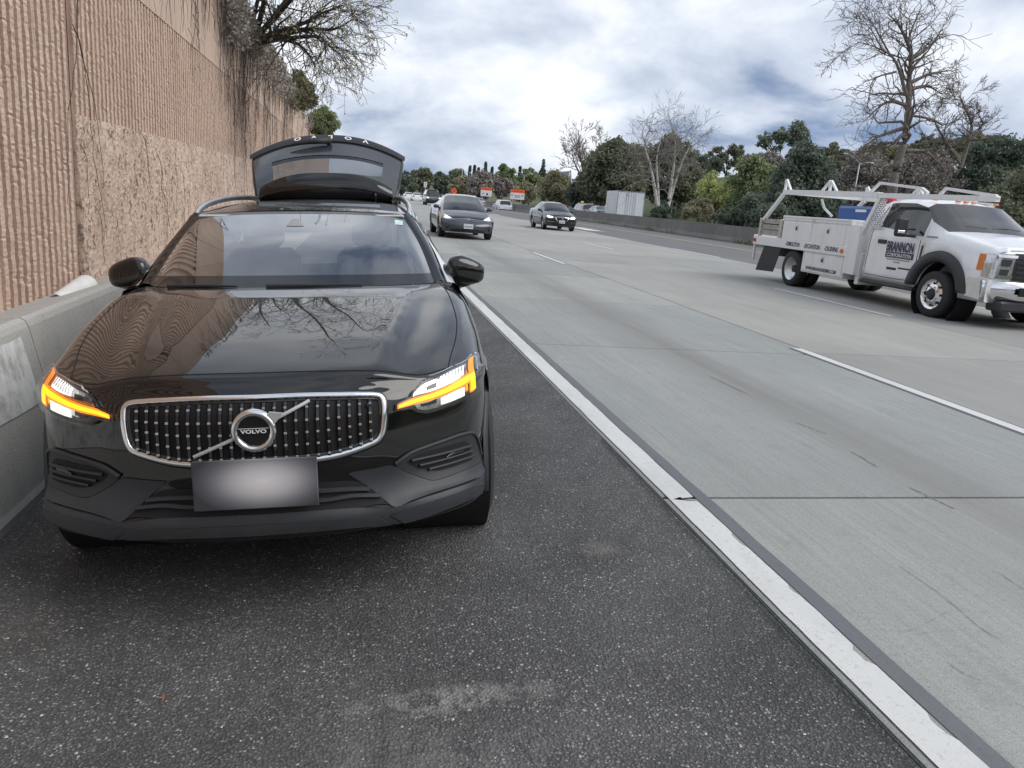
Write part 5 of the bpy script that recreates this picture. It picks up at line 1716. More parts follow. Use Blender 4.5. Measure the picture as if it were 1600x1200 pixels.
side_front('headlamp_projector', [(.72, .92), (.86, .92)], [(.74, .83), (.86, .83)], MAT['lamp_dark'], .024, 4, 3)
side_front('headlamp_bracket', [(.62, 1.14), (.92, 1.145)], [(.62, 1.10), (.92, 1.10)], MAT['chrome'], .03, 6, 2)
side_front('headlamp_bracket', [(.66, .83), (.90, .83)], [(.66, .79), (.90, .79)], MAT['chrome'], .03, 6, 2)
for sg in (-1, 1):
    l = MB().grid([[(sg * (abs(tside(y, z)) + .008), y, z) for z in (1.13, 1.0, .88)] for y in (.30, .36, .42)]).build('side_marker', MAT['orange_lens'], wt)
    MB().grid([[(sg * (abs(tside(y, z)) + .006), y, z) for z in (1.14, 1.0, .85, .78)] for y in (.17, .24, .30)]).build('headlamp_side', MAT['headlight_glass'], wt)
m = MB(); G = []
for x in np.linspace(-1.03, 1.03, 25):
    yb = .26 * abs(x / 1.03) ** 3 - .06
    G.append([(x, yb + .05, .745), (x, yb, .72), (x, yb - .01, .60), (x, yb + .01, .47), (x, yb + .08, .43)])
m.grid(G)
for sg in (-1, 1): m.grid([[(sg * 1.03, .25, .745), (sg * 1.03, .2, .43)], [(sg * 1.03, .55, .735), (sg * 1.03, .52, .46)]])
m.build('front_bumper', MAT['chrome'], wt, True)
MB().box((0, -.075, .60), (1.2, .03, .13)).build('bumper_opening', MAT['void'], wt)
MB().box((0, .12, .36), (1.7, .3, .16), None, .03).build('air_dam', MAT['black_plastic'], wt)
# flares
for sg in (-1, 1):
    G = []
    for a in np.linspace(-.12, math.pi + .12, 26):
        c_, s2 = math.cos(a), math.sin(a)
        yy_ = lambda r: 1.22 + r * c_
        zz_ = lambda r: max(.48, .38 + r * s2 * 1.02)
        G.append([(sg * .97, yy_(.53), zz_(.53)), (sg * 1.06, yy_(.54), zz_(.54)), (sg * 1.075, yy_(.60), zz_(.60)), (sg * 1.062, yy_(.70), zz_(.70)), (sg * 1.01, yy_(.715), zz_(.715))])
    MB().grid(G).build('wheel_arch_flare', MAT['black_plastic'], wt, True)
    MB().lathe([(sg * .62, .55), (sg * 1.0, .55)], 30, 'x', (0, 1.22, .40)).build('wheel_well', MAT['void'], wt)
# doors, handles, vents, mirrors
for sg in (-1, 1):
    door = empty('door', (sg * 1.02, 2.4, .9), 0, wt)
    seam = [(1.80, .54), (1.80, 1.20), (1.83, 1.27)]
    def sx_(y, z, o=.003): return sg * (abs(tside(y, z)) + o)
    dm = MB()
    for pts in ([(1.80, .54), (1.79, .9), (1.80, 1.24)], [(3.13, .54), (3.14, .9), (3.12, 1.36), (2.98, 1.80)], [(1.80, .54), (2.4, .53), (3.13, .54)]):
        C = catmull(np.array([(0, a, b) for a, b in pts]), 6)
        dm.tube([(sx_(q[1], q[2], .001) - sg * 1.02, q[1] - 2.4, q[2] - .9) for q in C], .006, 4)
    dm.build('door_seam', MAT['gap'], door)
    MB().box((sx_(2.78, 1.16, .012) - sg * 1.02, 2.78 - 2.4, 1.16 - .9), (.03, .24, .075), None, .014).build('door_handle', MAT['black_plastic'], door)
    MB().grid([[(sx_(y, z, .006), y, z) for z in zs] for y, zs in ((1.66, (.90, 1.05, 1.20)), (1.75, (.90, 1.05, 1.20)))]).build('fender_vent', MAT['alu'], wt)
    MB().grid([[(sx_(y, z, .010), y, z) for z in (.93, 1.05, 1.16)] for y in (1.69, 1.735)]).build('vent_inset', MAT['black_plastic'], wt)
    # window edge
    mir = MB().box((sg * 1.24, 2.02, 1.44), (.23, .10, .33), None, .035).build('door_mirror', MAT['black_plastic'], wt)
    MB().tube([(sg * .99, 1.95, 1.30), (sg * 1.18, 1.99, 1.31)], .03, 8).tube([(sg * .99, 1.98, 1.42), (sg * 1.18, 2.0, 1.42)], .02, 8).build('mirror_arm', MAT['black_plastic'], mir)
    MB().box((sg * 1.26, 1.965, 1.36), (.14, .012, .05), None, .01).build('mirror_badge', MAT['chrome'], mir)
    MB().box((sg * .98, 2.45, .40), (.16, 1.5, .06), None, .02).build('running_board', MAT['black_plastic'], wt)
MB().grid([[(x, 1.33 + .11 * (x / .8) ** 2, 1.475) for x in np.linspace(-.78, .78, 15)], [(x, 1.42 + .11 * (x / .8) ** 2, 1.492) for x in np.linspace(-.78, .78, 15)]]).build('cowl', MAT['black_plastic'], wt)
for a, b in (((-.70, 1.47, 1.50), (-.10, 1.37, 1.52)), ((.0, 1.37, 1.51), (.62, 1.44, 1.52))):
    MB().tube([a, tuple((np.array(a) + np.array(b)) / 2 + np.array([0, 0, .02])), b], [.018, .014, .008], 6).build('wiper', MAT['matte_black'], wt)
for x in (-.62, -.16, 0, .16, .62):
    MB().box((x, 2.08, 1.955), (.09, .06, .035), None, .012).build('roof_marker_lamp', MAT['orange_lens'], wt)
MB().box((0, 2.2, .46), (1.3, 3.6, .2)).build('chassis', MAT['void'], wt)
MB().box((0, 5.2, .66), (.9, 4.4, .2)).build('chassis_rail', MAT['void'], wt)
# wheels
def truck_wheel(c, sg, dual=False):
    R = .385
    e = empty('wheel', c, 0, wt)
    h = .115
    for off in ((0, -sg * .30) if dual else (0,)):
        m = MB().lathe([(off - h, .25), (off - h, .34), (off - h * .8, R), (off + h * .8, R), (off + h, .34), (off + h, .25)], 36, 'x')
        m.build('tyre', MAT['tyre'], e, True)
    r = MB()
    if dual:
        r.lathe([(sg * h * .95, .262), (sg * h * .9, .235), (-sg * .02, .21), (-sg * .06, .10), (-sg * .06, .002)], 32, 'x')
        r.build('rim', MAT['alu'], e, True)
        MB().lathe([(-sg * .06, .09), (sg * .03, .08), (sg * .035, .002)], 20, 'x').build('hub', MAT['matte_black'], e)
    else:
        r.lathe([(sg * h * .95, .262), (sg * h * .7, .24), (sg * h * .62, .20), (sg * h * .95, .13), (sg * h * 1.0, .10)], 32, 'x')
        r.build('rim', MAT['chrome'], e, True)
        MB().lathe([(sg * h * 1.0, .098), (sg * h * 1.35, .07), (sg * h * 1.4, .002)], 20, 'x').build('hub', MAT['matte_black'], e)
        for k in range(8):
            a = 2 * math.pi * k / 8
            MB().lathe([(sg * (h * .80), .001), (sg * (h * .80 + .004), .024)], 10, 'x', (0, .185 * math.cos(a), .185 * math.sin(a))).build('rim_hole', MAT['void'], e)
            MB().lathe([(sg * (h * .9), .016), (sg * (h * .9 + .03), .014), (sg * (h * .9 + .03), .001)], 6, 'x', (0, .125 * math.cos(a + .39), .125 * math.sin(a + .39))).build('wheel_nut', MAT['chrome'], e)
for sg in (-1, 1):
    truck_wheel((sg * .93, 1.22, .385), sg)
    truck_wheel((sg * .98, 5.60, .385), sg, True)
# bed: deck beam, stake ends, toolboxes, headboard
bed = empty('flat_bed', (0, 5.4, .8), 0, wt)
BO = Vector((0, 5.4, .8))
def bb(c, s, name, mat, par=None, bev=.008, rot=None):
    c = Vector(c) - BO
    return MB().box(c, s, rot, bev).build(name, mat, par or bed)
for sg in (-1, 1):
    bb((sg * 1.085, 5.52, .90), (.06, 3.76, .20), 'deck_side_beam', MAT['body_white'])
bb((0, 5.5, .95), (2.1, 3.8, .06), 'deck', MAT['wood'])
bb((0, 7.40, .92), (2.2, .06, .22), 'rear_beam', MAT['body_white'])
for sg in (-1, 1):
    bb((sg * 1.06, 7.37, .66), (.06, .05, .46), 'rear_leg', MAT['body_white'])
    x = sg * 1.03
    for k, z in enumerate((1.09, 1.23, 1.36)): bb((x, 6.78, z), (.035, 1.12, .11), 'stake_board', MAT['wood'])
    for y_ in (6.30, 7.22): bb((x - sg * .0 + sg * .03, y_, 1.20), (.06, .09, .44), 'stake_post', MAT['alu'])
    # upper toolbox
    tbx = bb((sg * .89, 4.90, 1.20), (.42, 2.50, .44), 'upper_toolbox', MAT['body_white'])
    bb((sg * .89, 4.90, 1.465), (.46, 2.54, .10), 'toolbox_lid', MAT['body_white'])
    bb((sg * 1.12, 4.90, 1.472), (.012, 2.50, .012), 'lid_trim', MAT['alu'], None, .002)
    for y0, y1 in ((4.97, 6.12), (3.76, 4.95)):
        dr = bb((sg * 1.103, (y0 + y1) / 2, 1.19), (.02, y1 - y0 - .02, .38), 'toolbox_door', MAT['body_white'])
        lt = bb((sg * 1.118, (y0 + y1) / 2, 1.27), (.02, .085, .12), 'latch', MAT['chrome'], dr if False else bed, .012)
        bb((sg * 1.131, (y0 + y1) / 2, 1.25), (.008, .05, .07), 'latch_handle', MAT['black_plastic'], None, .004)
    bb((sg * 1.115, 4.92, 1.455), (.03, .09, .085), 'lid_latch', MAT['alu'])
    # lower toolbox
    bb((sg * .90, 4.45, .58), (.36, 1.50, .44), 'lower_toolbox', MAT['body_white'])
    bb((sg * 1.087, 4.45, .58), (.02, 1.42, .38), 'toolbox_door', MAT['body_white'])
    bb((sg * 1.103, 4.42, .68), (.02, .085, .12), 'latch', MAT['chrome'], None, .012)
    bb((sg * 1.116, 4.42, .66), (.008, .05, .07), 'latch_handle', MAT['black_plastic'], None, .004)
    for y_ in (3.78, 7.30):
        m = MB().lathe([(sg * .030, .001), (sg * .030, .04), (sg * .0, .042)], 16, 'x', (sg * 1.115, y_ - 5.4, .90 - .8))
        m.build('marker_lamp', MAT['orange_lens'] if y_ < 5 else MAT['tail_red'], bed)
    # side flap seen along the deck
    m = MB().prism([(6.88, .84), (6.12, .83), (6.36, .23), (7.16, .20)], sg * 1.06, sg * 1.075, 'x')
    m.v = [(x_, y_ - 5.4, z_ - .8) for x_, y_, z_ in m.v]
    m.build('side_mud_flap', MAT['matte_black'], bed)
bb((0, 3.52, 1.15), (2.12, .06, .70), 'headboard', MAT['body_white'])
for sg in (-1, 1): bb((sg * 1.05, 3.50, .95), (.12, .34, .95), 'headboard_cheek', MAT['body_white'])
bb((0, 3.36, .60), (2.0, .10, .60), 'cab_shield', MAT['body_white'])
# ladder rack
rack = empty('ladder_rack', (0, 4.5, 1.4), 0, wt)
RO = Vector((0, 4.5, 1.4))
def rb(pts, w, name='rack_tube', mat=None):
    m = MB().tube([Vector(p) - RO for p in pts], w, 4)
    return m.build(name, mat or MAT['body_white'], rack)
for sg in (-1, 1):
    x = sg * 1.03
    rb([(x, 6.42, 2.03), (x, 3.05, 1.99)], .075, 'rack_side_rail')
    rb([(x, 3.2, 1.985), (x, .25 if sg < 0 else 2.6, 1.955)], .062, 'rack_side_rail')
    rb([(x, 7.18, 1.38), (x, 6.46, 1.98)], .05, 'rack_rear_post')
    rb([(x, 3.40, 1.20), (x, 2.98, 1.98)], .055, 'rack_front_post')
    rb([(x, 3.62, 1.20), (x, 3.40, 1.38)], .05, 'rack_front_post')
    for y_, zt, n_ in ((6.42, 2.30, 0), (4.68, 2.26, 1)):
        rb([(x, y_ + .0, 2.05), (x, y_ + (.0 if n_ == 0 else .0), zt)], .035, 'rack_horn')
        rb([(x, y_ - .26, 2.05), (x, y_ - .02, zt)], .03, 'rack_horn')
        if n_: rb([(x, y_ + .28, 2.05), (x, y_ + .02, zt)], .03, 'rack_horn')
    if sg < 0: rb([(x, 3.35, 2.03), (x, 3.10, 2.21), (x, 1.95, 2.11), (x, 1.78, 2.03)], .032, 'rack_hoop')
    if sg < 0: rb([(x, 1.50, 2.0), (x, 1.38, 2.11), (x, .30, 2.00), (x, .24, 1.96)], .032, 'rack_hoop')
    # perforated guard between posts
    gd = MB()
    for i in range(9):
        for j in range(8):
            y_ = 2.86 + .075 * i; z_ = 1.42 + .072 * j
            y_line = 3.40 - (z_ - 1.20) * .54
            if y_ > y_line - .02 or y_ < y_line - .40: continue
            for s2 in (-1, 1):
                gd.box((x - RO.x, y_ - RO.y, z_ - RO.z), (.012, .115, .020), Matrix.Rotation(s2 * .75, 3, 'X'))
    gd.build('guard_mesh', MAT['body_white'], rack)
for y_, z_ in ((6.44, 2.02), (3.05, 2.0)):
    rb([(-1.03, y_, z_), (1.03, y_, z_)], .05, 'rack_cross_tube')
for sg in (-1, 1):
    rb([(sg * .98, 5.0, 1.9), (sg * .92, 4.95, 1.72), (sg * .80, 4.80, 1.56)], .03, 'rack_brace')
# compressor and gear riding on the bed
cmp_ = MB().box((10.52 - .38, 10.2 + 4.15, 1.62), (.75, 1.15, .34), None, .05).build('blue_compressor', MAT['blue_box'])
tag(cmp_, 'blue compressor box riding behind the cab of the white work truck', 'compressor')
lettering('maker_lettering', 'Compact', .10, (10.52 - .756 - .003, 10.2 + 3.95, 1.70), (0, -1, 0), (0, 0, 1), MAT['letter'], cmp_) if False else None
MB().box((10.52 - .76, 10.2 + 3.92, 1.70), (.012, .34, .05)).build('name_strip', MAT['letter'], cmp_)
MB().box((10.52 - .40, 10.2 + 4.15, 1.30), (.70, 1.0, .32)).build('stand', MAT['matte_black'], cmp_)
gear = MB().tube([(10.25, 14.25, 1.80), (10.25, 13.95, 1.93), (10.25, 13.75, 1.84)], [.09, .11, .08], 10).box((10.25, 13.95, 1.83), (.2, .5, .08), None, .02)
gear = gear.build('red_engine', MAT['red_gear'])
tag(gear, 'red small engine lying on top of the blue compressor in the work truck', 'engine')
# lettering on the near side
X1 = -1.118
lettering('deck_lettering', '-DEMOLITION', .125, (X1, 5.62, .905), (0, -1, 0), (0, 0, 1), MAT['navy'], wt, bold=.004, sx=.72, shear=.12)
lettering('deck_lettering', '-EXCAVATION', .125, (X1, 4.86, .905), (0, -1, 0), (0, 0, 1), MAT['navy'], wt, bold=.004, sx=.72, shear=.12)
lettering('deck_lettering', '-CRUSHING', .125, (X1, 4.16, .905), (0, -1, 0), (0, 0, 1), MAT['navy'], wt, bold=.004, sx=.72, shear=.12)
lettering('toolbox_lettering', 'WWW.BRANNONDEMO.COM', .10, (-1.101, 4.45, .46), (0, -1, 0), (0, 0, 1), MAT['navy'], wt, bold=.003, sx=.80, shear=.35)
dx_ = tside(2.5, .98) - .012
lettering('door_lettering', 'BRANNON', .235, (dx_, 2.26, 1.085), (0, -1, 0), (0, 0, 1), MAT['navy'], wt, bold=.009, sx=.62, shear=.08)
MB().box((dx_ + .004, 2.25, .945), (.006, .74, .105)).build('door_sign_band', MAT['navy'], wt)
lettering('door_lettering', 'CORPORATION', .092, (dx_ - .002, 2.25, .940), (0, -1, 0), (0, 0, 1), MAT['letter'], wt, bold=.001, sx=1.0)
for z_, l_, y_ in ((.865, .62, 2.26), (.82, .18, 2.28)):
    MB().box((tside(y_, z_) - .004, y_, z_), (.003, l_, .022)).build('door_small_print', MAT['grey_plastic'], wt)
MB().box((tside(2.38, .70) - .004, 2.38, .70), (.003, .26, .045)).build('door_small_print', MAT['navy'], wt)
MB().box((tside(2.0, .72) - .004, 2.02, .725), (.003, .36, .028)).build('door_badge', MAT['black_plastic'], wt)
MB().box((tside(1.62, 1.30) - .004, 1.55, 1.315), (.003, .28, .028)).build('fender_print', MAT['grey_plastic'], wt)
# ================================================================== vegetation
def foliage(name, dark, mid, light, trans=.25):
    k_ = 2.7
    dark, mid, light = (tuple(c * k_ for c in q) for q in (dark, mid, light))
    t = NT(name)
    p = t.pos()
    n1 = t.noise(p, .55, 4, .6); n2 = t.noise(p, 5.0, 3, .7)
    c = t.ramp(t.math('ADD', t.math('MULTIPLY', n1, .55), t.math('MULTIPLY', n2, .45)), [(.34, dark), (.5, mid), (.68, light)])
    t.color(c); t.rough(.7)
    t.b.inputs['Specular IOR Level'].default_value = .25
    tr = t.n('ShaderNodeBsdfTranslucent'); t.l(c, tr.inputs[0])
    mx = t.n('ShaderNodeMixShader'); mx.inputs[0].default_value = trans
    t.l(t.b.outputs[0], mx.inputs[1]); t.l(tr.outputs[0], mx.inputs[2]); t.l(mx.outputs[0], t.out.inputs['Surface'])
    return t.m
FOL = {
 'oak': foliage('oak_foliage', (.048, .053, .034), (.072, .077, .050), (.105, .108, .072)),
 'dark': foliage('dark_foliage', (.034, .044, .034), (.053, .066, .049), (.080, .094, .070)),
 'green': foliage('green_foliage', (.062, .076, .042), (.090, .106, .055), (.13, .145, .078)),
 'lime': foliage('spring_foliage', (.115, .130, .055), (.165, .182, .075), (.225, .235, .105)),
 'olive': foliage('olive_foliage', (.080, .077, .050), (.118, .111, .072), (.165, .154, .104)),
 'brown': foliage('brown_twigs', (.078, .070, .062), (.115, .103, .092), (.16, .144, .130), .1),
 'gum': foliage('gum_foliage', (.048, .060, .044), (.076, .090, .068), (.115, .130, .098)),
}
MAT['bark'] = simple('grey_brown_bark', (.17, .145, .125), .9, var=.4, scale=5)
MAT['bark_dark'] = simple('dark_bark', (.075, .062, .052), .9, var=.35, scale=6)
MAT['bark_white'] = simple('pale_sycamore_bark', (.48, .455, .42), .85, var=.35, scale=3)
MAT['bark_grey'] = simple('grey_twig_bark', (.24, .215, .195), .9, var=.3, scale=4)

def px_scale(px, py, D):
    return (at_y(px + 1, py, D) - at_y(px, py, D)).length

def leaf_cloud(clumps, per, size, seed, squash=1.0, fill=.45):
    rs = np.random.RandomState(seed)
    V, F = [], []
    cs = []
    for c, r in clumps:
        n = max(8, int(per * (r / np.mean([q[1] for q in clumps])) ** 2))
        d = rs.normal(size=(n, 3)); d /= np.linalg.norm(d, axis=1)[:, None]
        rad_ = r * (fill + (1 - fill) * rs.rand(n)) ** .8
        p = np.array(c) + d * rad_[:, None] * np.array([1, 1, squash])
        cs.append(p)
    P = np.concatenate(cs)
    n = len(P)
    a = rs.normal(size=(n, 3)); a /= np.linalg.norm(a, axis=1)[:, None]
    b = np.cross(a, rs.normal(size=(n, 3))); b /= np.linalg.norm(b, axis=1)[:, None]
    s_ = size * (.55 + .9 * rs.rand(n))[:, None]
    q = np.stack([P - a * s_, P - b * s_ * .55 + a * s_ * .1, P + a * s_, P + b * s_ * .55 + a * s_ * .1], 1).reshape(-1, 3)
    f = np.arange(4 * n).reshape(-1, 4)
    return q, f

def np_mesh(name, q, f, mat, parent=None):
    me = bpy.data.meshes.new(name)
    me.vertices.add(len(q)); me.vertices.foreach_set('co', np.asarray(q, np.float32).ravel())
    k = f.shape[1]
    me.loops.add(f.size); me.loops.foreach_set('vertex_index', f.ravel().astype(np.int32))
    me.polygons.add(len(f)); me.polygons.foreach_set('loop_start', np.arange(0, f.size, k, dtype=np.int32))
    me.materials.append(mat)
    me.update(calc_edges=True)
    o = bpy.data.objects.new(name, me); COL.objects.link(o); o.parent = parent
    return o

def branches(start, direction, length, r0, depth, seed, m, spread=.6, droop=0.0, up=.15, kids=(2, 4), taper=.62, minr=.006, tips=None, wob=.25, sides=5, ratio=.70):
    rr = random.Random(seed)
    def grow(p, d, L, r, dep):
        n = 4 if dep > 1 else 3
        pts, rads = [Vector(p)], [r]
        q = Vector(p); dd = Vector(d).normalized()
        forks = []
        for i in range(n):
            dd = (dd + Vector((rr.gauss(0, wob), rr.gauss(0, wob), rr.gauss(0, wob) + up * .3 - droop * .3)) * .6).normalized()
            q = q + dd * (L / n)
            pts.append(q.copy()); rads.append(max(minr, r + (r * taper - r) * (i + 1) / n))
            forks.append((q.copy(), dd.copy(), rads[-1]))
        m.tube(pts, rads, max(3, sides - (depth - dep)), False)
        if dep <= 0:
            if tips is not None: tips.append(pts[-1])
            return
        k = rr.randint(*kids)
        for i in range(k):
            fp, fd, fr_ = forks[-1] if i == 0 else forks[rr.randint(1, n - 1)]
            ax = Vector((rr.gauss(0, 1), rr.gauss(0, 1), rr.gauss(0, 1))).normalized()
            nd = (fd + ax * spread * (.6 if i == 0 else 1.0) + Vector((0, 0, up - droop))).normalized()
            grow(fp, nd, L * ratio * (.75 + .5 * rr.random()), max(minr, fr_ * (.85 if i == 0 else .62)), dep - 1)
    grow(Vector(start), Vector(direction), length, r0, depth)
    return m

def crown_tree(name, label, cat, boxes, D, mat, seed, base_py=None, leaf=.30, per=90, clump=.33, group=None, trunk=True, bark='bark_dark', n_cl=16, fill=.45):
    """leafy tree or shrub: picture ellipses at distance D give the crown; trunk and limbs go down to the ground"""
    rs = np.random.RandomState(seed)
    clumps = []
    n_cl = int(n_cl * 2.4); clump *= .95; leaf *= .62; per = int(per * 1.7); fill = .12
    for (x0, y0, x1, y1) in boxes:
        c = at_y((x0 + x1) / 2, (y0 + y1) / 2, D)
        hw = (at_y(x1, (y0 + y1) / 2, D) - at_y(x0, (y0 + y1) / 2, D)).length / 2
        hh = (at_y((x0 + x1) / 2, y1, D) - at_y((x0 + x1) / 2, y0, D)).length / 2
        for _ in range(n_cl):
            d = rs.normal(size=3); d /= np.linalg.norm(d); k = rs.rand() ** .45 * .88
            r = clump * min(hw, hh) * (.65 + .7 * rs.rand())
            clumps.append(((c.x + d[0] * k * hw, c.y + d[1] * k * hw * .8, c.z + d[2] * k * hh), r))
    zs = [c[2] for c, _ in clumps]
    cx_ = float(np.mean([c[0] for c, _ in clumps])); cy__ = float(np.mean([c[1] for c, _ in clumps]))
    gz = min(terr(cx_, cy__) if cx_ > 36 else -.6, min(zs) - .3)
    root = empty(name, (cx_, cy__, gz))
    q, f = leaf_cloud(clumps, per, leaf, seed + 1, .9, fill)
    q = q - np.array([cx_, cy__, gz])
    np_mesh('crown', q, f, mat, root)
    if trunk:
        m = MB()
        H_ = max(1.0, float(np.mean(zs)) - gz)
        tr_ = max(.08, H_ * .035)
        m.tube([(0, 0, -.3), (.05 * H_ * rs.randn() * .3, 0, H_ * .4), (.1 * H_ * rs.randn() * .3, 0, H_ * .8)], [tr_, tr_ * .8, tr_ * .5], 7)
        for c, r in clumps[:8]:
            m.tube([(0, 0, H_ * .45), ((c[0] - cx_) * .5, (c[1] - cy__) * .5, (H_ * .5 + (c[2] - gz)) / 2), (c[0] - cx_, c[1] - cy__, c[2] - gz)], [tr_ * .5, tr_ * .32, tr_ * .12], 5)
        m.build('trunk', MAT[bark], root)
    return tag(root, label, cat, group)

# ---- dense trees right of the median
crown_tree('oak_tree', 'dark oak rising behind the white box truck', 'tree', [(905, 228, 1010, 335), (930, 216, 1000, 270)], 98, FOL['oak'], 1, n_cl=26, leaf=.34, per=110)
crown_tree('oak_tree', 'dark oak behind the pale sycamore stems', 'tree', [(1000, 232, 1105, 338), (1020, 208, 1085, 262)], 100, FOL['oak'], 2, n_cl=26, leaf=.34, per=110)
crown_tree('green_tree', 'mid green bushy tree on the bank left of the truck rack', 'tree', [(1128, 250, 1222, 352), (1150, 240, 1200, 290)], 76, FOL['green'], 3, n_cl=24, leaf=.26)
crown_tree('spring_shrub', 'bright yellow green shrub right of the sycamores', 'shrub', [(1078, 272, 1152, 332)], 82, FOL['lime'], 4, n_cl=18, leaf=.2)
crown_tree('evergreen_tree', 'blackish evergreen standing behind the rear of the truck rack', 'tree', [(1195, 248, 1318, 372), (1222, 228, 1300, 300)], 64, FOL['dark'], 5, n_cl=28, leaf=.26, per=120)
crown_tree('evergreen_tree', 'dark evergreen low behind the truck bed', 'tree', [(1140, 300, 1260, 385)], 57, FOL['dark'], 6, n_cl=22, leaf=.22)
crown_tree('brown_thicket', 'leafless brown thicket left of the big bare tree', 'shrub', [(1290, 246, 1400, 372), (1320, 236, 1380, 290)], 72, FOL['brown'], 7, n_cl=26, leaf=.20, per=150)
crown_tree('brown_thicket', 'leafless brown thicket right of the big bare tree', 'shrub', [(1385, 240, 1505, 372), (1410, 230, 1490, 280)], 70, FOL['brown'], 8, n_cl=28, leaf=.20, per=150)
crown_tree('oak_tree', 'dark green oak above the truck cab at the right edge', 'tree', [(1490, 215, 1600, 330), (1520, 205, 1620, 280)], 68, FOL['dark'], 9, n_cl=28, leaf=.26, per=110)
crown_tree('oak_tree', 'dark tree low in the right corner behind the truck hood', 'tree', [(1500, 285, 1640, 400), (1560, 250, 1690, 380)], 55, FOL['oak'], 10, n_cl=28, leaf=.24, per=120)
crown_tree('hill_oak', 'small spreading oak on the crest above the green slope', 'tree', [(1105, 228, 1140, 258), (1128, 222, 1172, 262)], 150, FOL['oak'], 11, n_cl=12, leaf=.34, per=60)
crown_tree('gum_tree', 'tall loose gum tree on the hill crest with open crown', 'tree', [(1184, 204, 1208, 232), (1205, 196, 1235, 240), (1232, 190, 1268, 236)], 130, FOL['gum'], 12, n_cl=10, leaf=.34, per=46, clump=.42)
crown_tree('hill_scrub', 'low dark scrub along the hill crest behind the lamp', 'shrub', [(1260, 226, 1345, 262)], 132, FOL['oak'], 13, n_cl=16, leaf=.34)
crown_tree('hill_scrub', 'low dark scrub on the crest left of the green slope', 'shrub', [(1085, 244, 1150, 278)], 128, FOL['dark'], 14, n_cl=14, leaf=.34)
crown_tree('hill_scrub', 'brown scrub on the crest under the gum tree', 'shrub', [(1150, 238, 1225, 275)], 128, FOL['brown'], 15, n_cl=16, leaf=.3)
crown_tree('bank_shrub', 'dark low shrub at the foot of the sycamores', 'shrub', [(1008, 312, 1066, 350)], 66, FOL['dark'], 16, n_cl=14, leaf=.18, trunk=False)
crown_tree('bank_shrub', 'olive low shrub on the bank behind the parked white car', 'shrub', [(1060, 312, 1135, 350)], 74, FOL['olive'], 17, n_cl=16, leaf=.18, trunk=False)
crown_tree('bank_shrub', 'dark shrub between the parked white car and the truck bed', 'shrub', [(1110, 322, 1180, 362)], 60, FOL['dark'], 18, n_cl=14, leaf=.18, trunk=False)
for i, (bx, D, k, lb) in enumerate([((960, 222, 1062, 310), 106, 'oak', 'dark oak between the two sycamore crowns'), ((1060, 238, 1112, 300), 118, 'dark', 'dark tree just right of the right sycamore'), ((1160, 262, 1215, 310), 90, 'green', 'dull green tree on the slope under the gum tree'),
        ((1225, 222, 1290, 285), 110, 'dark', 'dark crest tree between the gum tree and the lamp'), ((1330, 222, 1420, 275), 112, 'olive', 'olive scrub on the crest behind the big bare tree trunk'), ((1410, 214, 1500, 262), 108, 'oak', 'dark scrub on the crest right of the big bare tree'), ((1480, 208, 1560, 262), 104, 'olive', 'olive tree on the crest behind the small bare tree'),
        ((1170, 240, 1240, 285), 100, 'brown', 'brown scrub on the slope below the gum tree'), ((1285, 236, 1345, 280), 96, 'oak', 'dark scrub on the slope behind the street lamp'), ((1175, 285, 1235, 335), 84, 'green', 'dull green shrub low on the slope left of the rack'), ((1095, 296, 1150, 335), 88, 'olive', 'olive shrub low on the slope under the green patch')]):
    crown_tree('crest_tree', lb, 'tree', [bx, (bx[0] + 12, bx[1] - 4, bx[2] - 14, bx[3] - 20)], D, FOL[k], 90 + i, n_cl=16, leaf=.3, per=80)
# ---- tree belt added behind the camera, unseen, to darken reflections in the car front
cl = []
rs = np.random.RandomState(44)
for _ in range(150):
    x = -40 + 110 * rs.rand(); cl.append(((x, -46 - 10 * rs.rand(), 9.0 * rs.rand() ** .8), 2.2 + 1.5 * rs.rand()))
q, f = leaf_cloud(cl, 70, .55, 45)
tag(np_mesh('unseen_tree_belt', q, f, FOL['dark']), 'unseen dark tree belt added behind the camera to darken reflections', 'wood', kind='stuff')
# ---- tree line far up the road
far = [('far_tree', 'tall dark green tree nearest the raised tailgate in the distance', (618, 268, 652, 306), 215, 'dark'), ('far_tree', 'dark green tree behind the white post sign', (640, 262, 682, 304), 220, 'oak'),
       ('far_tree', 'rounded green tree above the far sport utility', (672, 270, 706, 304), 225, 'dark'), ('far_tree', 'dark rounded tree above the orange diamond sign', (694, 266, 738, 300), 230, 'oak'),
       ('far_shrub', 'golden olive shrub behind the orange diamond sign', (702, 278, 742, 312), 165, 'olive'), ('far_tree', 'grey brown leafless tree left of the first orange board', (728, 268, 772, 314), 160, 'brown'),
       ('far_tree', 'grey brown leafless tree right of the first orange board', (766, 272, 800, 314), 165, 'brown'), ('far_tree', 'yellow green tree on the skyline between the two boards', (768, 258, 812, 296), 225, 'green'),
       ('far_tree', 'mixed green tree on the skyline above the second board', (806, 264, 850, 300), 215, 'green'), ('far_shrub', 'green shrub right behind the second orange board', (798, 284, 842, 318), 150, 'olive'),
       ('far_shrub', 'big olive brown shrub behind the black compact sedan', (832, 268, 906, 330), 112, 'olive'), ('far_shrub', 'dark shrub right of the olive shrub near the silver car', (882, 282, 928, 334), 104, 'dark'),
       ('far_tree', 'brownish tree on the skyline near the gabled house', (846, 268, 885, 296), 200, 'brown')]
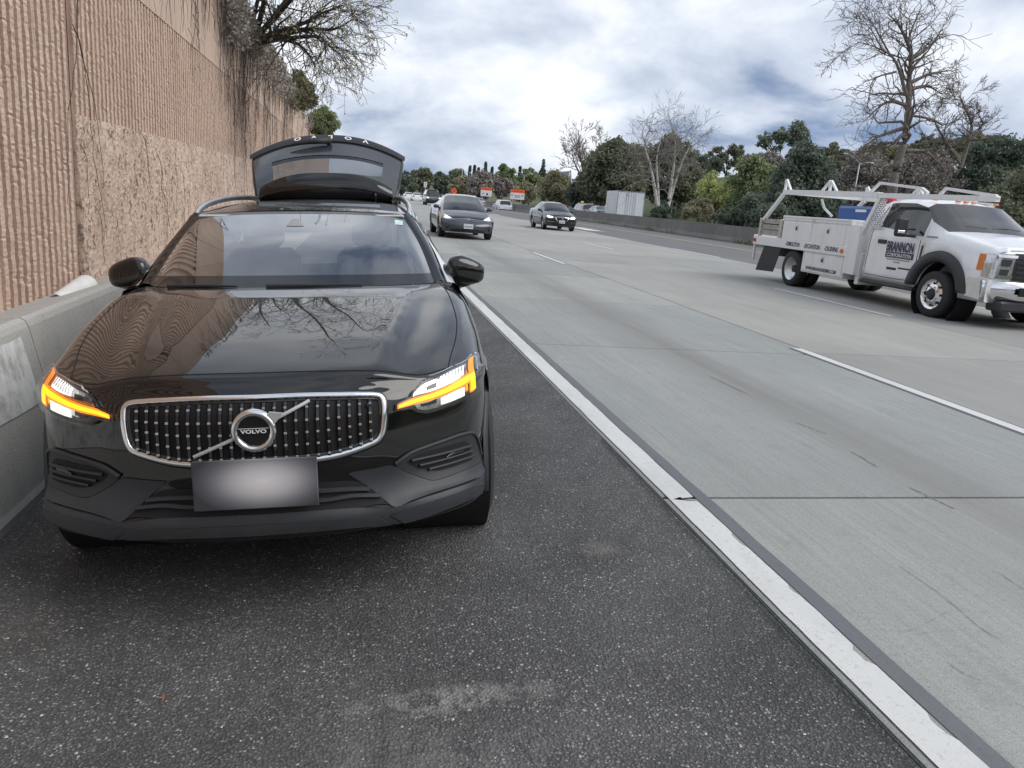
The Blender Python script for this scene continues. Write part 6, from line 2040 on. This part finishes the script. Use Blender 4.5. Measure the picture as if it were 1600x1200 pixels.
for i, (nm, lb, bx, D, k) in enumerate(far):
    crown_tree(nm, lb, 'tree' if 'tree' in nm else 'shrub', [bx, (bx[0] + (bx[2] - bx[0]) * .2, bx[1] - 2, bx[2] - (bx[2] - bx[0]) * .25, bx[3] - 8)], D, FOL[k], 30 + i, leaf=.0028 * D, per=70, n_cl=14, group='trees far up the road')
def conifer(px, top, bot, wpx, D, label, seed, irregular=False):
    b, tpt = at_y(px, bot, D), at_y(px, top, D)
    H_ = (tpt - b).length; w = wpx * px_scale(px, bot, D)
    rs = np.random.RandomState(seed)
    root = empty('conifer', b)
    cl = []
    n = 26
    for i in range(n):
        f = i / n
        r = w * .5 * (1 - f) ** .8 + .1
        for k in range(4):
            a = rs.rand() * 6.28; rr_ = r * (.5 + .5 * rs.rand()) * (1.0 if not irregular else .4 + rs.rand())
            cl.append(((math.cos(a) * rr_ * .7, math.sin(a) * rr_ * .7, H_ * f + .2), max(.25, r * .4)))
    q, f = leaf_cloud(cl, 34, .0012 * D, seed, .8)
    np_mesh('crown', q, f, FOL['dark'], root)
    MB().tube([(0, 0, -2), (0, 0, H_ * .95)], [.2, .05], 6).build('trunk', MAT['bark_dark'], root)
    tag(root, label, 'tree', 'conifers on the skyline')
conifer(733, 260, 285, 5, 250, 'thin cypress leftmost of the skyline conifers', 71)
conifer(740, 259, 285, 5, 252, 'thin cypress second from the left of the skyline conifers', 72)
conifer(746.5, 263, 285, 4, 255, 'short thin cypress third from the left on the skyline', 73)
conifer(757, 254, 287, 8, 248, 'broad pointed cypress tallest above the first orange board', 74)
conifer(767.5, 262, 285, 4, 255, 'short pointed cypress right of the broad cypress', 76)
conifer(811, 261, 285, 6, 250, 'small pointed conifer left of the tall ragged pine', 77)
conifer(846, 249, 290, 17, 235, 'tall ragged pine standing above the olive shrub', 75, True)

# ---- bare trees
def bare_tree(name, label, stems, D, bark, seed, depth=4, spread=.62, up=.1, kids=(2, 4), r_px=5.0, ratio=.68, limbs=(), minr=.010, wob=.25, limb_len=.55, sides=6):
    """stems: picture polylines at distance D; limbs sprout along them"""
    b = at_y(stems[0][0][0], stems[0][0][1], D)
    root = empty(name, b)
    m = MB(); tw = MB(); rr = random.Random(seed)
    sc = px_scale(stems[0][0][0], stems[0][0][1], D)
    def wp(p): return at_y(p[0], p[1], D + (p[2] if len(p) > 2 else 0)) - b
    for si, st in enumerate(stems):
        C = catmull(np.array([tuple(wp(p)) for p in st]), 5)
        n = len(C)
        R0 = r_px * sc * (1.0 if si == 0 else .7)
        rads = [max(minr, R0 * (1 - .92 * i / (n - 1))) for i in range(n)]
        m.tube([Vector(c) for c in C], rads, 8, False)
        L = sum(np.linalg.norm(C[i + 1] - C[i]) for i in range(n - 1))
        for i in range(int(n * .30), n):
            if i == n - 1 or rr.random() < .75:
                for _ in range(2 if i < n - 1 else 3):
                    d = Vector(C[min(i + 1, n - 1)] - C[i - 1]).normalized()
                    ax = Vector((rr.gauss(0, 1), rr.gauss(0, .7), rr.gauss(0, .6))).normalized()
                    dd = (d * .45 + ax * (.9 if i < n - 1 else .4) + Vector((0, 0, up))).normalized()
                    branches(C[i], dd, L * limb_len * .32 * (.6 + .8 * rr.random()) * (1.15 - .45 * i / n), max(minr, rads[i] * .48), depth - 1, rr.randint(0, 10 ** 6), tw, spread, 0, up, kids, .6, minr, None, wob, 5, ratio)
    for (a, c1_, c2_, *fs_) in limbs:
        C = catmull(np.array([tuple(wp(p)) for p in (a, c1_, c2_)]), 5)
        n = len(C); R0 = r_px * sc * .42 * (fs_[0] if fs_ else 1.0)
        rads = [max(minr, R0 * (1 - .92 * i / (n - 1))) for i in range(n)]
        m.tube([Vector(c) for c in C], rads, 6, False)
        L = sum(np.linalg.norm(C[i + 1] - C[i]) for i in range(n - 1))
        for i in range(3, n):
            for _ in range(2):
                d = Vector(C[min(i + 1, n - 1)] - C[i - 1]).normalized()
                ax = Vector((rr.gauss(0, 1), rr.gauss(0, .7), rr.gauss(0, .7))).normalized()
                branches(C[i], (d * .7 + ax * .7 + Vector((0, 0, up))).normalized(), L * .24 * (.6 + .8 * rr.random()), max(minr, rads[i] * .5), depth - 2, rr.randint(0, 10 ** 6), tw, spread, 0, up, kids, .6, minr, None, wob, 5, ratio)
    m.build('trunk', MAT[bark], root, True)
    tw.build('branches', MAT['bark_grey' if bark == 'bark_white' else bark], root, True)
    return tag(root, label, 'tree')
bare_tree('bare_tree', 'big bare tree with twisting limbs above the white truck', [[(1392, 320), (1398, 270), (1412, 225), (1419, 180), (1420, 130), (1424, 85), (1420, 60), (1440, 10)]], 46, 'bark', 5, depth=4, r_px=7.0, spread=.85, limb_len=.47, minr=.012, kids=(2, 3), up=.03, wob=.42,
          limbs=[((1417, 150), (1395, 90), (1345, 65)), ((1420, 165), (1385, 160), (1350, 190)), ((1345, 65), (1320, 80), (1298, 100), .18), ((1421, 95), (1455, 70), (1478, 35)), ((1421, 130), (1455, 115), (1490, 110)), ((1412, 200), (1370, 215), (1340, 240)), ((1392, 88), (1365, 40), (1340, 5), .5), ((1424, 80), (1405, 40), (1385, 20)), ((1415, 235), (1450, 240), (1490, 280)), ((1420, 140), (1450, 135), (1475, 150)), ((1380, 80), (1360, 45), (1335, 20), .4), ((1400, 112), (1365, 125), (1355, 165), .5)])
bare_tree('bare_tree', 'small bare tree on the skyline at the right of the big one', [[(1500, 262), (1512, 225), (1518, 195), (1506, 165), (1500, 152)], [(1512, 225), (1535, 195), (1526, 175)], [(1500, 250), (1480, 225), (1455, 215)], [(1500, 255), (1465, 200), (1460, 180)]], 62, 'bark', 9, depth=4, r_px=3.4, spread=.7, minr=.015)
bare_tree('sycamore_tree', 'pale trunked bare sycamore with two stems, left of the pair', [[(1030, 336), (1024, 300), (1017, 262), (1008, 232), (1004, 208)], [(1030, 336), (1028, 290), (1026, 250), (1032, 220), (1040, 198)]], 66, 'bark_white', 12, depth=4, r_px=3.0, spread=.8, minr=.009, limb_len=.62, kids=(2, 3), up=.0)
bare_tree('sycamore_tree', 'pale trunked bare sycamore with leaning stems, right of the pair', [[(1042, 332), (1048, 295), (1053, 255), (1055, 222), (1050, 195)], [(1042, 332), (1055, 285), (1067, 250), (1078, 228), (1082, 205)]], 67, 'bark_white', 14, depth=4, r_px=3.0, spread=.8, minr=.009, limb_len=.62, kids=(2, 3), up=.0)
bare_tree('bare_tree', 'grey bare tree standing above the silver utility vehicle', [[(916, 320), (914, 280), (908, 250), (905, 222)], [(915, 285), (928, 250), (940, 222)], [(914, 285), (898, 255), (893, 228)]], 106, 'bark_grey', 15, depth=4, r_px=2.6, spread=.7, minr=.02, limb_len=.7)
# ---- tree and shrubs on top of the retaining wall
root = empty('overhanging_tree', (-3.0, 15.5, 3.85))
tag(root, 'bare budding tree on top of the wall reaching over the shoulder', 'tree')
m, tw, tips = MB(), MB(), []
def wpt(px, py, Y): return at_y(px, py, Y) - Vector((-3.0, 15.5, 3.85))
limbs = [[(398, 62, 15.2), (430, 52, 14.6), (470, 38, 14.0), (500, 22, 13.6), (535, 8, 13.2)], [(398, 64, 15.2), (440, 55, 14.8), (485, 45, 14.2), (520, 46, 13.8), (552, 30, 13.4)],
         [(400, 68, 15.2), (440, 62, 14.6), (470, 72, 14.2), (492, 100, 13.9)], [(392, 60, 15.2), (398, 20, 15.0), (415, -40, 14.6), (440, -110, 14.2)], [(392, 60, 15.2), (385, 10, 15.0), (380, -60, 14.8), (400, -150, 14.4)],
         [(398, 62, 15.2), (440, 10, 14.6), (490, -60, 14.0), (560, -120, 13.4)], [(400, 66, 15.2), (450, 60, 14.5), (500, 58, 13.9), (510, 80, 13.7)], [(385, 40, 15), (360, -30, 14.6), (345, -120, 14.0), (350, -220, 13.6)],
         [(398, 62, 15.2), (470, -20, 13.8), (530, -110, 12.4), (580, -200, 11.0)], [(398, 62, 15.2), (430, -60, 13.6), (470, -190, 12.0), (500, -330, 10.5)]]
rr = random.Random(77)
for st in limbs:
    C = catmull(np.array([tuple(wpt(*p)) for p in st]), 6)
    n = len(C)
    rads = [max(.007, .050 * (1 - .8 * i / (n - 1))) for i in range(n)]
    m.tube([Vector(c) for c in C], rads, 7, False)
    for i in range(4, n):
        for _ in range((1 if rr.random() < .8 else 2) if i < n - 1 else 3):
            d = Vector(C[min(i + 1, n - 1)] - C[i - 1]).normalized()
            ax = Vector((rr.gauss(0, 1), rr.gauss(0, 1), rr.gauss(0, .9))).normalized()
            branches(C[i], (d * .7 + ax * .8).normalized(), .44 * (.5 + .8 * rr.random()), max(.004, rads[i] * .45), 3, rr.randint(0, 10 ** 6), tw, .7, .10, .05, (2, 3), .6, .0032, tips, .28, 4, .72)
m.build('trunk', MAT['bark_dark'], root, True)
tw.build('branches', MAT['bark_dark'], root, False)
rs = np.random.RandomState(3)
T = np.array([tuple(t_) for t_ in tips])
T = T[rs.rand(len(T)) < .55]
cl = [((a, b, c), .022) for a, b, c in T]
q, f = leaf_cloud(cl, 3.0, .017, 4)
sel = []
FOL['bud'] = foliage('bud_leaf', (.10, .105, .055), (.17, .17, .09), (.26, .25, .15), .3)
rs2 = np.random.RandomState(9); P_l = np.repeat(T, 3, 0) + rs2.normal(size=(len(T) * 3, 3)) * .02
a = rs2.normal(size=P_l.shape); a /= np.linalg.norm(a, axis=1)[:, None]; b = np.cross(a, rs2.normal(size=P_l.shape)); b /= np.linalg.norm(b, axis=1)[:, None]
s2 = (.014 + .016 * rs2.rand(len(P_l)))[:, None]
q = np.stack([P_l - a * s2, P_l - b * s2 * .4, P_l + a * s2, P_l + b * s2 * .4], 1).reshape(-1, 3)
np_mesh('buds', q, np.arange(len(q)).reshape(-1, 4), FOL['bud'], root)

crown_tree('wall_top_shrub', 'olive green shrub on the wall top below the bare branches', 'shrub', [(440, 112, 492, 172), (462, 128, 496, 176)], 24, FOL['olive'], 51, n_cl=26, leaf=.055, per=120, trunk=False)
crown_tree('wall_top_shrub', 'green shrub on the wall top just above the raised tailgate', 'shrub', [(478, 168, 532, 216), (488, 175, 520, 225)], 33, FOL['green'], 52, n_cl=26, leaf=.07, per=120, trunk=False)
crown_tree('wall_top_shrub', 'grey green shrub at the top left where the branches start', 'shrub', [(348, -30, 385, 30), (352, 10, 378, 62)], 14.5, FOL['gum'], 53, n_cl=26, leaf=.035, per=110, trunk=False)

# ---- dead ivy hanging over the wall
MAT['ivy'] = simple('dead_ivy_stems', (.060, .048, .042), .9, var=.4, scale=8)
MAT['ivy_grey'] = simple('dry_ivy_grey', (.13, .115, .11), .9, var=.4, scale=8)
iv = empty('dead_ivy', (-1.95, 20, 3.9))
tag(iv, 'tangled dead ivy hanging from the top of the salmon wall', 'vine')
IO = Vector((-1.95, 20, 3.9))
rr = random.Random(31)
m = MB(); m2 = MB()
def ivy_stem(y, z, L, r, off, mm, dep=2):
    pts = [Vector((WX + off, y, z))]
    dy, n = rr.gauss(0, .22), max(4, int(L / .09))
    for i in range(n):
        dy = dy * .8 + rr.gauss(0, .20)
        y += dy * .09; z -= .09 * (.75 + .4 * rr.random())
        if z < .62: break
        pts.append(Vector((WX + max(.032, off * (1 - i / n)) + .012 * rr.random() + (.030 if z < Z_RIB + .05 else .03), y, z)))
        if dep > 0 and rr.random() < .10: ivy_stem(y, z, L * (.25 + .4 * rr.random()), r * .65, .04, mm, dep - 1)
    mm.tube([p - IO for p in pts], [r * (1 - .6 * i / len(pts)) for i in range(len(pts))], 4, False)
def yd():
    u = rr.random()
    if u < .30: return 7.2 + 5.5 * rr.random()
    return 12.0 + abs(rr.gauss(0, 1)) * 7.5
for k in range(360):
    y = yd()
    if y > 48: continue
    dense_ = 1.0 if y > 12.5 else .6
    L = (.35 + 1.9 * rr.random() ** 1.7) * dense_
    ivy_stem(y, ztop(y) + .02, L, 0.0028 + .0045 * rr.random() ** 2, .05 + .10 * rr.random() * dense_, m if rr.random() < .7 else m2)
for k in range(3):
    ivy_stem(6.26 + rr.gauss(0, .02), 2.9 - rr.random() * .6, 1.6, .0035, .03, m, 0)
for k in range(7):
    ivy_stem(6.3 + 3.4 * rr.random() ** 1.5, 1.75 - .8 * rr.random(), .6, .003, .03, m, 2)
tag(m.build('dark_stems', MAT['ivy'], iv), kind='stuff'); tag(m2.build('grey_stems', MAT['ivy_grey'], iv), kind='stuff')
cl = []
for k in range(260):
    y = 12.0 + abs(rr.gauss(0, 1)) * 7.0
    cl.append(((.10 + .12 * rr.random(), y - 20, ztop(y) - 3.9 - .05 - .55 * rr.random() ** 1.5), .13))
q, f = leaf_cloud(cl, 26, .028, 8)
np_mesh('withered_leaves', q, f, FOL['brown'], iv)

# ---- weeds at the foot of the median barrier
tv = []
rs = np.random.RandomState(12)
for px, py, n in ((945, 347, 30), (1014, 358, 34), (1048, 364, 26), (1162, 379, 70), (980, 352, 16)):
    c = at_z(px, py, 0.0)
    for _ in range(n):
        x, y = 20.95 + rs.randn() * .06 - .05, c.y * 20.95 / c.x + rs.randn() * .7
        h = .10 + .22 * rs.rand(); a = rs.rand() * 6.28; w = .02 + .02 * rs.rand()
        l = rs.randn() * .1
        tv += [(x - w * math.cos(a), y - w * math.sin(a), 0), (x + w * math.cos(a), y + w * math.sin(a), 0), (x + w * .3 + l, y + l, h), (x - w * .3 + l, y + l, h)]
o = np_mesh('roadside_weeds', np.array(tv), np.arange(len(tv)).reshape(-1, 4), FOL['green'])
tag(o, 'low green weeds growing along the foot of the median barrier', 'weeds', kind='stuff')

# ================================================================== signs, lamps, house
MAT['sign_orange'] = simple('sign_orange', (.85, .13, .02), .5, var=.06)
MAT['sign_white'] = simple('sign_white', (.70, .70, .71), .5, var=.05)
MAT['sign_ink'] = simple('sign_ink', (.06, .055, .07), .6)
MAT['sign_red'] = simple('sign_dark_red_print', (.42, .05, .02), .6)
MAT['galv'] = simple('galvanised_steel', (.42, .43, .43), .45, .6, var=.1)
def board(name, label, x0, y0, x1, y1, D, kind):
    c = at_y((x0 + x1) / 2, (y0 + y1) / 2, D)
    w = (x1 - x0) * px_scale(x0, y0, D); h = (y1 - y0) * px_scale(x0, y0, D)
    gz = -.4
    root = empty(name, (c.x, D, gz))
    cz = c.z - gz
    for sg in (-.3, .3): MB().box((sg * w, .08, (cz) / 2), (.14, .10, cz)).build('post', MAT['wood'], root)
    MB().box((0, 0, cz - h * .17), (w, .05, h * .66), None, .01).build('white_panel', MAT['sign_white'], root)
    MB().box((0, -.004, cz + h * .33), (w, .05, h * .34), None, .01).build('orange_panel', MAT['sign_orange'], root)
    m = MB()
    if kind == 0:
        m.prism([(.0 * w, cz - h * .36), (.17 * w, cz - h * .36), (.17 * w, cz - h * .20), (.085 * w, cz - h * .10), (0, cz - h * .20)], -.045, -.03, 'y')
        m.box((-.28 * w, -.03, cz - h * .2), (.14 * w, .012, .10 * h))
    else:
        for a in (-.38, .36): m.box((a * w, -.03, cz - h * .10), (.09 * w, .012, .12 * h))
        for k in range(3): m.box((0, -.03, cz - h * (.10 + .09 * k)), (.42 * w, .012, .03 * h))
    m.build('pictogram', MAT['sign_ink'], root)
    m = MB()
    for k in range(6): m.box((-.30 * w + .12 * w * k, -.034, cz + h * .33), (.085 * w, .012, .10 * h))
    m.build('print', MAT['sign_red'], root)
    return tag(root, label, 'sign')
board('construction_sign', 'orange and white construction board with house symbol, nearer the grey sedan', 751, 293, 768.5, 306.5, 150, 0)
board('construction_sign', 'wider orange and white construction board above the black compact sedan', 797.5, 296.5, 819.5, 311.5, 132, 1)
D = 96; c = at_y(709.5, 298.5, D); s_ = 5.4 * px_scale(709, 298, D)
root = empty('diamond_sign', (c.x, D, -.3)); cz = c.z + .3
MB().tube([(0, .06, 0), (0, .06, cz)], .05, 6).build('post', MAT['galv'], root)
MB().prism([(-s_, cz), (0, cz - s_), (s_, cz), (0, cz + s_)], -.02, .02, 'y').build('orange_panel', MAT['sign_orange'], root)
MB().box((0, -.03, cz + .12 * s_), (s_ * .8, .012, s_ * .16)).box((0, -.03, cz - .18 * s_), (s_ * .6, .012, s_ * .16)).build('print', MAT['sign_red'], root)
tag(root, 'orange diamond warning sign on a post beyond the grey sedan', 'sign')
D = 112; c = at_y(664.7, 288.5, D); sc = px_scale(664, 288, D)
root = empty('post_sign', (c.x, D, -.2)); cz = c.z + .2
MB().box((0, 0, cz), (5.0 * sc, .03, 8.0 * sc)).build('white_panel', MAT['sign_white'], root)
MB().box((0, -.02, cz + 1.5 * sc), (3.2 * sc, .012, 1.1 * sc)).box((0, -.02, cz - 1.2 * sc), (3.2 * sc, .012, 1.1 * sc)).build('print', MAT['galv'], root)
MB().tube([(0, .06, 0), (0, .06, cz + 4 * sc)], .055, 6).build('post', MAT['galv'], root)
tag(root, 'white rectangular road sign on a tall post left of the sport utility', 'sign')
def lamp(px, top, bot, D, arms, label, r=.09):
    b = at_y(px, bot, D); tp = at_y(px, top, D)
    root = empty('street_lamp', (tp.x, D, b.z)); H_ = tp.z - b.z; sc = px_scale(px, top, D)
    MB().tube([(0, 0, -2), (0, 0, H_)], [r, r * .6], 8).build('pole', MAT['galv'], root, True)
    for dx, dy in arms:
        MB().tube([(0, 0, H_), (dx * sc * .5, 0, H_ - dy * sc * .7), (dx * sc, 0, H_ - dy * sc)], [r * .6, r * .5, r * .4], 6).build('arm', MAT['galv'], root)
        MB().box((dx * sc * 1.08, 0, H_ - dy * sc - .02), (abs(dx * sc) * .28, .25, .14), None, .04).build('lamp_head', MAT['sign_white'], root)
    tag(root, label, 'street lamp')
lamp(819, 275, 310, 150, ((-9, -5), (11, -4)), 'twin armed street lamp above the second orange board')
lamp(765, 273, 310, 170, ((-6, -3), (6, -3)), 'twin armed street lamp above the first orange board')
lamp(722.5, 266, 300, 190, ((-6, -1), (12, 3)), 'slim street lamp left of the skyline cypresses')
lamp(1343, 256, 330, 70, ((-22, -12), (18, -3)), 'street lamp on the bank left of the big bare tree')
lamp(829, 256, 300, 240, ((2, 0),), 'thin bare pole on the skyline left of the tall pine')
# gabled house among the far trees
c = at_y(893, 281, 158)
hs = empty('gabled_house', (c.x, 158, 0))
sc = px_scale(893, 281, 158)
MAT['house_wall'] = simple('house_wall_grey', (.26, .255, .26), .8)
MAT['house_roof'] = simple('house_roof_slate', (.11, .11, .12), .8, var=.2)
MAT['house_trim'] = simple('house_white_trim', (.66, .66, .66), .6)
zb, zt = at_y(893, 290, 158).z, at_y(889, 267, 158).z
w_ = 12 * sc
MB().box((0, 4, zb / 2 + .5), (w_ * 2, 8, zb + 1)).build('wall', MAT['house_wall'], hs)
MB().prism([(-w_ * .62, zb), (w_ * .0, zb), (-w_ * .31, zt)], -.3, 8, 'y').build('gable', MAT['house_wall'], hs)
MB().prism([(0, zb), (w_ * 1.05, zb), (w_ * 1.0, zb + (zt - zb) * .45), (-.1 * w_, zb + (zt - zb) * .5)], .5, 7.8, 'y').build('roof', MAT['house_roof'], hs)
for sg, a, b in ((0, (-w_ * .66, zb - .1), (-w_ * .31, zt + .1)), (1, (-w_ * .31, zt + .1), (w_ * .04, zb - .1))):
    MB().tube([(a[0], -.4, a[1]), (b[0], -.4, b[1])], .16, 4).build('roof_trim', MAT['house_trim'], hs)
MB().tube([(w_ * .0, .3, zb), (w_ * 1.05, .3, zb)], .12, 4).build('gutter', MAT['house_trim'], hs)
for k in (-.42, -.2): MB().box((k * w_, -.32, zb + (zt - zb) * .18), (w_ * .12, .06, (zt - zb) * .25)).build('window', MAT['glass_dark'], hs)
tag(hs, 'grey gabled house with white roof trim half hidden by trees', 'house')
# distant ridge
g = MB(); rows = []
for k, (d0, hz) in enumerate(((1300, 0), (1500, 1), (1700, 0))):
    r = []
    for px in range(540, 1100, 20):
        p = at_y(px, 300, d0)
        e = (26 + 30 * math.exp(-((px - 868) / 22.0) ** 2) + 5 * mnoise.noise(Vector((px * .02, 2, 0)))) * (1 if hz else 0) + (-3 if not hz else 0)
        r.append((p.x, d0, e))
    rows.append(r)
g.grid(rows)
tag(g.build('far_hill', MAT['grass'], None, True), kind='structure')
